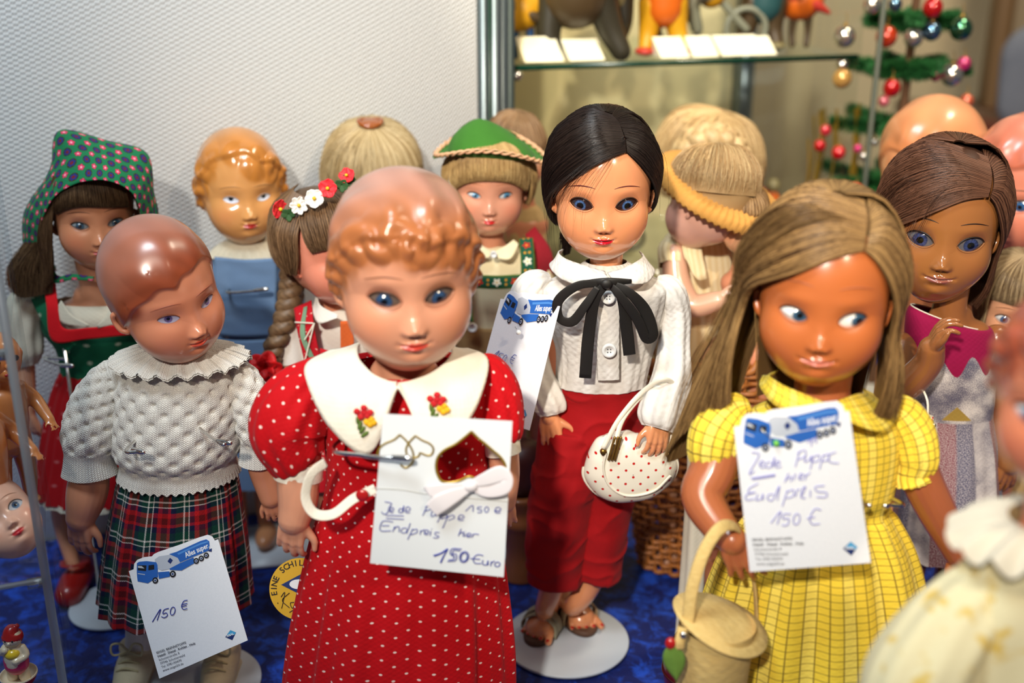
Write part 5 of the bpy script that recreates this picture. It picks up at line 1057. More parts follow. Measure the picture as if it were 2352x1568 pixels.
Mm.mesh('collar', ruled(Mm, [(1896, 925, -.036), (1862, 912, -.036), (1800, 885, -.026), (1768, 862, -.008), (1790, 850, .012)], [(1900, 946, -.040), (1868, 962, -.043), (1790, 935, -.034), (1748, 890, -.010), (1752, 862, .014)], 12, 30, bulge=.004, th=.001, wr=.0006), M_yel)
Mm.mesh('collar', ruled(Mm, [(1902, 925, -.036), (1935, 916, -.036), (1965, 905, -.026), (1985, 900, -.008), (1975, 885, .012)], [(1906, 946, -.040), (1960, 975, -.046), (2028, 990, -.036), (2066, 950, -.010), (2040, 915, .014)], 12, 30, bulge=.004, th=.001, wr=.0006), M_yel)
arm(Mm, M_skM, [(1664, 1000, -.006), (1638, 1080, -.014), (1614, 1140, -.024), (1650, 1205, -.040), (1682, 1240, -.052)], [50, 54, 50, 42, 34], dict(f=(.42, -.15, -1), t=(1, -.1, .35), p=(.1, 1, -.3), s=122, curl=(16, 20, 22, 24), spread=9, thumb=50, slim=1.0))
arm(Mm, M_skM, [(2090, 1010, -.004), (2112, 1090, -.004), (2150, 1170, .0), (2200, 1265, .006)], [48, 47, 44, 36], dict(f=(.5, -.1, -1), t=(-1, -.2, -.3), p=(-.3, 1, 0), s=110, curl=(25, 25, 25, 25)))
lx = [loc(Mm, G(1790, 1640)), loc(Mm, G(2000, 1640))]
body(Mm, M_skM, Mm.P(1885, 925), Mm.P(1880, 1250, .004), .050, .050, leg_r=.0185, legs=[[Mm.P(1812, 1330), Mm.P(1792, 1520), Vector((Mm.P(1792, 1520).x, .0, .03))], [Mm.P(1960, 1330), Mm.P(1970, 1520), Vector((Mm.P(1970, 1520).x, .0, .03))]])
stand(1, 1, .065, 'white doll stand under the yellow checked dress', .28, base_c=(Mm.L.x, .735, 0), rodxy=(0, .030), arms=([(2062, 1150, .70), (2035, 1160, .684)], [(1975, 1150, .684), (1992, 1158, .676)]))
IM = [[(p[0], p[1]) for p in q] for q in ([(175, 480), (242, 498), (205, 575), (165, 640), (160, 672), (200, 640)], [(245, 590), (285, 575), (268, 552), (245, 580), (262, 612), (300, 602)], [(345, 565), (310, 570), (305, 608), (345, 605), (380, 520), (362, 610)], [(385, 590), (425, 572), (405, 552), (385, 585), (400, 612), (440, 600)], [(170, 705), (385, 672)], [(185, 716), (382, 684)],
  [(595, 470), (560, 605)], [(575, 490), (640, 460), (650, 510), (585, 545)], [(650, 515), (640, 560), (680, 545), (700, 510), (695, 560)], [(720, 510), (690, 625)], [(715, 520), (765, 505), (765, 550), (710, 565)], [(805, 500), (770, 625)], [(795, 520), (850, 495), (850, 540), (795, 560)], [(915, 478), (860, 500), (850, 550), (880, 570), (940, 575)],
  [(500, 660), (465, 740)], [(475, 720), (525, 690), (520, 735)], [(560, 665), (545, 720)], [(590, 700), (630, 680), (605, 665), (590, 710), (630, 715)], [(650, 670), (645, 720)], [(650, 690), (690, 655)],
  [(235, 750), (160, 790), (150, 830), (210, 828), (130, 850), (130, 895), (200, 885)], [(230, 845), (215, 895), (260, 885), (275, 840), (275, 895)], [(370, 845), (325, 850), (315, 885), (360, 895), (420, 770), (400, 895)], [(490, 810), (445, 950)], [(480, 830), (540, 805), (540, 860), (480, 880)], [(560, 865), (575, 810), (600, 800)], [(610, 870), (650, 780), (620, 800), (610, 870), (650, 880)], [(690, 810), (690, 870)], [(815, 770), (735, 780), (750, 820), (830, 830), (825, 870), (745, 870)],
  [(345, 1100), (430, 995), (400, 1110)], [(520, 1020), (460, 1020), (450, 1060), (500, 1060), (490, 1115), (440, 1120)], [(660, 1060), (730, 1045)], [(785, 985), (730, 975), (685, 1060), (710, 1110), (775, 1105)], [(665, 400), (700, 370), (700, 430)], [(715, 390), (740, 350), (745, 405)])] + [('o', 570, 1065, 28, 48, .15)]
ZQM = [(25, 265), (1035, 130), (1222, 1458), (159, 1540)]
mp = lambda p: tuple(np.array([[22, 385], [950, 85], [1262, 1135], [350, 1525]])[3] * 1.0) if False else p
def remap(st):                              # from the tilted card's own tracing into the common card tracing
    def f(p):
        u, v = inv_quad(ZQM, p); a = [np.array(c, float) for c in ZQ]; q = a[3] * (1 - u) * (1 - v) + a[2] * u * (1 - v) + a[0] * (1 - u) * v + a[1] * u * v; return (q[0], q[1])
    if st[0] == 'o':
        _, cx, cy, rx, ry, sl = st; return [f((cx + rx * math.cos(a) + sl * math.sin(a) * ry, cy - ry * math.sin(a))) for a in np.linspace(1.2, 1.2 + 2 * PI, 14)]
    return [f(p) for p in st]
P_ink2 = mat('faint_violet_ink', srgb(140, 138, 205), .5)
truck_card(W(1686, 980, .650), W(1951, 944, .650), W(2000, 1292, .640), W(1722, 1313, .640), 'white price card with tanker truck held in front of the yellow checked dress', [remap(s_) for s_ in IM], ink=P_ink2, wd=.0004)
pin(W(1748, 985, .6488), W(1783, 1018, .6475), srgb(110, 190, 70), 'green headed pin stuck in the card on the yellow dress')
# straw handbag
M_straw = fabric('woven_straw_fabric', srgb(222, 190, 120), 700, fn=lambda nb, u, v: nb.mix(nb.noise(nb.xyz(u * 3.0, v * 14.0, 0.0), 60, 3), srgb(196, 160, 88), srgb(236, 208, 142)), bump=.5, rough=.75, wr=200)
sc = W(1650, 1490, .655); sb = empty('straw_handbag', sc, 'small lidded straw handbag on the arm of the yellow dressed doll', 'handbag')
def sP_(px, py, Y): return W(px, py, Y) - sc
k = mpp(1650, 1450, .655)
top = sP_(1648, 1432, .655)
def bucket(t, A): return 1 + .01 * np.sin(2 * A)
g = loft([(top.x, top.y, top.z, 88 * k, 80 * k), (top.x - .001, top.y, top.z - .012, 88 * k, 80 * k), (top.x - 4 * k, top.y, top.z - 150 * k, 82 * k, 70 * k), (top.x - 4 * k, top.y, top.z - 190 * k, 76 * k, 64 * k), (top.x - 4 * k, top.y, top.z - 192 * k, 1 * k, 1 * k)], 80, 50); mk('bag_body', g[0], g[1], M_straw, sb, uv=g[2])
A = np.linspace(0, 2 * PI, 80, endpoint=False); rows = []
for f_, zz in ((.01, .002), (.5, .0016), (1, .0), (1.01, -.0012), (.98, -.0022), (.01, -.0008)): rows.append(np.stack([118 * k * f_ * np.cos(A), 92 * k * f_ * np.sin(A), np.full(80, zz) + .0015 * f_ * np.sin(2 * A + .6)], -1))
V = np.concatenate(rows) @ np.array(Euler((math.radians(10), math.radians(22), 0)).to_matrix()).T + np.array(tuple(sP_(1655, 1428, .652)))
mk('lid', V, grid_faces(6, 80)[:, ::-1], M_straw, sb, uv=np.concatenate(rows)[:, :2] + .2)
g = tube([sP_(1578, 1440, .640), sP_(1590, 1350, .642), sP_(1618, 1265, .646), sP_(1655, 1212, .652), sP_(1690, 1210, .664), sP_(1712, 1250, .676), sP_(1732, 1340, .682), sP_(1738, 1425, .684)], .0042, 12, 90, squash=.3, up=(.3, 1, 0), cap=True); mk('handle', g[0], g[1], M_straw, sb, uv=g[2])
g = tube([sP_(1568, 1440, .634), sP_(1562, 1470, .630), sP_(1560, 1490, .630)], .0035, 10, 12, squash=.3, up=(0, 1, 0), cap=True); mk('closure_tab', g[0], g[1], M_straw, sb, uv=g[2])
g = ellipsoid(sP_(1570, 1458, .629), (.0026, .0018, .0026), 14, 10); mk('clasp_stud', g[0], g[1], M_chrome, sb)
g = ellipsoid(sP_(1540, 1477, .630), (.0036, .0030, .0044), 18, 12); mk('cherry', g[0], g[1], M_redbtn, sb)
n_ = 14; t = np.linspace(0, 1, n_); lf = np.stack([np.stack([sP_(1545, 1480, .628) + Vector((s_ * .0075 * math.sin(PI * x ** .8) + .004 * x, .002 * abs(s_) - .001 * x, -.029 * x)) for x in t]) for s_ in np.linspace(-1, 1, 9)], 1)
mk('felt_leaf', *sheet(lf, .0008)[:2], obj_fabric('green_felt', srgb(92, 128, 50), srgb(112, 148, 62), 300), sb)

# ================================================================ dark brown doll in printed wrap dress
N = Doll(.92, 2180, 'dark brown doll with brown hair in magenta and white printed wrap dress')
SKN = (.33, .125, .036); M_skN = skinmat('dark_brown_celluloid', (.30, .11, .034), .28, .5)
hN, hpN, wN, syN = make_head(N.o, 2172, 560, .882, 119, 5, 5, -3, M_gloss, skin=SKN, ex=.47, ew=.255, eu=.155, el=.14, ir=.14, pr=.07, gaze=(.0, -.01), iris=(.035, .05, .14), white=(.12, .11, .12), chin=1.22, mz=-.72, mw=.27, smile=.4, lipc=(.32, .10, .07), bl=.2, blush=(.45, .15, .05), sh=.3, shade=(.12, .04, .02), brow=(.02, .008, .004), bz=.38, lash=(.01, .005, .005))
wig(hN, wN, [
    dict(g=[[(.60, -.70, .95), Sp(8, 38, 1.08), Sp(-24, 20, 1.10), Sp(-54, 0, 1.14), Sp(-72, -22, 1.2), (-1.25, -.4, -1.1)],
            [(.62, -.6, 1.12), Sp(0, 52, 1.14), Sp(-44, 30, 1.20), Sp(-74, 0, 1.25), Sp(-84, -22, 1.3), (-1.5, -.1, -1.3)],
            [(.62, -.35, 1.32), Sp(-30, 64, 1.2), Sp(-76, 34, 1.26), Sp(-92, 0, 1.28), Sp(-98, -24, 1.3), (-1.4, .3, -1.4)],
            [(.55, .1, 1.5), Sp(-110, 68, 1.2), Sp(-112, 34, 1.24), Sp(-118, 0, 1.26), Sp(-124, -24, 1.3), (-1.1, .6, -1.4)]], n=3600, lift=.09, fuzz=.03, cut=.2, sf=12),
    dict(g=[[(.64, -.70, .95), Sp(50, 32, 1.07), Sp(62, 12, 1.08), Sp(74, -10, 1.12), Sp(84, -30, 1.14), (1.02, .1, -1.2), (.85, .1, -1.55)],
            [(.68, -.5, 1.15), Sp(72, 44, 1.14), Sp(84, 20, 1.17), Sp(94, -6, 1.18), Sp(100, -28, 1.2), (1.15, .35, -1.2), (.95, .3, -1.7)],
            [(.64, -.2, 1.35), Sp(105, 52, 1.16), Sp(110, 22, 1.2), Sp(115, -4, 1.2), Sp(120, -28, 1.2), (1.0, .6, -1.3), (.85, .5, -1.75)],
            [(.5, .3, 1.5), Sp(150, 56, 1.16), Sp(150, 22, 1.2), Sp(150, -4, 1.2), Sp(150, -28, 1.2), (.6, .9, -1.3), (.5, .8, -1.75)]], n=2400, lift=.07, fuzz=.02, cut=.15, sf=10),
    back_hair(1.22, -28, 900, -1.3),
    dict(g=[[(.62, -.4, 1.2), Sp(-10, 40, 1.2), Sp(-20, 10, 1.2), Sp(-30, -20, 1.2), Sp(-40, -40, 1.3)], [(.62, -.4, 1.3), Sp(-60, 40, 1.3), Sp(-80, 0, 1.4), Sp(-90, -30, 1.4), Sp(-90, -50, 1.5)]], n=60, lift=.1, fuzz=.10, cut=.5, sheet=False, thick=.6),
], (.030, .011, .006), (.19, .085, .048), rad=.00023, seed=8, rough=.38, capr=1.06)
def ikat(nb, u, v):
    q = nb.xyz(u, v, 0.0); sp = nb.noise(q, 1500, 3); m1 = nb.noise(q, 30, 3)
    white = nb.mix(((sp - .5) * 3 + (m1 - .5) * 3 + .35).op('MULTIPLY', 1.0, clamp=True), srgb(90, 86, 104), srgb(232, 222, 214))
    sc_ = ((u * (2 * PI / .024)).sin() * .009 + .046) ; top = v.lt(sc_, .0012)
    c = nb.mix(top, white, srgb(140, 12, 62))
    tri = (((u / .06).fr() - .5).ab() * .06 * 1.2 + (.098 - v)).lt(.014, .001) * v.lt(.098, .0004) * v.gt(.070)
    c = nb.mix(tri, c, srgb(160, 132, 62))
    fa = ((u / .045).fr()); st = nb.mix(fa.lt(.32, .04), nb.mix(fa.lt(.62, .04), white, srgb(40, 44, 88)), srgb(112, 14, 48)); spk = ((sp - .42) * 9).op('MULTIPLY', 1.0, clamp=True)
    low = nb.mix(spk * .8 + .2, srgb(214, 204, 200), st)
    return nb.mix(v.gt(.101), c, low)
M_ikat = fabric('ikat_printed_cotton', (.6, .5, .5), 1300, fn=ikat, bump=.35)
rg = [N.ring(716, 2092, 2258, .55), N.ring(735, 2080, 2278, .6), N.ring(820, 2078, 2288, .62), N.ring(900, 2088, 2284, .62), N.ring(960, 2092, 2280, .62), N.ring(1040, 2080, 2290, .66), N.ring(1150, 2062, 2296, .7), N.ring(1260, 2050, 2300, .72)]
g = loft(rg, 150, 90, fold=lambda t, A: 1 + (.03 * np.sin(9 * A + 2) + .015 * np.sin(19 * A + 5 * t)) * ss(.45, .7, t) + .008 * np.sin(5 * A + 8 * t)); V = g[0]
tt = np.repeat(np.linspace(0, 1, 90), 150); xr = (V[:, 0] - V[:, 0].mean()) / .04; V[:, 2] -= (1 - ss(.0, .25, tt)) * (xr + .7) * .013
N.mesh('printed_wrap_dress', (V, g[1], g[2]), M_ikat)
q = V.reshape(90, 150, 3)[0]; g = tube(np.concatenate([q, q[:1]]), .0006, 5, 150); N.mesh('stitched_neckline', g, M_cream)
arm(N, M_skN, [(2072, 800, -.004), (2056, 880, -.02), (2085, 880, -.034), (2130, 835, -.046), (2140, 800, -.052)], [38, 40, 38, 34, 30], dict(f=(.12, -.25, 1), t=(1, .15, -.1) if False else (-.2, -1, .1), p=(1, -.2, .1), s=100, curl=(42, 38, 34, 30), spread=7, thumb=25, slim=1.0))
arm(N, M_skN, [(2290, 780, .004), (2318, 850, .002), (2326, 960, .002), (2318, 1060, -.004)], [36, 38, 36, 30], dict(f=(-.1, -.2, -1), t=(-1, -.2, 0), p=(-.4, 1, 0), s=90, curl=(25, 25, 25, 25)))
body(N, M_skN, N.P(2180, 712), N.P(2186, 960, .004), .037, .031, leg_r=.0135, legx=.018)
stand(1, 1, .055, 'white doll stand under the printed wrap dress', .30, base_c=(N.L.x, .94, 0), rodxy=(0, .026), arms=([(2090, 962, .885), (2140, 975, .868)],))
# flowered cloth pouch hanging at her waist
fl = empty('flowered_pouch', W(2110, 1000, .873), 'small flowered cloth pouch hanging at the waist of the printed wrap dress', 'pouch')
M_flow = fabric('flowered_cotton', srgb(232, 226, 205), 1200, fn=lambda nb, u, v: nb.mix(nb.noise(nb.vec, 120, 2).gt(.56), nb.mix(nb.noise(nb.vec, 150, 1).gt(.55), srgb(232, 226, 205), srgb(112, 122, 62)), srgb(206, 36, 30)))
g = loft([(0, 0, .018, .010, .004), (0, 0, .008, .012, .006), (0, 0, -.010, .014, .008), (0, 0, -.022, .011, .006), (0, 0, -.024, .001, .001)], 40, 24); mk('pouch_bag', g[0], g[1], M_flow, fl, uv=g[2])
g = tube([(.004, -.004, .017), (.002, -.002, .034), (-.004, .010, .046), (-.012, .02, .05)], .0010, 6, 14); mk('pouch_cord', g[0], g[1], M_cream, fl)
# ================================================================ doll with green headscarf
S = Doll(1.02, 215, 'brown haired doll with green flowered headscarf and red and green dress')
SKS = (.62, .25, .125); M_skS = skinmat('scarf_doll_skin', (.66, .29, .16), .35, .3)
hS, hpS, wS, syS = make_head(S.o, 226, 518, .985, 89, 5, 4, 0, skin=SKS, ex=.44, ew=.22, eu=.11, el=.11, ir=.105, pr=.045, iris=(.04, .10, .16), white=(.25, .28, .30), lipc=(.62, .02, .03), bl=.3, chin=1.06, sh=.3, brow=(.2, .07, .03), res=.8)
wig(hS, wS, [
    dict(g=[[Sp(-70, 58, 1.08), Sp(-62, 40, 1.14), Sp(-58, 22, 1.14), Sp(-60, 8, 1.1)], [Sp(-30, 66, 1.1), Sp(-28, 48, 1.16), Sp(-26, 32, 1.15), Sp(-26, 21, 1.10)], [Sp(10, 66, 1.1), Sp(10, 48, 1.16), Sp(10, 32, 1.15), Sp(10, 19, 1.10)], [Sp(50, 62, 1.08), Sp(46, 44, 1.14), Sp(44, 26, 1.14), Sp(46, 12, 1.1)]], n=1500, lift=.05, fuzz=.02, cut=.12, sf=15),
    dict(g=[[Sp(-62, 30, 1.1), Sp(-72, 5, 1.12), Sp(-82, -20, 1.15), (-1.15, .0, -1.2), (-1.3, -.1, -2.0)], [Sp(-80, 30, 1.12), Sp(-88, 0, 1.2), (-1.5, .25, -.7), (-1.95, .2, -1.3), (-2.1, .1, -2.1)], [Sp(-110, 30, 1.12), Sp(-110, 0, 1.25), (-1.6, .6, -.6), (-2.15, .5, -1.2), (-2.35, .4, -1.8)]], n=1500, lift=.08, fuzz=.05, cut=.25, m=18, sf=9),
    dict(g=[[Sp(-60, 50, 1.1), (-1.02, -.45, .3), (-1.12, -.40, -.4), (-1.2, -.3, -1.2), (-1.25, -.2, -1.6)], [Sp(-70, 50, 1.15), (-1.3, -.25, .2), (-1.45, -.2, -.5), (-1.4, -.1, -1.2), (-1.5, -.1, -1.9)]], n=600, lift=.06, fuzz=.03),
    dict(g=[[Sp(62, 30, 1.1), Sp(76, 0, 1.12), Sp(90, -28, 1.15), (1.0, .4, -1.3)], [Sp(90, 30, 1.12), Sp(100, 0, 1.16), Sp(110, -28, 1.15), (.8, .7, -1.3)]], n=500, lift=.05, fuzz=.03),
], (.030, .014, .007), (.17, .095, .045), rad=.00026, seed=12)
def folk(nb, u, v):
    p = .0155
    def one(ou, ov):
        a = (((u + ou) / p).fr() - .5) * p; b = (((v + ov) / p).fr() - .5) * p; return a, b, a.hyp(b)
    a, b, r = one(0, 0); a2, b2, r2 = one(p / 2, p / 2); th = b.op('ARCTAN2', a); th2 = b2.op('ARCTAN2', a2)
    g = srgb(22, 118, 74)
    c = nb.mix(r.lt(.0046, .0003), g, srgb(52, 56, 22)); c = nb.mix((r - (th * 6).cos() * .0005).lt(.0034, .0002), c, srgb(34, 44, 120)); c = nb.mix(r.lt(.0017, .0002), c, srgb(112, 28, 40))
    c = nb.mix((r2 - (th2 * 5).cos() * .0004).lt(.0033, .0002), c, srgb(120, 18, 38)); c = nb.mix((r2 - (th2 * 5).cos() * .0005).lt(.0028, .0002), c, srgb(226, 70, 110)); c = nb.mix(r2.lt(.0010, .0002), c, srgb(250, 180, 190))
    return c
M_folk = fabric('green_folk_print_cotton', srgb(22, 118, 74), 1500, fn=folk, bump=.3, rough=.75)
fr_ = [(124, 640, -.01), (92, 570, -.02), (100, 500, -.036), (140, 440, -.044), (222, 413, -.050), (290, 432, -.044), (318, 475, -.036), (332, 540, -.02), (318, 610, -.01)]
ou_ = [(112, 640, .0), (66, 580, .0), (58, 490, .004), (118, 392, .006), (136, 302, .012), (252, 325, .012), (336, 352, .010), (350, 440, .004), (362, 500, .0), (352, 590, .0)]
bk_ = [(130, 620, .03), (105, 560, .05), (100, 490, .06), (140, 420, .075), (190, 370, .085), (250, 370, .085), (290, 390, .07), (315, 440, .06), (325, 500, .05), (320, 590, .03)]
md_ = [(116, 640, -.008), (66, 575, -.012), (68, 492, -.018), (112, 415, -.022), (172, 352, -.022), (256, 362, -.024), (322, 398, -.020), (344, 450, -.016), (352, 520, -.012), (338, 600, -.006)]
rows = [crom([tuple(S.P(*p)) for p in q], 70) for q in (fr_, md_, ou_, bk_)]
Gd = np.stack([crom(np.stack([r[j] for r in rows]), 34) for j in range(70)], 1); Gd += (.0010 * noise3(Gd.reshape(-1, 3), 24, 9).reshape(34, 70))[..., None] * np.array([.5, 1, .5])
S.mesh('headscarf', sheet(Gd, .0008), M_folk)
S.mesh('headscarf_tie', tube(S.pts((110, 600, -.014), (118, 632, -.016), (135, 642, -.022), (165, 636, -.030), (215, 640, -.034)), [.004, .005, .0035, .003, .002], 12, 30, squash=.5), M_folk)
M_dg = fabric('dark_green_cotton_with_snow_stars', srgb(14, 92, 62), 1500, fn=lambda nb, u, v: nb.mix(((((u / .022).fr() - .5).hyp((v / .022 + .5).fr() - .5) * .022 - ((((v / .022 + .5).fr() - .5).op('ARCTAN2', (u / .022).fr() - .5)) * 8).cos() * .0012).lt(.0016, .0003)) * .8, srgb(12, 88, 58), srgb(200, 205, 180)), rough=.8)
M_rd = fabric('red_cotton_with_snow_stars', srgb(168, 10, 18), 1500, fn=lambda nb, u, v: nb.mix(((((u / .026).fr() - .5).hyp((v / .026).fr() - .5) * .026 - ((((v / .026).fr() - .5).op('ARCTAN2', (u / .026).fr() - .5)) * 8).cos() * .0010).lt(.0012, .0003)) * .45, srgb(160, 10, 18), srgb(220, 150, 150)), rough=.8)
M_trim = fabric('red_cotton_trim', srgb(205, 18, 28), 1500); M_offw = fabric('off_white_cotton', srgb(214, 206, 186), 1300, wr=50)
body(S, M_skS, S.P(222, 668), S.P(225, 880), .041, .034, leg_r=.012, legs=[[S.P(170, 960), S.P(140, 1160), loc(S, G(178, 1352)) + Vector((0, .0, .022))], [S.P(290, 960), S.P(300, 1160), Vector((S.P(300, 1160).x, 0, .022))]], foot=False)
rg = [S.ring(728, 92, 350, .45), S.ring(760, 100, 345, .52), S.ring(800, 130, 330, .58), S.ring(860, 142, 320, .62)]
S.mesh('bodice', loft(rg, 90, 30), M_dg)
rg = [S.ring(690, 120, 318, .45), S.ring(720, 96, 340, .50), S.ring(760, 102, 340, .48)]
g = loft(rg, 90, 16); S.mesh('blouse', g, M_offw)
ab = S.m(700)
S.mesh('bodice_strap', ruled(S, [(62, 668, -.006), (88, 720, -.024), (118, 775, -.032), (160, 810, -.036)], [(112, 645, .0), (118, 705, -.026), (132, 765, -.034), (175, 790, -.038)], 8, 20, th=.001), M_dg)
S.mesh('neck_trim', ruled(S, [(101, 656, -.010), (108, 700, -.030), (122, 782, -.038), (200, 778, -.0395), (300, 768, -.038)], [(128, 648, -.008), (134, 700, -.032), (146, 752, -.0385), (205, 752, -.040), (300, 742, -.038)], 8, 40, th=.001), M_trim)
S.mesh('blouse_collar', ruled(S, [(140, 690, -.034), (165, 722, -.038), (206, 748, -.041)], [(134, 700, -.0345), (140, 740, -.0375), (200, 752, -.0405)], 6, 16, th=.001), M_offw)
S.mesh('blouse_collar', ruled(S, [(262, 690, -.034), (245, 722, -.038), (222, 748, -.041)], [(300, 690, -.030), (290, 735, -.036), (226, 752, -.0405)], 6, 16, th=.001), M_offw)
S.mesh('puffed_sleeve', tube(S.pts((92, 672, .0), (62, 700, .0), (52, 760, -.002), (58, 810, -.006), (64, 838, -.008)), [r * ab for r in (22, 42, 46, 40, 24)], 70, 44, fold=puff(10, .06, 3)), M_offw)
S.mesh('puffed_sleeve', tube(S.pts((335, 680, .0), (362, 700, .0), (372, 760, .002), (366, 820, .0)), [r * ab for r in (22, 38, 42, 24)], 70, 44, fold=puff(10, .06, 4)), M_offw)
rg = [S.ring(850, 142, 322, .62), S.ring(900, 122, 345, .66), S.ring(980, 104, 368, .7), S.ring(1060, 92, 388, .72), S.ring(1115, 82, 400, .74)]
S.mesh('skirt', loft(rg, 200, 50, fold=pleats(22, .03, .06, 5)), M_rd)
S.mesh('lace_hem', loft([S.ring(1112, 84, 398, .74), S.ring(1124, 82, 401, .74)], 260, 4, fold=lambda t, A: 1 + .03 * np.sin(22 * A) + .012 * t * np.sin(90 * A)), M_offw)
arm(S, M_skS, [(58, 800, -.006), (60, 870, -.008), (64, 925, -.012), (66, 950, -.014)], [20, 21, 18, 15], dict(f=(.1, -.1, -1), t=(1, -.4, 0), p=(.3, 1, 0), s=62, curl=(20, 20, 20, 20), spread=4, thumb=18), label=None)
arm(S, M_skS, [(370, 800, .0), (380, 870, -.0), (388, 930, -.0)], [20, 20, 16], dict(f=(.1, -.1, -1), t=(-1, -.4, 0), p=(-.3, 1, 0), s=60))
M_rshoe = mat('red_shoe_leather', srgb(150, 24, 20), .35, Coat_Weight=.3)
for i, (px, py) in enumerate(((180, 1352), (330, 1345))):
    fp = loc(S, G(px, py)); fp.z = 0; fp.y = 0 if i else fp.y
    sh = blob('shoe', [tube([fp + Vector((0, .014, .013)), fp + Vector((0, -.006, .012)), fp + Vector((.001, -.026, .010))], [.013, .0145, .0135], 20, 14, rnd=True), tube([fp + Vector((0, .010, .014)), fp + Vector((0, .012, .028))], [.0125, .0118], 20, 6, cap=True)], .0014, M_rshoe, S.o, 5)
    if i == 0:
        g = tube([fp + Vector((-.013, .004, .030)), fp + Vector((-.006, -.012, .034)), fp + Vector((.006, -.012, .034)), fp + Vector((.013, .004, .030))], .0032, 10, 20, squash=.4, up=(0, 0, 1), cap=True); mk('ankle_strap', g[0], g[1], M_rshoe, sh)
stand(262, 1392, 98, 'round white doll stand under the red shoed doll with the headscarf', .27, rodxy=(-.02, .018), arms=([(100, 822, .99), (140, 838, .978), (162, 839, .974)],))

# ================================================================ blond moulded hair doll in blue dress
Cc = Doll(1.10, 565, 'doll with moulded golden hair in blue dress with red dots')
SKC = (.70, .33, .11)
hC, hpC, wC, syC = make_head(Cc.o, 570, 458, 1.062, 89, 10, 2, 0, M_gloss, skin=SKC, ex=.42, ew=.19, eu=.085, el=.085, ir=.065, pr=.042, painted=True, iris=(.02, .05, .10), white=(.78, .82, .95), lipc=(.58, .03, .02), bl=.2, mz=-.68, mw=.19, brow=(.40, .20, .07), bz=.30, chin=1.04, gaze=(.0, .03), lash=(.35, .25, .2),
  hair=[(90, .86), (70, .78), (50, .80), (25, 1.2), (0, 1.35), (-25, 1.65), (-60, 2.2), (-90, 2.3), (-120, 2.2), (205, 1.65), (180, 1.35), (150, 1.2), (125, 1.0), (105, .92)], wave=.010, wk=6, hc=(.60, .23, .045), hc2=(.64, .27, .06), hth=.09,
  curls=[(66, .80, .40, .8, .13), (42, .92, .30, 1.4, .15), (100, .98, .34, 1.0, .07), (152, 1.24, .30, 1.5, .12), (176, 1.40, .27, 1.6, .16), (197, 1.58, .26, 1.5, .16), (132, 1.18, .30, 1.4, .08), (15, 1.26, .27, 1.5, .15), (-10, 1.48, .27, 1.5, .17), (-28, 1.66, .22, 1.5, .12)])
def bl(nb, u, v):
    a = dots(u, v, .052, .0036, .0004); b = dots(u + .006, v + .012, .052, .0022, .0004)
    return nb.mix(b, nb.mix(a, srgb(112, 140, 176), srgb(206, 60, 52)), srgb(214, 210, 196))
M_bl = fabric('blue_cotton_with_red_dots', srgb(112, 140, 176), 1300, fn=bl, rough=.85, wr=40)
M_bln = fabric('blue_cotton', srgb(108, 136, 172), 1300, wr=40)
M_lace = obj_fabric('cream_lace', srgb(206, 196, 172), srgb(232, 224, 204), 500, .9)
rg = [Cc.ring(572, 500, 640, .6), Cc.ring(592, 480, 660, .55), Cc.ring(640, 474, 668, .5), Cc.ring(760, 480, 664, .55), Cc.ring(790, 486, 658, .56), Cc.ring(860, 470, 672, .6), Cc.ring(960, 448, 696, .64), Cc.ring(1085, 436, 710, .66)]
Cc.mesh('blue_dress', loft(rg, 120, 80, fold=lambda t, A: 1 + .03 * np.sin(9 * A + 1) * ss(.5, .7, t) + .008 * np.sin(4 * A + 9 * t)), M_bl)
Cc.mesh('lace_collar', loft([Cc.ring(548, 530, 610, .8, -.004), Cc.ring(562, 500, 640, .72, -.004), Cc.ring(585, 478, 664, .62, -.004)], 200, 10, fold=lambda t, A: 1 + .03 * t * np.sin(26 * A)), M_lace)
Cc.mesh('dress_panel', ruled(Cc, [(492, 590, -.030), (560, 596, -.034), (636, 592, -.032)], [(498, 770, -.028), (560, 775, -.032), (632, 772, -.030)], 24, 24, th=.001, wr=.001), M_bln)
Cc.mesh('waistband', ruled(Cc, [(484, 776, -.030), (560, 782, -.035), (652, 778, -.030)], [(482, 812, -.031), (560, 820, -.036), (656, 814, -.031)], 8, 24, th=.001, wr=.0006), M_bln)
Cc.mesh('sleeve', tube(Cc.pts((500, 590, 0), (478, 620, 0), (470, 700, 0), (474, 790, 0)), [r * Cc.m(700) for r in (16, 26, 28, 24)], 40, 30, fold=puff(6, .05, 2)), M_bln)
Cc.mesh('sleeve', tube(Cc.pts((640, 590, 0), (664, 620, 0), (672, 700, 0), (668, 790, 0)), [r * Cc.m(700) for r in (16, 26, 28, 24)], 40, 30, fold=puff(6, .05, 3)), M_bln)
M_skC = skinmat('honey_celluloid', (.62, .27, .12), .35, .3)
body(Cc, M_skC, Cc.P(570, 575), Cc.P(572, 860), .036, .036, leg_r=.0135, legs=[[Cc.P(530, 900), Vector((Cc.P(535, 1000).x, 0, .14)), Vector((Cc.P(535, 1000).x, .0, .02))], [Cc.P(592, 900), Vector((Cc.P(592, 1000).x, 0, .14)), Vector((Cc.P(592, 1000).x, .0, .02))]])
stand(1, 1, .052, 'square white doll stand behind the tartan skirt under the blue dressed doll', .30, base_c=(Cc.L.x + .012, 1.085, 0), square=True, rodxy=(0, .026), rot=.2, arms=([(520, 668, 1.06), (560, 670, 1.052), (608, 664, 1.05)],))

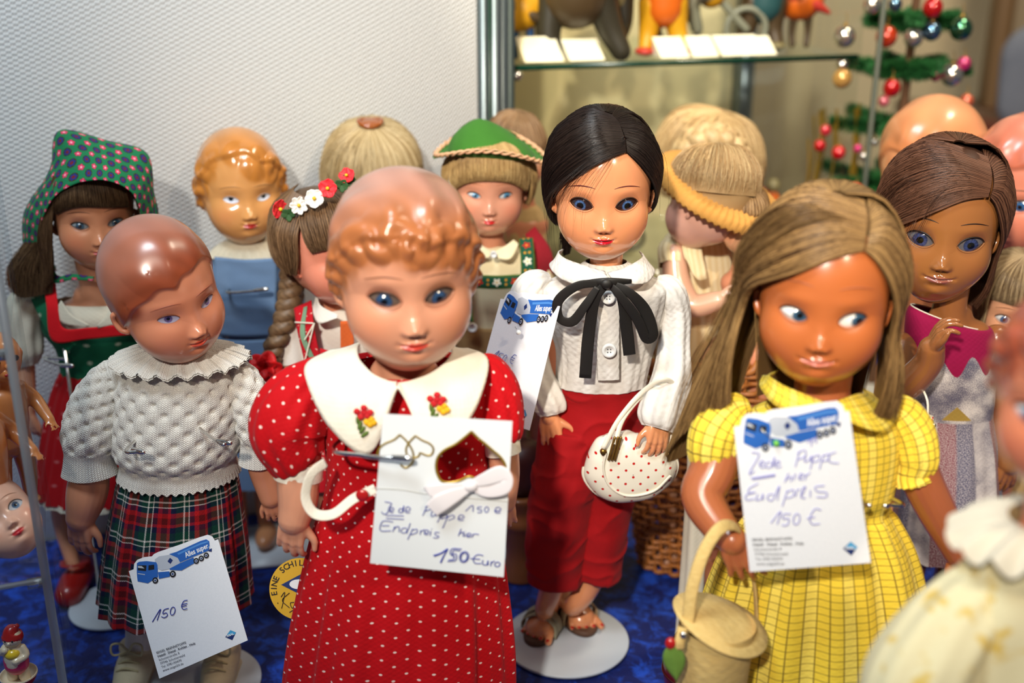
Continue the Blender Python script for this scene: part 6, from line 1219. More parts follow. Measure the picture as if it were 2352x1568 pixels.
# ================================================================ doll with flower wreath and braids
D = Doll(1.0, 760, 'doll with brown braids and a flower wreath in red and white dress')
SKD = (.72, .26, .17)
hD, hpD, wD, syD = make_head(D.o, 812, 592, .965, 93, 42, 2, 4, skin=SKD, bl=.25, res=.6, ex=.44, ew=.22, eu=.11, el=.11, iris=(.04, .10, .2))
wig(hD, wD, [
    dict(g=[[Sp(-80, 70, 1.08), Sp(-76, 48, 1.15), Sp(-66, 26, 1.15), Sp(-58, 10, 1.12)], [Sp(-40, 78, 1.1), Sp(-38, 52, 1.17), Sp(-34, 32, 1.16), Sp(-32, 15, 1.12)], [Sp(20, 80, 1.1), Sp(15, 52, 1.17), Sp(12, 32, 1.16), Sp(10, 16, 1.12)], [Sp(60, 70, 1.1), Sp(50, 48, 1.16), Sp(46, 28, 1.15), Sp(44, 14, 1.1)]], n=1600, lift=.05, fuzz=.02, cut=.10, sf=15),
    dict(g=[[Sp(-78, 68, 1.1), Sp(-74, 30, 1.16), Sp(-76, 0, 1.14), Sp(-84, -22, 1.15)], [Sp(-130, 66, 1.12), Sp(-108, 30, 1.2), Sp(-104, 0, 1.2), Sp(-100, -22, 1.16)], [Sp(180, 60, 1.12), Sp(-160, 30, 1.2), Sp(-140, -5, 1.2), Sp(-110, -26, 1.14)]], n=1400, lift=.06, fuzz=.03, cut=.1, sf=12),
    dict(g=[[Sp(60, 68, 1.1), Sp(74, 30, 1.16), Sp(76, 0, 1.14), Sp(84, -22, 1.15)], [Sp(130, 66, 1.12), Sp(118, 30, 1.2), Sp(112, 0, 1.2), Sp(100, -22, 1.16)]], n=500, lift=.06, fuzz=.03, cut=.1),
], (.060, .030, .014), (.26, .15, .075), rad=.00026, seed=14)
def braid(d, pts, r, n_t, col, name='braid'):
    C = crom([tuple(p) for p in pts], 140); T, N_, B_ = frames(C); t = np.linspace(0, 1, 140); parts = []; cols = []
    for i in range(3):
        ph = 2 * PI * i / 3; a = t * n_t * 2 * PI
        off = N_ * (np.sin(a + ph) * r * .75 * (1 - .35 * t))[:, None] + B_ * (np.sin(2 * (a + ph)) * r * .35)[:, None]
        g = tube(C + off, [r * .62, r * .66, r * .6, r * .5, r * .35], 14, 140, fold=lambda t_, A: 1 + .10 * np.sin(7 * A + 3 * t_)); parts.append(g)
    g = cat(*parts); nz = .5 + .5 * noise3(g[0] * np.array([1, 1, .15]), 520, 3); c = np.array(col[0]) * (1 - nz[:, None]) + np.array(col[1]) * nz[:, None]
    return mk(name, g[0], g[1], mat('braid_fibre', rough=.5, fn=lambda nb: nb.attr()), d.o, col=np.clip(c, 0, 1))
HB = ((.055, .028, .012), (.25, .145, .07))
braid(D, D.pts((672, 620, .01), (668, 680, .0), (655, 740, -.01), (628, 810, -.018), (634, 850, -.02)), .0115, 3.2, HB)
braid(D, D.pts((850, 640, .02), (880, 700, .02), (890, 800, .01)), .0105, 3, HB)
M_rrib = obj_fabric('red_taffeta_ribbon', srgb(190, 10, 16), srgb(214, 24, 26), 300, .4, .45)
for k_ in range(5):
    a = k_ * 1.256; c = D.P(612, 838, -.034); e = c + Vector((math.cos(a) * .010, -.004, math.sin(a) * .010))
    g = tube([c, (c + e) / 2 + Vector((-.004 * math.sin(a), -.006, .004 * math.cos(a))), e, (c + e) / 2 + Vector((.005 * math.sin(a), -.005, -.005 * math.cos(a))), c], [.0025, .005, .0062, .005, .0025], 10, 30, squash=.25); mk('hair_ribbon', g[0], g[1], M_rrib, D.o)
P3 = {'red': mat('wreath_red_petal', srgb(222, 40, 50), .6), 'white': mat('wreath_white_petal', srgb(232, 230, 225), .6), 'yellow': mat('wreath_yellow_centre', srgb(226, 186, 30), .6), 'green': mat('wreath_green_leaf', srgb(44, 84, 40), .7), 'blue': mat('wreath_blue_petal', srgb(90, 98, 120), .6)}
def flower(d, px, py, dy, r, kind, np_=5, tilt=(0, 0), parent=None, seed=0):
    c = d.P(px, py, dy); R_ = Euler((tilt[0], 0, tilt[1])).to_matrix(); rows = []; parts = []
    for i in range(np_):
        a0 = 2 * PI * i / np_ + seed; t = np.linspace(.12, 1, 7); s_ = np.linspace(-1, 1, 7); pt = []
        for x in t:
            row = []
            for s in s_:
                w_ = r * (.62 if np_ <= 5 else .40) * math.sin(PI * min(1, x * .85 + .08)) ** .7 * s
                q = Vector((math.cos(a0) * x * r - math.sin(a0) * w_, -.25 * r * (x * x) + .0006 * math.sin(5 * s), math.sin(a0) * x * r + math.cos(a0) * w_)); row.append(tuple(R_ @ q))
            pt.append(row)
        parts.append(sheet(np.array(pt), .0004))
    g = cat(*parts); f = mk('flower', g[0] + np.array(tuple(c)), g[1], P3[kind], parent or d.o)
    g = ellipsoid(c + R_ @ Vector((0, -.12 * r - .001, 0)), (r * .2, r * .2, r * .2), 12, 8); mk('flower_centre', g[0], g[1], P3['yellow'] if kind != 'yellow' else P3['red'], f)
wp = [(640, 485, -.03), (652, 497, -.036), (690, 470, -.046), (722, 455, -.048), (752, 432, -.044), (790, 412, -.034), (810, 405, -.02)]
g = tube(D.pts(*wp), .0013, 8, 40); wr_ = mk('wreath_wire', g[0], g[1], P3['green'], D.o)
flower(D, 641, 480, -.034, .0085, 'red', 5, (.0, .9)); flower(D, 686, 472, -.050, .0078, 'white', 7, (-.2, .3), seed=.3); flower(D, 722, 456, -.052, .0080, 'white', 5, (-.3, .1), seed=.8); flower(D, 753, 433, -.048, .0080, 'red', 5, (-.3, 0)); flower(D, 797, 404, -.036, .0070, 'red', 5, (-.6, -.2), seed=.5)
for (x, y, dy, n_) in ((663, 492, -.044, 5), (785, 425, -.040, 6), (802, 412, -.034, 4)):
    for i in range(n_):
        a = i * 2.4; c = D.P(x, y, dy); e = Vector((math.cos(a), -.3, math.sin(a))) * .0062; s_ = np.linspace(-1, 1, 5); gt = [[tuple(c + e * x_ + Vector((-math.sin(a), 0, math.cos(a))) * (.0028 * math.sin(PI * min(1, x_ * .9 + .05)) * s)) for s in s_] for x_ in np.linspace(0, 1, 6)]
        mk('leaf', *sheet(np.array(gt), .0003)[:2], P3['green'], wr_)
M_wh = fabric('white_blouse_cotton', srgb(232, 226, 216), 1300, wr=45)
rg = [D.ring(700, 720, 800, .6), D.ring(716, 690, 840, .55), D.ring(760, 672, 862, .55), D.ring(840, 690, 850, .58), D.ring(880, 694, 846, .6)]
D.mesh('blouse', loft(rg, 90, 40), M_wh)
D.mesh('short_sleeve', tube(D.pts((700, 705, 0), (678, 725, 0), (664, 780, -.004), (668, 830, -.006)), [r * D.m(770) for r in (14, 32, 36, 36)], 50, 30, fold=puff(5, .04, 7)), M_wh)
D.mesh('collar', ruled(D, [(726, 672, -.02), (735, 700, -.034), (776, 722, -.040)], [(716, 715, -.028), (732, 742, -.040), (774, 730, -.043)], 8, 18, th=.001), M_wh)
M_rdir = fabric('red_embroidered_cotton', srgb(188, 22, 34), 1400, fn=lambda nb, u, v: nb.mix(nb.noise(nb.xyz(u, v * 1.0, 0), 260, 2).gt(.66), srgb(188, 20, 34), srgb(232, 214, 196)))
M_sage = fabric('sage_green_trim', srgb(118, 150, 122), 1400)
D.mesh('bib_strap', ruled(D, [(676, 708, -.020), (684, 760, -.034), (700, 830, -.040)], [(716, 690, -.022), (722, 750, -.040), (738, 830, -.043)], 8, 24, th=.001), M_rdir)
D.mesh('bib_strap', ruled(D, [(735, 800, -.043), (770, 808, -.044), (800, 800, -.042)], [(730, 870, -.043), (770, 880, -.045), (800, 870, -.043)], 8, 24, th=.001), M_rdir)
D.mesh('strap_trim', ruled(D, [(698, 706, -.027), (690, 770, -.0405), (716, 832, -.0445)], [(706, 703, -.027), (702, 770, -.041), (728, 832, -.0445)], 6, 20, th=.0008), M_sage)
D.mesh('lacing', cat(tube(D.pts((678, 740, -.034), (720, 742, -.043)), .0007, 6, 8), tube(D.pts((722, 742, -.044), (700, 830, -.046)), .0007, 6, 8), tube(D.pts((700, 780, -.044), (722, 742, -.044)), .0007, 6, 8)), M_cream)
M_oap = fabric('orange_apron_cotton', srgb(206, 96, 44), 1300)
D.mesh('apron_bib', ruled(D, [(782, 738, -.040), (812, 736, -.036)], [(784, 880, -.044), (816, 880, -.038)], 20, 10, th=.001), M_oap)
rg = [D.ring(872, 694, 846, .6), D.ring(960, 670, 876, .66), D.ring(1090, 652, 900, .7)]
D.mesh('red_skirt', loft(rg, 120, 40, fold=pleats(16, .02, .05, 3)), M_rdir)
M_skD = skinmat('warm_celluloid', (.66, .27, .15), .35, .3)
body(D, M_skD, D.P(765, 705), D.P(770, 900), .034, .034, leg_r=.013)
arm(D, M_skD, [(668, 800, -.006), (664, 870, -.008), (660, 930, -.010)], [28, 27, 23], dict(f=(.1, -.1, -1), t=(1, -.4, 0), p=(.3, 1, 0), s=66))
stand(1, 1, .05, 'white doll stand under the doll with the flower wreath', .28, base_c=(D.L.x, 1.01, 0), rodxy=(0, .026))

# ================================================================ blond doll with hair clasp, seen behind
E = Doll(1.16, 855, 'blond doll with tied back hair and amber hair clasp behind the bald crowned large doll')
E.o['label'] = 'blond doll with amber hair clasp behind the large red dotted doll'
hE, hpE, wE, syE = make_head(E.o, 858, 468, 1.12, 88, 0, 12, 0, skin=(.72, .36, .2), res=.5)
wig(hE, wE, [dict(g=[[Sp(a, 89, 1.22), Sp(a, 55, 1.24), Sp(a, 25, 1.24), Sp(a, 0, 1.2), Sp(a, -30, 1.2)] for a in range(-180, 200, 36)], n=2600, lift=.08, fuzz=.05, cut=.25, sf=20),
    dict(g=[[Sp(-100, 70, 1.2), (-1.1, .3, 1.1), (-1.35, .2, .4), (-1.3, .1, -.4)], [Sp(-90, 70, 1.2), (-1.0, 0, 1.15), (-1.25, -.1, .5), (-1.2, -.1, -.2)]], n=120, lift=.05, fuzz=.08, cut=.4, sheet=False)],
    (.36, .24, .10), (.72, .58, .34), rad=.00026, seed=17)
A = np.linspace(0, 2 * PI, 60, endpoint=False); cc = Vector(Sp(0, 88, 1.22)) * 1.0
g = tube([np.array(tuple(cc)) + np.array([.30 * math.cos(a), .05 + .26 * math.sin(a), .02 + .03 * math.cos(2 * a)]) for a in np.linspace(0, 2 * PI, 30)], .055, 10, 60); g = cat(g, ellipsoid(np.array(tuple(cc)) + np.array([0, .05, .03]), (.27, .23, .04), 24, 10)); mk('hair_clasp', g[0] * wE, g[1], mat('amber_hair_clasp', srgb(150, 78, 24), .2, Coat_Weight=.6), hE)
M_plainE = fabric('pale_blue_cotton', srgb(170, 184, 196), 1300)
E.mesh('dress', loft([E.ring(600, 820, 900, .7), E.ring(625, 790, 930, .6), E.ring(700, 785, 935, .6), E.ring(830, 790, 930, .6), E.ring(1060, 740, 980, .7)], 80, 50, fold=pleats(11, .0, .05, 4)), M_plainE)
body(E, M_skD, E.P(858, 600), E.P(858, 840), .03, .03, leg_r=.013)

# ================================================================ boy doll with green felt hat
H = Doll(1.08, 1130, 'boy doll with green felt hat and embroidered trouser braces')
SKH = (.70, .31, .19)
hH, hpH, wH, syH = make_head(H.o, 1125, 452, 1.045, 82, 1, 4, -1, skin=SKH, ex=.44, ew=.20, eu=.10, el=.09, ir=.095, pr=.035, iris=(.12, .32, .52), white=(.62, .66, .68), lipc=(.72, .02, .02), lip=.9, mw=.17, bl=.35, brow=(.55, .22, .10), bz=.30, gaze=(.04, 0))
wig(hH, wH, [
    dict(g=[[Sp(-75, 60, 1.12), Sp(-74, 40, 1.2), Sp(-68, 14, 1.18), Sp(-64, -4, 1.14)], [Sp(-40, 70, 1.12), Sp(-38, 48, 1.20), Sp(-34, 28, 1.18), Sp(-32, 14, 1.13)], [Sp(0, 76, 1.12), Sp(0, 48, 1.20), Sp(0, 30, 1.18), Sp(0, 19, 1.12)], [Sp(40, 70, 1.12), Sp(38, 48, 1.20), Sp(34, 28, 1.18), Sp(32, 14, 1.13)], [Sp(75, 60, 1.12), Sp(74, 40, 1.2), Sp(68, 14, 1.18), Sp(64, -4, 1.14)]], n=1900, lift=.06, fuzz=.02, cut=.14, sf=22),
    dict(g=[[Sp(66, 60, 1.14), Sp(70, 20, 1.2), Sp(74, -10, 1.2), Sp(80, -28, 1.16)], [Sp(110, 60, 1.14), Sp(100, 20, 1.25), Sp(100, -10, 1.28), Sp(104, -32, 1.2)], [Sp(160, 60, 1.12), Sp(150, 20, 1.2), Sp(150, -10, 1.22), Sp(150, -34, 1.12)]], n=1100, lift=.06, fuzz=.04, cut=.15, sf=14),
    dict(g=[[Sp(-66, 60, 1.14), Sp(-70, 20, 1.2), Sp(-74, -10, 1.2), Sp(-80, -28, 1.16)], [Sp(-110, 60, 1.14), Sp(-100, 20, 1.25), Sp(-100, -10, 1.28), Sp(-104, -32, 1.2)]], n=700, lift=.06, fuzz=.04, cut=.15)],
    (.34, .19, .065), (.66, .46, .20), rad=.00024, seed=19)
M_felt = obj_fabric('green_felt_hat', srgb(52, 104, 34), srgb(66, 124, 44), 400, .4, .95)
hatP = H.pts
th = np.linspace(0, 1, 40); rows = []
A = np.linspace(0, 2 * PI, 96, endpoint=False); c0 = H.P(1128, 352, .0); kk = H.m(350)
for j, t in enumerate(th):
    if t < .40:                             # brim, from its outer rim inwards
        q = t / .40; r = 134 - 36 * q; z = 10 * (1 - q); z = z + (1 - q) * (26 * np.cos(2 * A) * -1 + 20 * np.cos(A) * -1 * .0) + (1 - q) * -18 * np.sin(A) * -1 * .3
    else:
        q = (t - .40) / .60; r = 98 * (1 - q ** 1.5) + .5; z = 88 * q ** .9 * (1 - .10 * q ** 6) + 0 * A
    cx = c0.x - 26 * kk * max(0, (t - .4) / .6)
    rows.append(np.stack([cx + r * kk * np.cos(A), c0.y + r * .92 * kk * np.sin(A), c0.z + z * kk + r * kk * np.cos(A) * -.06], -1))
H.mesh('felt_hat', (np.concatenate(rows), grid_faces(40, 96), np.zeros((40 * 96, 2))), M_felt)
rr = rows[17]; g = []
for i in range(2):
    a_ = np.linspace(0, 2 * PI * 20, 400) + i * PI; ce = crom(np.concatenate([rows[4], rows[4][:1]]), 400); o_ = ce - np.array(tuple(c0)); o_[:, 2] = 0; o_ /= np.linalg.norm(o_, axis=1)[:, None]
    g.append(tube(ce + o_ * (.0012 + .0012 * np.cos(a_))[:, None] + np.array([0, 0, 1]) * (.0015 + .0012 * np.sin(a_))[:, None], .0013, 6, 400))
g = cat(*g); mk('hat_cord', g[0], g[1], mat('peach_cord', srgb(222, 172, 132), .7), H.o)
M_shirt = fabric('cream_shirt_cotton', srgb(232, 218, 178), 1300, wr=45)
rg = [H.ring(560, 1090, 1170, .7), H.ring(578, 1060, 1205, .6), H.ring(620, 1038, 1232, .55), H.ring(700, 1046, 1222, .58), H.ring(750, 1050, 1218, .6)]
H.mesh('shirt', loft(rg, 90, 40, fold=lambda t, A: 1 + .01 * np.sin(12 * A + 4 * t)), M_shirt)
H.mesh('shirt_collar', ruled(H, [(1128, 578, -.028), (1110, 566, -.026), (1090, 552, -.018)], [(1124, 592, -.032), (1092, 592, -.034), (1070, 566, -.020)], 8, 16, th=.001), M_shirt)
H.mesh('shirt_collar', ruled(H, [(1134, 578, -.028), (1158, 566, -.026), (1180, 550, -.018)], [(1138, 592, -.032), (1172, 594, -.034), (1192, 560, -.020)], 8, 16, th=.001), M_shirt)
button(H, 1134, 584, -.036, 8, M_btn, holes=False, name='shirt_button')
def braidpat(nb, u, v):
    p = .017; b = (v / p).fr() - .5; a = u / .0115 - .5
    r = (a * .0115).hyp(b * p); an = (b * p).op('ARCTAN2', a * .0115); alt = ((v / (2 * p)).fr()).gt(.5)
    c = nb.mix((r - (an * 5).cos() * .0009).lt(.0034, .0003), srgb(22, 78, 56), nb.mix(alt, srgb(178, 40, 34), srgb(228, 222, 200)))
    b2 = ((v / p + .5).fr() - .5) * p; r2 = (a.ab() * .0115 - .0022).hyp(b2); c = nb.mix(r2.lt(.0013, .0003), c, srgb(198, 140, 44)); return nb.mix(r.lt(.0009, .0002), c, srgb(214, 168, 60))
M_brace = fabric('embroidered_green_braid', srgb(22, 78, 56), 1500, fn=braidpat); M_olive = fabric('olive_edging', srgb(72, 96, 28), 1400)
def strap(d, pts, wd, edge=.0011):
    P_ = d.pts(*pts); C_ = crom([tuple(p) for p in P_], 40); T, N_, B_ = frames(C_, up=(0, 1, 0)); s_ = np.linspace(-.5, .5, 7)
    Gd = np.stack([C_ + B_ * x * wd for x in s_]); g = sheet(Gd.transpose(1, 0, 2)[:, ::-1], .0010); uv = np.stack([np.tile(np.linspace(0, wd, 7), 40), np.repeat(np.concatenate([[0], np.cumsum(np.linalg.norm(np.diff(C_, axis=0), axis=1))]), 7)], -1)
    o = mk('trouser_brace', g[0], g[1], M_brace, d.o, uv=np.concatenate([uv, uv]))
    for s in (-1, 1):
        t_ = tube(C_ + B_ * s * wd * .5 + np.array([0, -.0004, 0]), edge, 6, 40, squash=.7); mk('brace_edging', t_[0], t_[1], M_olive, o, uv=t_[2])
strap(H, [(1208, 548, -.018), (1212, 600, -.036), (1212, 680, -.040), (1210, 745, -.040)], .0115)
strap(H, [(1062, 590, -.018), (1062, 640, -.036), (1072, 740, -.040)], .0115)
strap(H, [(1080, 645, -.044), (1140, 648, -.046), (1196, 645, -.043)], .0115)
M_lod = obj_fabric('brown_felt_shorts', srgb(142, 108, 66), srgb(160, 124, 80), 250, .5)
blob('shorts', [tube(H.pts((1134, 738, 0), (1134, 800, 0), (1134, 860, 0)), [86 * H.m(760), 90 * H.m(800), 88 * H.m(860)], 36, 12, squash=.66, up=(0, 1, 0), cap=True), tube(H.pts((1095, 840, 0), (1088, 960, 0)), [46 * H.m(900), 48 * H.m(900)], 24, 8, cap=True), tube(H.pts((1176, 840, 0), (1182, 960, 0)), [46 * H.m(900), 48 * H.m(900)], 24, 8, cap=True)], .0018, M_lod, H.o, 4)
button(H, 1085, 752, -.036, 11, M_btn, name='shorts_button')
H.mesh('shirt_sleeve', tube(H.pts((1215, 590, 0), (1238, 620, 0), (1244, 700, 0), (1240, 780, -.006)), [r * H.m(680) for r in (18, 30, 30, 24)], 40, 30, fold=puff(6, .05, 5)), M_shirt)
H.mesh('shirt_sleeve', tube(H.pts((1052, 590, 0), (1028, 620, 0), (1022, 700, 0), (1026, 780, -.006)), [r * H.m(680) for r in (18, 30, 30, 24)], 40, 30, fold=puff(6, .05, 6)), M_shirt)
M_vest = obj_fabric('dark_red_wool', srgb(138, 16, 30), srgb(158, 26, 40), 250, .6)
H.mesh('waistcoat', ruled(H, [(1206, 540, .004), (1232, 600, -.018), (1232, 700, -.024)], [(1228, 520, .012), (1268, 590, .0), (1262, 700, .0)], 10, 24, th=.0014), M_vest)
body(H, M_skD, H.P(1128, 560), H.P(1134, 800), .034, .030, leg_r=.0135, legx=.018)
stand(1186, 1290, 80, 'white doll stand on the velvet beside the red dotted skirt', .30, base_c=(H.L.x + .02, 1.07, 0), rodxy=(-.02, .03))
# ================================================================ showcase with glass shelf and tin toys
def onplane(px, py, off): return onwall(px, py, -off)      # off metres behind the wall plane
M_alu = mat('aluminium_profile', srgb(120, 132, 136), .35, .85); M_darkgreen = mat('green_glass_edge', srgb(10, 60, 42), .25, .0, Transmission_Weight=.3)
M_glass = thin_glass('clear_glass', (.965, .985, .97), .06)
M_case = mat('cream_case_back', rough=.8, fn=lambda nb: (nb.coord('Object'), nb.mix(nb.noise(nb.vec, 5, 2), srgb(222, 208, 158), srgb(230, 218, 172)))[1])
c0 = onwall(1098, 150); cb = Vector((c0.x, c0.y, 0)); CW, CD = .49, .34; nrm = -wn
case = empty('glass_showcase', cb, 'tall glass showcase with aluminium frame and tin toys on its shelf', 'display cabinet')
def cl_(u, v, z): p = wdir * u + nrm * v; return Vector((p.x, p.y, z))
def cbox(name, u0, u1, v0, v1, z0, z1, m, parent=case, label=None):
    V = [cl_(u, v, z) for u in (u0, u1) for v in (v0, v1) for z in (z0, z1)]
    F = np.array([[0, 1, 3, 2], [4, 6, 7, 5], [0, 4, 5, 1], [2, 3, 7, 6], [0, 2, 6, 4], [1, 5, 7, 3]])
    return mk(name, V, F, m, parent, smooth=False, label=label)
ZB, ZT = -.75, 1.15; lab = None
for k_ in (0, .012, .020): cbox('frame_post', .003 + k_, .013 + k_ if k_ == 0 else .008 + k_ + .008, .002 + k_ * .3, .03, ZB, ZT, M_alu)
cbox('post_seal', .012, .0155, .001, .02, ZB, ZT, M_darkgreen)
cbox('frame_post', .034, .044, .012, .040, ZB, ZT, mat('dark_anodised_profile', srgb(88, 100, 98), .4, .7))
cbox('corner_profile', CW - .004, CW, .0, .006, ZB, ZT, mat('dull_grey_profile', srgb(84, 88, 76), .6)); cbox('frame_post', CW - .02, CW, CD - .03, CD, ZB, ZT, M_alu); cbox('frame_post', .0, .02, CD - .03, CD, ZB, ZT, M_alu)
cbox('back_panel', .0, CW, CD, CD + .006, ZB, ZT, M_case); cbox('side_panel', .0, .004, .03, CD, ZB, ZT, M_case)
cbox('top_panel', .0, CW, .0, CD, ZT, ZT + .02, M_alu)
zsh = W(1180, 150, onwall(1180, 150, -.03).y).z
cbox('glass_shelf', .044, CW - .012, .03, CD - .004, zsh - .006, zsh, M_glass)
cbox('shelf_edge', .044, CW - .012, .0285, .030, zsh - .006, zsh, M_darkgreen, label='dark green front edge of the glass shelf')
z2 = zsh - .26
cbox('glass_shelf', .044, CW - .012, .03, CD - .004, z2 - .006, z2, M_glass); cbox('shelf_edge', .044, CW - .012, .0285, .030, z2 - .006, z2, M_darkgreen)
cbox('side_glass', CW - .012, CW - .008, .03, CD - .03, z2 - .3, ZT, M_glass)
for (u, z) in ((.052, zsh - .012), (CW - .03, zsh - .012)):
    g = ellipsoid(cl_(u, .034, z), (.008, .008, .006), 16, 10); mk('shelf_pin', g[0], g[1], M_chrome, case)
M_sh = {k: mat('tin_' + k, c, .45) for k, c in (('brown', srgb(72, 56, 34)), ('dark', srgb(44, 40, 28)), ('olive', srgb(118, 108, 72)), ('yellow', srgb(206, 150, 20)), ('orange', srgb(206, 96, 16)), ('blue', srgb(46, 82, 130)), ('red', srgb(178, 52, 40)), ('pink', srgb(206, 132, 110)), ('teal', srgb(38, 78, 80)), ('cream', srgb(226, 214, 180)), ('grey', srgb(120, 122, 104)))}
def at_shelf(px, v, z): # the point over the shelf, v metres behind the wall plane, under photo column px
    p = onwall(px, 130, -v); return Vector((p.x, p.y, z))
def toy(px, v, h, kind, cols, label, z=zsh, cat_='tin toy', lean=0.0, name='tin_toy'):
    b = at_shelf(px, v, z); o = empty(name, b, label, cat_, 'old tin toys in the showcase'); c = [M_sh[x] for x in cols]; q = lambda x, y, z_: (x * h + lean * z_ * h, y * h, z_ * h)
    def T(nm, pts, r, m): g = tube([q(*p) for p in pts], [x * h for x in (r if isinstance(r, (list, tuple)) else [r])], 14, 14, rnd=True); mk(nm, g[0], g[1], m, o)
    def E_(nm, p, r, m): g = ellipsoid(q(*p), tuple(x * h for x in r), 18, 12); mk(nm, g[0], g[1], m, o)
    if kind == 'bear':                      # tall wide figure with raised tail, striding
        T('leg', [(-.12, 0, .38), (-.15, -.03, .16), (-.13, -.05, .045)], [.10, .075, .06], c[0]); T('leg', [(.12, 0, .40), (.20, 0, .18), (.27, -.02, .045)], [.11, .08, .06], c[0])
        T('torso', [(0, 0, .36), (.02, 0, .60), (0, 0, .80)], [.20, .21, .13], c[1]); E_('head', (-.03, -.03, .96), (.14, .13, .14), c[0])
        T('arm', [(-.14, 0, .76), (-.22, -.06, .60), (-.14, -.14, .52)], .055, c[0]); T('arm', [(.14, 0, .76), (.26, -.04, .66), (.30, -.08, .54)], .06, c[2]); E_('drum', (.22, -.14, .58), (.12, .06, .12), c[2])
    elif kind == 'acrobat':                 # slim tapering figure hanging arms out
        T('leg', [(-.03, 0, .40), (-.03, 0, .2), (.0, 0, .03)], [.07, .06, .025], c[0]); T('leg', [(.05, 0, .40), (.05, 0, .2), (.01, 0, .04)], [.07, .06, .025], c[0])
        T('torso', [(0, 0, .38), (0, 0, .55), (0, 0, .74)], [.09, .10, .11], c[1]); E_('head', (0, 0, .90), (.13, .11, .12), c[2])
        for s in (-1, 1): T('arm', [(s * .10, 0, .70), (s * .26, 0, .70), (s * .27, 0, .55), (s * .27, 0, .36)], [.03, .026, .022, .022], c[0])
    elif kind == 'clown':
        T('leg', [(-.08, 0, .34), (-.10, 0, .16), (-.12, -.04, .04)], [.10, .07, .05], c[1]); T('leg', [(.07, 0, .34), (.10, 0, .16), (.14, -.04, .04)], [.10, .07, .05], c[1])
        T('torso', [(0, 0, .32), (0, 0, .52), (0, 0, .70)], [.14, .15, .10], c[0]); E_('head', (0, -.02, .82), (.10, .10, .11), c[2]); T('hat', [(0, 0, .88), (.02, 0, 1.0)], [.10, .02], c[1])
        for s in (-1, 1): T('arm', [(s * .10, 0, .66), (s * .22, -.05, .56), (s * .20, -.12, .44)], [.05, .045, .04], c[0]); E_('shoe', (s * .13, -.07, .03), (.07, .10, .03), c[2])
    elif kind == 'bird':
        T('torso', [(-.25, 0, .40), (0, 0, .46), (.20, 0, .62)], [.10, .20, .08], c[0]); E_('head', (-.12, -.02, .78), (.15, .13, .13), c[1]); T('tail', [(.10, 0, .55), (.34, 0, .62), (.52, 0, .85)], [.08, .05, .03], c[0]); T('wing', [(-.1, -.1, .5), (.1, -.12, .42), (.25, -.1, .34)], [.08, .06, .02], c[1])
        for s in (-1, 1): T('leg', [(s * .07, 0, .32), (s * .08, 0, .15), (s * .07, -.02, .02)], [.05, .035, .03], c[2])
    elif kind == 'rider':
        for x in (-.26, .26): 
            g = tube([q(x + .15 * math.cos(a), 0, .16 + .15 * math.sin(a)) for a in np.linspace(0, 2 * PI, 24)], .025 * h, 8, 40); mk('wheel', g[0], g[1], c[1], o)
        T('frame', [(-.26, 0, .16), (-.05, 0, .42), (.26, 0, .16)], .03, c[1]); T('torso', [(-.02, 0, .42), (.03, 0, .60), (.0, 0, .74)], [.11, .12, .08], c[0]); E_('head', (.0, 0, .88), (.10, .10, .11), c[2])
        for s in (-1, 1): T('leg', [(0, s * .06, .44), (-.16, s * .08, .36), (-.12, s * .06, .16)], [.06, .05, .04], c[1]); T('arm', [(.02, s * .09, .68), (-.14, s * .1, .58), (-.24, s * .06, .46)], [.045, .04, .03], c[0])
    return o
toy(1200, .10, .115, 'bird', ('yellow', 'brown', 'blue'), 'yellow and brown tin bird beside the left post of the showcase')
toy(1318, .08, .20, 'bear', ('dark', 'brown', 'pink'), 'large dark brown tin figure on the showcase shelf')
toy(1412, .10, .175, 'acrobat', ('dark', 'olive', 'brown'), 'slim dark tin acrobat with bent hanging arms on the shelf')
toy(1520, .09, .17, 'clown', ('orange', 'yellow', 'red'), 'orange and yellow tin clown on the shelf above the black haired doll')
toy(1632, .12, .16, 'rider', ('yellow', 'grey', 'cream'), 'yellow tin rider on wheels behind the second white card')
toy(1735, .12, .165, 'clown', ('teal', 'brown', 'olive'), 'dark teal tin figure behind the widest white card', lean=.12)
toy(1832, .13, .125, 'bird', ('orange', 'red', 'brown'), 'orange and red tin bird near the right end of the shelf')
toy(1420, .17, .10, 'rider', ('olive', 'dark', 'brown'), 'olive tin toy on the lower shelf behind the black hair', z=z2)
toy(1745, .16, .11, 'clown', ('red', 'brown', 'pink'), 'reddish tin clown on the lower shelf behind the curly blond head', z=z2)
toy(1800, .14, .09, 'rider', ('orange', 'dark', 'olive'), 'small orange tin rider on the lower shelf beside the tree', z=z2)
M_ccard = mat('cream_label_card', srgb(242, 234, 204), .7)
for (px, w_, h_, lb) in ((1252, .046, .026, 'leftmost'), (1350, .042, .022, 'second from left'), (1552, .036, .022, 'third from left'), (1622, .032, .022, 'fourth from left'), (1710, .056, .022, 'widest'), (1762, .026, .020, 'rightmost')):
    b = at_shelf(px, .05, zsh); V = []
    for (x, y, z) in ((-.5, 0, 0), (.5, 0, 0), (.38, .02, 1), (-.62, .02, 1), (-.5, .024, 0), (.5, .024, 0)):
        p = wdir * (x * w_) + nrm * (y * 1.0); V.append((p.x, p.y, z * h_ + .0004))
    tag(mk('label_card', V, [(0, 1, 2, 3), (5, 4, 3, 2), (0, 3, 4), (1, 5, 2), (4, 5, 1, 0)], M_ccard, smooth=False, loc=b), 'blank cream folded card on the glass shelf, %s in its row' % lb, 'label card', 'folded cards on the glass shelf')
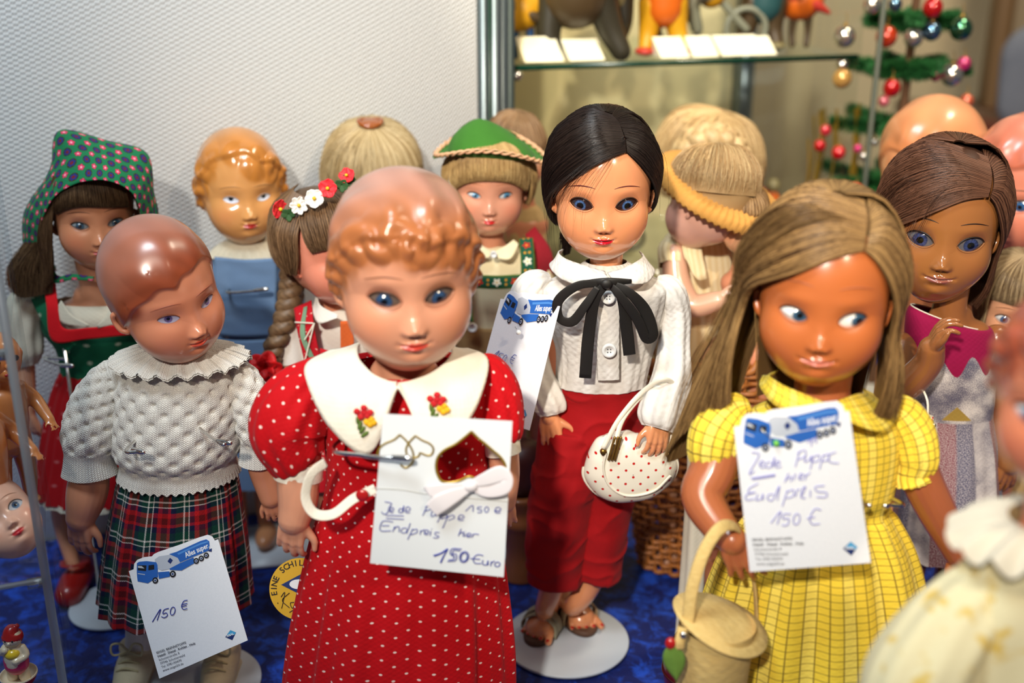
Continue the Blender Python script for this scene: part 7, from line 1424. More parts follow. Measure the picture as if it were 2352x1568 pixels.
# ================================================================ Christmas tree
TY = 1.45; tb_ = W(2068, 300, TY); tr0 = Vector((tb_.x, TY, 0))
tree = empty('feather_christmas_tree', tr0, 'small artificial Christmas tree with three tiers of green branches and glass baubles', 'Christmas tree')
M_trunk = mat('brown_wire_trunk', srgb(96, 62, 34), .7); M_needle = mat('green_needles', rough=.6, fn=lambda nb: nb.attr())
g = tube([(0, 0, .0), (0, 0, .3), (.002, 0, .75)], [.007, .006, .004], 12, 20, rnd=True); mk('trunk', g[0], g[1], M_trunk, tree)
g = tube([(0, 0, .0), (0, 0, .012), (0, 0, .045)], [.06, .058, .045], 30, 8, cap=True); mk('tree_stand', g[0], g[1], mat('white_painted_wood', srgb(214, 206, 190), .6), tree)
rt = np.random.default_rng(5)
def branch(z, az, L_, up_):
    e = Vector((math.cos(az) * L_, math.sin(az) * L_, up_ * L_)); P_ = crom([(0, 0, z), (e.x * .5, e.y * .5, z + e.z * .35), (e.x, e.y, z + e.z)], 30)
    n_ = 2300; t = rt.uniform(.08, 1, n_); i = (t * 28).astype(int); b = P_[i] + (P_[np.minimum(i + 1, 29)] - P_[i]) * (t * 28 - i)[:, None]
    d = rt.normal(size=(n_, 3)); d /= np.linalg.norm(d, axis=1)[:, None]; ax = np.array([e.x, e.y, e.z]) / L_; d = d - ax * (d @ ax)[:, None] * .7 + ax * .35
    ln = .0165 * rt.uniform(.6, 1.1, n_) * (1 - .35 * t); tip = b + d * ln[:, None]; s = np.cross(d, rt.normal(size=(n_, 3))); s /= np.linalg.norm(s, axis=1)[:, None] + 1e-9; s *= .0009
    V = np.stack([b - s, b + s, tip + s * .4, tip - s * .4], 1).reshape(-1, 3); F = np.arange(n_ * 4).reshape(-1, 4)
    c = np.repeat(np.array([.014, .11, .022]) * rt.uniform(.5, 1.6, (n_, 1)), 4, 0)
    core = tube(P_, .0014, 6, 20); V2 = np.concatenate([V, core[0]]); F2 = np.concatenate([F, core[1] + len(V)]); c2 = np.concatenate([c, np.tile([.03, .05, .02], (len(core[0]), 1))])
    mk('branch', V2, F2, M_needle, tree, col=c2, smooth=False)
zt = [W(2068, y, TY).z for y in (52, 160, 292, 420)]
for k_, (z, L_) in enumerate(zip(zt, (.064, .074, .092, .098))):
    for j in range(6): branch(z, j * PI / 3 + .25 + .4 * k_, L_, .10 + .04 * math.sin(j * 2))
def bauble(px, py, r, col, label, Y=1.40, silver=False, kind='ball'):
    c = W(px, py, Y); r_ = r * mpp(px, py, Y); o = empty('bauble', c, label, 'bauble', 'glass baubles hanging on the small tree')
    m = mat('mercury_glass', col, .12, .9 if silver else .35, Coat_Weight=1.0, Coat_Roughness=.04)
    g = ellipsoid((0, 0, 0), (r_, r_, r_ * (1.05 if kind == 'ball' else 1.35)), 28, 18); mk('glass_ball', g[0], g[1], m, o)
    top = r_ * (1.0 if kind == 'ball' else 1.3)
    g = tube([(0, 0, top * .97), (0, 0, top * 1.12), (0, 0, top * 1.28)], [r_ * .26, r_ * .24, r_ * .1], 12, 6, rnd=True); mk('cap', g[0], g[1], M_brass, o)
    g = tube([(0, 0, top * 1.25), (.001, 0, top * 1.7), (0, .004, top * 2.1)], .0005, 5, 8); mk('hanger_wire', g[0], g[1], M_brass, o)
R_, S_, G_, P_k, B_l = srgb(186, 16, 18), srgb(205, 200, 190), srgb(60, 120, 84), srgb(196, 40, 104), srgb(86, 122, 150)
for a in ((2142, 18, 23, R_, 'red glass bauble at the top right of the tree, uppermost red one'), (2003, 12, 20, S_, 'silver bauble at the very top left of the tree'), (2056, 10, 16, B_l, 'small blue silver bauble at the top of the tree'),
          (1940, 84, 24, S_, 'cream silver bauble hanging at the upper left of the tree'), (2036, 84, 24, srgb(196, 60, 24), 'orange red bauble under the top tier of the tree'), (2098, 86, 22, S_, 'bright silver bauble under the top tier right of the trunk'),
          (2140, 72, 21, B_l, 'blue glass bauble under the top tier of the tree'), (2207, 66, 26, G_, 'green banded silver bauble at the upper right of the tree'),
          (1934, 180, 22, srgb(196, 150, 80), 'gold bauble hanging at the middle left of the tree'), (2048, 202, 20, R_, 'red bauble beside the trunk under the middle tier'), (2186, 172, 25, S_, 'large silver bauble at the right of the middle tier'),
          (2214, 146, 16, P_k, 'pink bauble at the right end of the middle tier'), (2148, 176, 11, P_k, 'slender pink bauble beside the large silver one'), (2030, 232, 13, srgb(216, 110, 120), 'pale pink bauble below the red one at the trunk'),
          (1896, 299, 13, srgb(200, 50, 60), 'small pinkish red bauble at the lower left branch tip'), (1883, 334, 14, R_, 'small red bauble leftmost of the low branches'), (1926, 350, 16, srgb(196, 8, 20), 'deep red bauble low at the left of the tree'),
          (1970, 341, 10, P_k, 'small pink bauble in the lowest tier of the tree'), (1983, 360, 11, S_, 'small silver bauble next to the orange moulded head'), (2008, 326, 9, S_, 'tiny silver bauble above the orange moulded head'),
          (2136, 282, 10, P_k, 'bright pink bauble above the orange moulded head'), (2220, 232, 16, srgb(206, 96, 60), 'orange bauble at the right end of the lowest visible tier'), (1966, 434, 15, srgb(214, 40, 16), 'scarlet bauble above the brown haired doll')):
    bauble(a[0], a[1], a[2], a[3], a[4], silver=a[3] in (S_, B_l, G_), Y=1.40)
rt2 = np.random.default_rng(9); parts = []
for k_ in range(16):
    a = rt2.uniform(0, 2 * PI); x, y = -.080 + .030 * math.cos(a), .02 + .03 * math.sin(a); z = zt[3] + rt2.uniform(.0, .05); parts.append(tube([(x, y, z + .05), (x + .004, y, z), (x - .004, y, z - .09)], .0016, 5, 10))
g = cat(*parts); tag(mk('gold_lametta', g[0], g[1], mat('gold_lametta', srgb(196, 160, 60), .3, .8), loc=tr0), 'strands of gold lametta hanging on the low left branches of the tree', 'tinsel', kind='stuff')
# ================================================================ things beyond the table
M_mah = mat('mahogany', srgb(78, 26, 16), .35, Coat_Weight=.3)
dk = W(2290, 290, 2.15); tz = dk.z
o = empty('mahogany_sideboard', (dk.x + .22, 2.3, -.75), 'dark red mahogany sideboard behind the tree at the right', 'sideboard')
for nm, c_, s_ in (('top', (.18, 0, tz + .75 - .015), (.95, .44, .03)), ('cabinet_body', (.18, 0, (tz + .72) / 2), (.90, .40, tz + .72)), ('door', (-.04, -.205, (tz + .72) / 2), (.42, .012, tz + .62)), ('door', (.40, -.205, (tz + .72) / 2), (.42, .012, tz + .62))):
    V, F_, U = box(c_, s_); mk(nm, V, F_, M_mah, o, smooth=False)
pf = W(2300, 100, 2.4)
o = empty('door_frame', (pf.x, 2.42, -.75)); o['kind'] = 'structure'; o.name = 'trim_1'
M_tr = mat('brown_door_trim', srgb(120, 92, 60), .5)
V, F_, U = box((0, 0, 1.2), (.03, .05, 2.4)); mk('frame_post', V, F_, M_tr, o, smooth=False)
V, F_, U = box((.32, .03, 1.2), (.60, .03, 2.4)); mk('door_leaf', V, F_, mat('grey_beige_door', srgb(150, 132, 106), .6), o, smooth=False)
cb2 = W(2338, 250, 2.2)
o = empty('grey_cushion', (cb2.x + .02, 2.22, tz), 'grey blue cloth covered chair back on the sideboard', 'cushion')
blob('cushion_body', [tube([(0, 0, .035), (.0, 0, .12)], [.055, .06], 30, 10, rnd=True, squash=.4)], .004, obj_fabric('grey_blue_cloth', srgb(104, 108, 120), srgb(116, 120, 130)), o, 6)
# ================================================================ other dolls behind
def simple_doll(Y, px, label, mdress, neck_py, sh, hipw, neck_px=None):
    d = Doll(Y, px, label); n_ = neck_px or px
    d.mesh('dress', loft([d.ring(neck_py, n_ - 26, n_ + 26, .8), d.ring(neck_py + 16, n_ - sh * .8, n_ + sh * .8, .6), d.ring(neck_py + 50, n_ - sh, n_ + sh, .56), d.ring(neck_py + 170, n_ - sh * .9, n_ + sh * .9, .6), d.ring(neck_py + 400, n_ - hipw, n_ + hipw, .7)], 100, 50, fold=pleats(11, .0, .05, int(px))), mdress)
    return d
M_tan = obj_fabric('straw_coloured_cloth', srgb(190, 160, 110), srgb(205, 176, 124))
hb = simple_doll(1.2, 1205, 'doll with short brown hair peeping out behind the green felt hat', M_tan, 470, 52, 70)
h_, _, w_, _ = make_head(hb.o, 1205, 375, 1.165, 60, 20, 4, 0, skin=(.7, .35, .2), res=.4)
wig(h_, w_, [back_hair(1.18, -30, 700), dict(g=[[Sp(a, 89, 1.15), Sp(a, 60, 1.2), Sp(a, 30, 1.18), Sp(a, 12, 1.12)] for a in (-115, -60, 0, 60, 115)], n=900, lift=.05, fuzz=.03)], (.16, .08, .035), (.40, .25, .13), rad=.0003, seed=23)
body(hb, M_skD, hb.P(1205, 470), hb.P(1205, 650), .028, .026)
jb = simple_doll(1.28, 1650, 'doll seen from the side with blond braided hair behind the straw hat', M_tan, 490, 60, 80)
h_, _, w_, _ = make_head(jb.o, 1715, 432, 1.235, 92, 66, 6, 0, skin=(.72, .36, .2), res=.5)
gds = [[Sp(a, 89, 1.15), Sp(a, 56, 1.24), Sp(a, 28, 1.26), Sp(a, 0, 1.24), Sp(a, -26, 1.2)] for a in (-180, -140, -110, -70, -40)] 
wig(h_, w_, [dict(g=gds, n=1500, lift=.07, fuzz=.05, cut=.2, sf=18), dict(g=[[Sp(a, 89, 1.15), Sp(a, 56, 1.24), Sp(a, 28, 1.26), Sp(a, 2, 1.22)] for a in (-50, 0, 60, 110, 150, 180)], n=1400, lift=.07, fuzz=.05, cut=.2, sf=18)], (.30, .17, .06), (.70, .52, .27), rad=.0003, seed=29)
braid(jb, [jb.P(1545, 395, -.05), jb.P(1590, 330, -.07), jb.P(1650, 315, -.078), jb.P(1700, 350, -.07), jb.P(1712, 390, -.055)], .014, 3.0, ((.34, .19, .07), (.72, .54, .28)), name='braid_crown')
braid(jb, [jb.P(1570, 400, -.06), jb.P(1605, 355, -.08), jb.P(1650, 360, -.086), jb.P(1672, 400, -.07)], .012, 2.4, ((.30, .16, .06), (.62, .44, .22)), name='braid_crown')
body(jb, M_skD, jb.P(1650, 490), jb.P(1650, 700), .032, .03)
# doll with straw hat, cream dress, sitting in the wicker basket
K = Doll(1.07, 1620, 'pale doll in cream dress and wide straw hat looking away to the left')
SKK = (.74, .40, .30); M_skK = skinmat('pale_pink_celluloid', (.74, .42, .28), .35, .3)
hK, _, wK, _ = make_head(K.o, 1556, 456, 1.05, 78, -122, 0, 12, skin=SKK, res=.6, bl=.4, blush=(.75, .22, .16))
hc_ = K.P(1662, 424, -.030); Rm = Matrix.Rotation(math.radians(23), 3, 'Y') @ Matrix.Rotation(math.radians(13), 3, 'X')
A = np.linspace(0, 2 * PI, 240, endpoint=False); rows = []; ur = []
for r_, z_, rid in ((.004, .008, 0), (.022, .008, .0), (.030, .006, .0004), (.033, .001, .0006), (.046, .0, .001), (.058, -.001, .0014), (.064, -.004, .0014), (.066, -.012, .0014), (.063, -.015, .0012), (.054, -.011, .001), (.036, -.005, .0006)):
    rr_ = r_ * (1 + 0 * A); zz = z_ + rid * np.sin(60 * A + r_ * 160); rows.append(np.stack([rr_ * np.cos(A), rr_ * np.sin(A), zz], -1))
V = np.concatenate(rows) @ np.array(Rm).T + np.array(tuple(hc_))
hat_c = obj_fabric('golden_straw', srgb(190, 132, 58), srgb(214, 160, 84), 120, .6)
mk('straw_hat', V, grid_faces(len(rows), 240)[:, ::-1], hat_c, K.o)
wig(hK, wK, [dict(g=[[Sp(a, 89, 1.14), Sp(a, 62, 1.2), Sp(a, 36, 1.2), Sp(a, 12, 1.14)] for a in range(-180, 190, 45)], n=1800, lift=.08, fuzz=.06, cut=.2)], (.38, .22, .09), (.62, .44, .22), rad=.0003, seed=31)
M_crm = fabric('cream_seersucker', srgb(234, 216, 172), 1100, fn=lambda nb, u, v: nb.mix((u * (2 * PI / .006)).sin() * .5 + .5, srgb(236, 220, 180), srgb(224, 202, 154)), wr=40)
rg = [K.ring(520, 1560, 1640, .7), K.ring(545, 1528, 1676, .6), K.ring(600, 1512, 1690, .58), K.ring(720, 1520, 1700, .6), K.ring(830, 1505, 1712, .66), K.ring(1000, 1500, 1730, .7)]
K.mesh('cream_dress', loft(rg, 120, 60, fold=pleats(9, .01, .04, 2)), M_crm)
K.mesh('ruffled_collar', ruled(K, [(1555, 512, -.03), (1580, 500, -.034), (1600, 505, -.034)], [(1575, 590, -.05), (1600, 640, -.054), (1625, 640, -.05)], 10, 14, th=.001, wr=.003), M_crm)
K.mesh('puffed_sleeve', tube(K.pts((1580, 560, -.02), (1548, 575, -.03), (1545, 610, -.04)), [r * K.m(600) for r in (20, 34, 30)], 40, 20, fold=puff(8, .06, 3)), M_crm)
arm(K, M_skK, [(1548, 580, -.036), (1556, 650, -.046), (1590, 700, -.056), (1650, 690, -.064)], [27, 31, 28, 22], dict(f=(1, -.3, .2), t=(0, -.2, 1), p=(.2, 1, 0), s=70, curl=(25, 25, 25, 25)))
body(K, M_skK, K.P(1600, 530), K.P(1612, 800), .034, .034, leg_r=.014)
# small doll face between
L2 = simple_doll(1.03, 1712, 'small brown haired doll half hidden behind the long haired yellow dressed doll', M_tan, 600, 40, 60)
h_, _, w_, _ = make_head(L2.o, 1712, 528, 1.0, 52, 6, 4, 0, skin=(.74, .38, .2), res=.45)
wig(h_, w_, [back_hair(1.14, -30, 500), dict(g=[[Sp(a, 80, 1.12), Sp(a, 55, 1.16), Sp(a, 34, 1.14), Sp(a, 24, 1.10)] for a in (-115, -60, 0, 60, 115)], n=700, lift=.05, fuzz=.03)], (.16, .08, .03), (.48, .30, .14), rad=.0003, seed=37)
body(L2, M_skD, L2.P(1712, 600), L2.P(1712, 780), .026, .026)
# wicker basket
bk = G(1590, 1185); bkc = Vector((W(1610, 1000, 1.05).x, 1.05, 0)); bsk = empty('wicker_basket', bkc, 'brown wicker basket behind the handbag and the long haired doll', 'basket')
M_wick = mat('brown_wicker', rough=.5, fn=lambda nb: (nb.coord('Object'), nb.mix(nb.noise(nb.vec, 160, 3), srgb(112, 60, 22), srgb(196, 124, 58)))[1])
zt_ = W(1600, 815, 1.05).z; rb0, rb1 = .055, .092
nst = 36; parts = []
for i in range(nst):
    a = 2 * PI * i / nst; parts.append(tube([(rb0 * math.cos(a), rb0 * .55 * math.sin(a), .002), (rb1 * math.cos(a), rb1 * .55 * math.sin(a), zt_)], .0016, 6, 4, straight=True))
g = cat(*parts); mk('wicker_stakes', g[0], g[1], M_wick, bsk)
parts = []
for j in range(26):
    t = (j + .5) / 26; r_ = rb0 + (rb1 - rb0) * t; a = np.linspace(0, 2 * PI, 181); o_ = .0028 * np.sin(nst / 2 * a + (j % 2) * PI)
    parts.append(tube(np.stack([(r_ + o_) * np.cos(a), (r_ * .55 + o_) * np.sin(a), 0 * a + zt_ * t], -1), .0026, 6, 181))
g = cat(*parts); mk('wicker_weave', g[0], g[1], M_wick, bsk)
for k_ in range(2):
    a = np.linspace(0, 2 * PI, 241); g = tube(np.stack([(rb1 + .004 * np.cos(a * 24 + k_ * PI)) * np.cos(a), (rb1 * .55 + .004 * np.cos(a * 24 + k_ * PI)) * np.sin(a), zt_ + .004 + .004 * np.sin(a * 24 + k_ * PI)], -1), .0036, 8, 241); mk('rim_braid', g[0], g[1], M_wick, bsk)
K.o.location.z += 0
# white sleeved arm between basket and long hair
wsl = empty('white_sleeve', W(1620, 1180, .90) * 1.0, 'white cotton sleeve of a hidden doll between the wicker basket and the long brown hair', 'cloth'); wsl.location.z = 0
g = tube([W(q[0], q[1], .90) - Vector(wsl.location) for q in ((1665, 850), (1640, 930), (1612, 1010), (1606, 1090))] + [Vector((W(1606, 1090, .9).x - wsl.location.x, 0, .0))], [.008, .015, .013, .010, .012], 40, 60, fold=puff(5, .12, 4)); mk('cloth_folds', g[0], g[1], M_offw, wsl, uv=g[2])
# moulded heads at the right back
Or = Doll(1.18, 2110, 'orange celluloid doll with smooth moulded hair seen over the brown haired doll')
hO, _, wO, _ = make_head(Or.o, 2095, 440, 1.13, 108, -20, 16, 0, skin=(.80, .33, .14), res=.6, hair=[(90, .60), (50, .8), (25, 1.15), (0, 1.3), (-30, 1.7), (-60, 2.2), (-90, 2.3), (-120, 2.2), (205, 1.6), (180, 1.25), (130, .8)], wave=.03, wk=6, hc=(.68, .24, .085), hc2=(.78, .33, .15), hth=.06)
M_skO = skinmat('orange_celluloid', (.78, .30, .12), .35, .4)
body(Or, M_skO, Or.P(2105, 590), Or.P(2110, 820), .042, .038)
Pi = Doll(1.10, 2310, 'pinkish celluloid doll with moulded hair at the right edge behind the brown haired doll')
hP, _, wP, _ = make_head(Pi.o, 2292, 470, 1.05, 108, -30, 14, 0, skin=(.72, .24, .15), res=.6, hair=[(90, .60), (50, .8), (25, 1.15), (0, 1.3), (-30, 1.7), (-60, 2.2), (-90, 2.3), (-120, 2.2), (205, 1.6), (180, 1.25), (130, .8)], wave=.03, wk=7, hc=(.58, .15, .08), hc2=(.68, .24, .16), hth=.06, curls=[(150, 1.1, .4, 1.2, .10), (120, .9, .35, 1.3, .08)])
body(Pi, M_skO, Pi.P(2318, 560), Pi.P(2330, 900), .056, .05, leg_r=.02)
arm(Pi, M_skO, [(2370, 600, .0), (2390, 680, -.01), (2370, 760, -.02)], [36, 34, 28], dict(f=(-.3, -.2, -1), t=(-1, -.2, 0), p=(-.4, 1, 0), s=90, curl=(25, 25, 25, 25)), voxel=.0012)
Rr = simple_doll(.99, 2345, 'doll with ash blond hair at the right edge beside the bare brown arm', M_tan, 800, 50, 70)
h_, _, w_, _ = make_head(Rr.o, 2345, 740, .955, 78, 10, 4, 0, skin=(.7, .35, .2), res=.45)
wig(h_, w_, [back_hair(1.2, -34, 900), dict(g=[[Sp(a, 89, 1.15), Sp(a, 55, 1.22), Sp(a, 25, 1.2), Sp(a, 0, 1.18), Sp(a, -25, 1.15)] for a in (-115, -80, -50)], n=900, lift=.06, fuzz=.04), dict(g=[[Sp(a, 89, 1.15), Sp(a, 55, 1.22), Sp(a, 30, 1.18), Sp(a, 20, 1.12)] for a in (-60, 0, 60, 115)], n=800, lift=.05, fuzz=.03)], (.16, .10, .05), (.50, .38, .22), rad=.00026, seed=41)
body(Rr, M_skD, Rr.P(2345, 800), Rr.P(2345, 1000), .03, .028)
# ================================================================ blurred doll in the right foreground
Q = Doll(.50, 2330, 'blurred doll with reddish moulded curls in pale yellow patterned dress at the right front')
SKQ = (.62, .20, .10)
hQ, _, wQ, _ = make_head(Q.o, 2450, 985, .455, 185, -10, 8, 0, skin=SKQ, res=.6, hair=[(90, .62), (60, .68), (30, 1.15), (0, 1.35), (-25, 1.7), (-60, 2.2), (-90, 2.3), (-120, 2.2), (205, 1.7), (180, 1.30), (150, 1.1), (120, .68)], wave=.03, wk=9, hc=(.34, .07, .03), hc2=(.36, .08, .045),
  curls=[(90, .62, .25, 2, .12), (120, .85, .25, 2, .12), (150, 1.2, .28, 2, .14), (170, 1.4, .28, 2, .16), (190, 1.6, .26, 2, .16), (210, 1.75, .26, 2, .14), (60, .85, .25, -2, .12)])
def lemon(nb, u, v):
    q = nb.xyz(u, v, 0.0); return nb.mix(((nb.noise(q, 75, 2) - .56) * 12).op('MULTIPLY', 1.0, clamp=True) * .8, srgb(222, 212, 172), srgb(208, 172, 60))
M_lem = fabric('pale_yellow_flowered_organza', srgb(240, 232, 196), 1000, fn=lemon, wr=25)
rg = [Q.ring(1240, 2290, 2560, .7), Q.ring(1290, 2230, 2600, .62), Q.ring(1380, 2170, 2640, .62), Q.ring(1500, 2130, 2660, .64), Q.ring(1700, 2080, 2700, .7), Q.ring(2000, 2050, 2720, .72), Q.ring(2300, 2030, 2740, .75)]
Q.mesh('dress', loft(rg, 160, 80, fold=lambda t, A: 1 + .03 * np.sin(11 * A + 4 * t) + .02 * np.sin(6 * A + 9 * t)), M_lem)
Q.mesh('puffed_sleeve', tube(Q.pts((2310, 1330, 0), (2250, 1370, 0), (2160, 1480, -.01), (2090, 1610, -.02), (2110, 1700, -.02)), [r * Q.m(1400) for r in (30, 85, 110, 110, 70)], 90, 60, fold=puff(10, .06, 11)), M_lem)
A = np.linspace(0, 2 * PI, 200, endpoint=False); a0 = Q.P(2425, 1190); kq = Q.m(1200); rows = []
for t in np.linspace(0, 1, 12): rows.append(np.stack([a0.x + (105 + 125 * t) * kq * np.cos(A) * (1 + .05 * t * np.sin(15 * A)), a0.y + (85 + 90 * t) * kq * np.sin(A) * (1 + .05 * t * np.sin(15 * A)), a0.z - 60 * t * t * kq + .004 * t * np.sin(15 * A + 1)], -1))
Q.mesh('ruffled_collar', (np.concatenate(rows), grid_faces(12, 200), np.zeros((2400, 2))), M_offw)
body(Q, skinmat('rust_celluloid', SKQ, .4, .3), Q.P(2425, 1200), Q.P(2425, 1700), .042, .046, leg_r=.018)
# ================================================================ dark red ball cushion and turned wooden thing
cr = G(1660, 1420); c = W(1650, 1410, .80)
o = empty('red_leather_pouf', (c.x, c.y, 0), 'dark red round leather object behind the straw handbag', 'cushion')
rr_ = 120 * mpp(1640, 1400, .80); zc = rr_ * 1.15
g = ellipsoid((0, 0, zc), (rr_, rr_ * .8, zc), 60, 40); mk('leather_cover', g[0], g[1], mat('dark_red_leather', srgb(96, 8, 16), .35, Coat_Weight=.3), o)
g = tube([(rr_ * math.cos(a) * 1.004, rr_ * .8 * math.sin(a) * 1.004, zc) for a in np.linspace(0, 2 * PI, 50)], .0012, 6, 100); mk('piping', g[0], g[1], mat('dark_piping', srgb(60, 6, 10), .4), o)
c = W(1196, 1200, 1.03)
o = empty('turned_wooden_stand', (c.x, c.y, 0), 'dark turned wooden stand between the red dotted skirt and the red trousers', 'stand')
z0 = W(1196, 1210, 1.03).z; z1 = W(1196, 1165, 1.03).z; z2_ = W(1196, 1130, 1.03).z; z3 = W(1196, 1020, 1.03).z
g = loft([(0, 0, .0, .020, .020), (0, 0, z0 * .5, .016, .016), (0, 0, z0, .021, .021), (0, 0, (z0 + z1) / 2, .024, .024), (0, 0, z1, .020, .020), (0, 0, z2_, .024, .024), (0, 0, z2_ + .002, .018, .018)], 50, 40); mk('turned_base', g[0], g[1], mat('turned_brown_wood', srgb(130, 74, 36), .4, Coat_Weight=.3), o)
g = tube([(0, 0, z2_), (0, 0, z3)], .017, 40, 4, cap=True, straight=True); mk('upper_column', g[0], g[1], mat('dark_maroon_wood', srgb(60, 18, 16), .5), o)
# ================================================================ acrylic case with little dolls at the left
M_acr = thin_glass('clear_acrylic', (.93, .95, .96), .05, .05)
M_aedge = mat('frosted_acrylic_edge', srgb(176, 184, 190), .35, Transmission_Weight=.55, Alpha=.8)
xw = W(62, 1000, .72).x; ac = empty('acrylic_case', (xw, .72, 0), 'clear acrylic shelf case with small celluloid dolls at the left edge', 'display case')
def ab_(name, x0, x1, y0, y1, z0, z1, m):
    V, F_, U = box(((x0 + x1) / 2 - .090, (y0 + y1) / 2 + .070, (z0 + z1) / 2), (x1 - x0, y1 - y0, z1 - z0)); return mk(name, V, F_, m, ac, smooth=False)
ac.rotation_euler = (0, 0, math.radians(21)); ztp = .56; zs1 = W(20, 800, .72).z; zs2 = W(60, 1325, .72).z; zs3 = W(40, 1545, .78).z
ab_('side_wall', .085, .090, -.068, .07, .0, ztp, M_acr); ab_('wall_edge', .0845, .0905, -.071, -.068, .0, ztp, M_aedge); 
ab_('side_wall', -.090, -.087, -.068, .07, .0, ztp, M_acr)
for z in (zs1, zs2, zs3): ab_('shelf', -.087, .087, -.068, .07, z - .003, z, M_acr); ab_('shelf_edge', -.087, .087, -.0705, -.068, z - .003, z, M_aedge)
for z in (zs1, zs2): 
    V, F_, U = box((-.010, .006, z - .006), (.012, .006, .006)); mk('corner_clip', V, F_, M_chrome, ac, smooth=False)
M_cel = skinmat('orange_brown_celluloid', (.68, .24, .07), .3, .5)
def mini(px, base_py, Y, h, label, zb, face=60):
    c = W(px, base_py, Y); o = empty('celluloid_doll', (c.x, Y, zb), label, 'doll', 'small celluloid dolls in the acrylic case'); q = lambda x, y, z: Vector((x * h, y * h, z * h)); f = math.radians(face)
    R3 = Matrix.Rotation(f, 3, 'Z'); t = lambda *p: R3 @ q(*p)
    hand_ = hand_parts(t(-.16, -.16, .50), R3 @ Vector((0, -1, -.45)), R3 @ Vector((1, 0, .2)), Vector((0, 0, -1)), .085 * h, (10, 12, 14, 16), 12, 45)[0] + hand_parts(t(.16, -.16, .50), R3 @ Vector((0, -1, -.45)), R3 @ Vector((-1, 0, .2)), Vector((0, 0, -1)), .085 * h, (10, 12, 14, 16), 12, 45)[0]
    blob('body', [tube([t(0, 0, .72), t(0, 0, .66), t(0, 0, .52), t(0, -.01, .40)], [.05 * h, .11 * h, .12 * h, .10 * h], 18, 14, rnd=True)] +
        [tube([t(s * .055, 0, .40), t(s * .07, -.01, .20), t(s * .07, 0, .03)], [.065 * h, .05 * h, .035 * h], 14, 14, rnd=True) for s in (-1, 1)] + [ellipsoid(t(s * .07, -.035, .018), (.035 * h, .05 * h, .018 * h)) for s in (-1, 1)] +
        [tube([t(s * .10, 0, .66), t(s * .16, -.03, .58), t(s * .16, -.16, .50)], [.045 * h, .04 * h, .028 * h], 14, 14, rnd=True) for s in (-1, 1)] + hand_, h * .008, M_cel, o, 4)
    V, F_, U = cat(ellipsoid(t(0, 0, .86), (.13 * h, .13 * h, .14 * h), 28, 20), ellipsoid(t(0, -.135, .845), (.02 * h, .02 * h, .016 * h), 10, 8), ellipsoid(t(0, -.085, .80), (.065 * h, .05 * h, .05 * h), 14, 10), ellipsoid(t(.125, 0, .85), (.02 * h, .03 * h, .035 * h), 10, 8), ellipsoid(t(-.125, 0, .85), (.02 * h, .03 * h, .035 * h), 10, 8)); hd = mk('head', V, F_, M_cel, o)
    for s in (-1, 1): g = ellipsoid(t(s * .05, -.122, .875), (.018 * h, .010 * h, .016 * h), 12, 8, rot=(0, 0, f)); mk('eye', g[0], g[1], P_dark, hd)
    g = ellipsoid(t(0, -.132, .80), (.028 * h, .008 * h, .010 * h), 12, 8, rot=(0, 0, f)); mk('mouth', g[0], g[1], M_redbtn, hd)
mini(-8, 1240, .76, .155, 'small orange celluloid doll standing on the shelf, nearer one with outstretched hands', zs2, 62)
mini(52, 1200, .83, .150, 'small orange celluloid doll further back beside the acrylic wall', zs2, 50)
# doll face mask on the shelf
mo = empty('doll_mask', (W(8, 1230, .755).x, .755, zs2), 'loose peach doll face shell with painted blue eye lying on the acrylic shelf', 'doll face')
hm_, _, wm_, _ = make_head(mo, 20, 1262, .735, 76, 8, -38, 24, skin=(.74, .42, .30), res=.5, painted=True, iris=(.05, .12, .22), white=(.5, .5, .52), ear=False, bl=.3)
dz_ = min((hm_.matrix_basis @ v.co).z for v in hm_.data.vertices); hm_.location.z -= dz_ - .0005
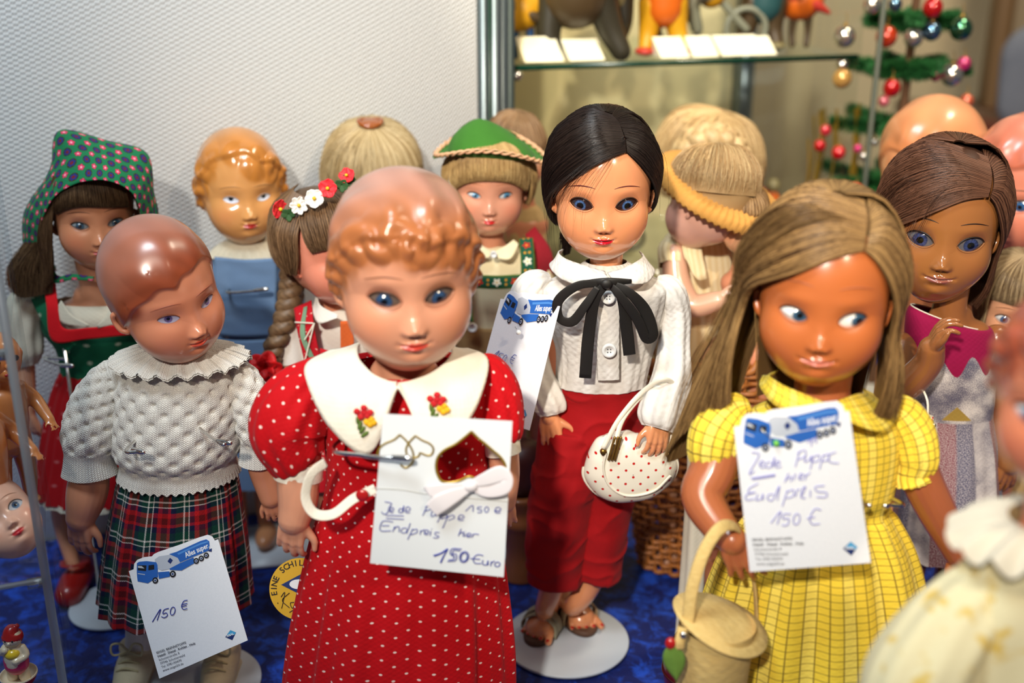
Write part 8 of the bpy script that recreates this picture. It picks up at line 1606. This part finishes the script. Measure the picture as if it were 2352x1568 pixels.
# gnome in red bowl
gn = W(38, 1520, .765); gno = empty('gnome_figurine', (gn.x, .765, zs3), 'little gnome figurine with red cap and yellow bib standing in a red bowl', 'figurine')
k = mpp(40, 1480, .765)
cr_ = mat('glazed_cream', srgb(226, 208, 178), .3, Coat_Weight=.4); gr_ = mat('glazed_red', srgb(176, 22, 22), .3, Coat_Weight=.4); gy_ = mat('glazed_yellow', srgb(232, 196, 40), .3, Coat_Weight=.4); gp_ = mat('glazed_pink', srgb(214, 50, 96), .3, Coat_Weight=.4)
g = loft([(0, 0, 0, 20 * k, 20 * k), (0, 0, .004, 34 * k, 34 * k), (0, 0, .010, 42 * k, 42 * k)], 50, 16); mk('bowl', g[0], g[1], gr_, gno)
g = loft([(0, 0, .010, 42 * k, 42 * k), (0, 0, .0112, 40 * k, 40 * k), (0, 0, .007, 32 * k, 32 * k), (0, 0, .005, 2 * k, 2 * k)], 50, 16); mk('bowl_rim', g[0], g[1], cr_, gno)
def gp(x, y, z): return (x * k, y * k, .008 + z * k)
blob('body', [tube([gp(s * 14, 0, 0), gp(s * 14, 0, 22), gp(s * 12, 0, 40)], [13 * k, 12 * k, 16 * k], 16, 10, rnd=True) for s in (-1, 1)] + [tube([gp(0, 0, 42), gp(0, 0, 66), gp(0, 0, 88)], [26 * k, 25 * k, 14 * k], 20, 12, rnd=True), tube([gp(20, 0, 80), gp(28, -6, 62), gp(10, -22, 56)], 8 * k, 12, 10, rnd=True), tube([gp(-20, 0, 80), gp(-26, -8, 70), gp(-12, -20, 84)], 8 * k, 12, 10, rnd=True)], k * 1.6, cr_, gno, 4)
g = cat(ellipsoid(gp(0, 0, 104), (22 * k, 21 * k, 22 * k), 24, 16), ellipsoid(gp(0, -21, 102), (4 * k, 4 * k, 4 * k), 10, 8)); hd = mk('head', g[0], g[1], cr_, gno)
g = cat(tube([gp(0, 3, 108), gp(2, 4, 122), gp(12, 6, 132)], [24 * k, 18 * k, 6 * k], 24, 16, rnd=True)); mk('red_cap', g[0], g[1], gr_, gno)
for s in (-1, 1): g = ellipsoid(gp(s * 8, -19, 107), (2.4 * k, 2 * k, 2.8 * k), 10, 8); mk('eye', g[0], g[1], P_dark, hd)
g = ellipsoid(gp(0, -9, 70), (19 * k, 19 * k, 15 * k), 22, 14); mk('yellow_bib', g[0], g[1], gy_, gno)
g = tube([gp(0, 0, 36), gp(0, 0, 50)], 28 * k, 24, 6, rnd=True, squash=.9); mk('pink_trousers', g[0], g[1], gp_, gno)
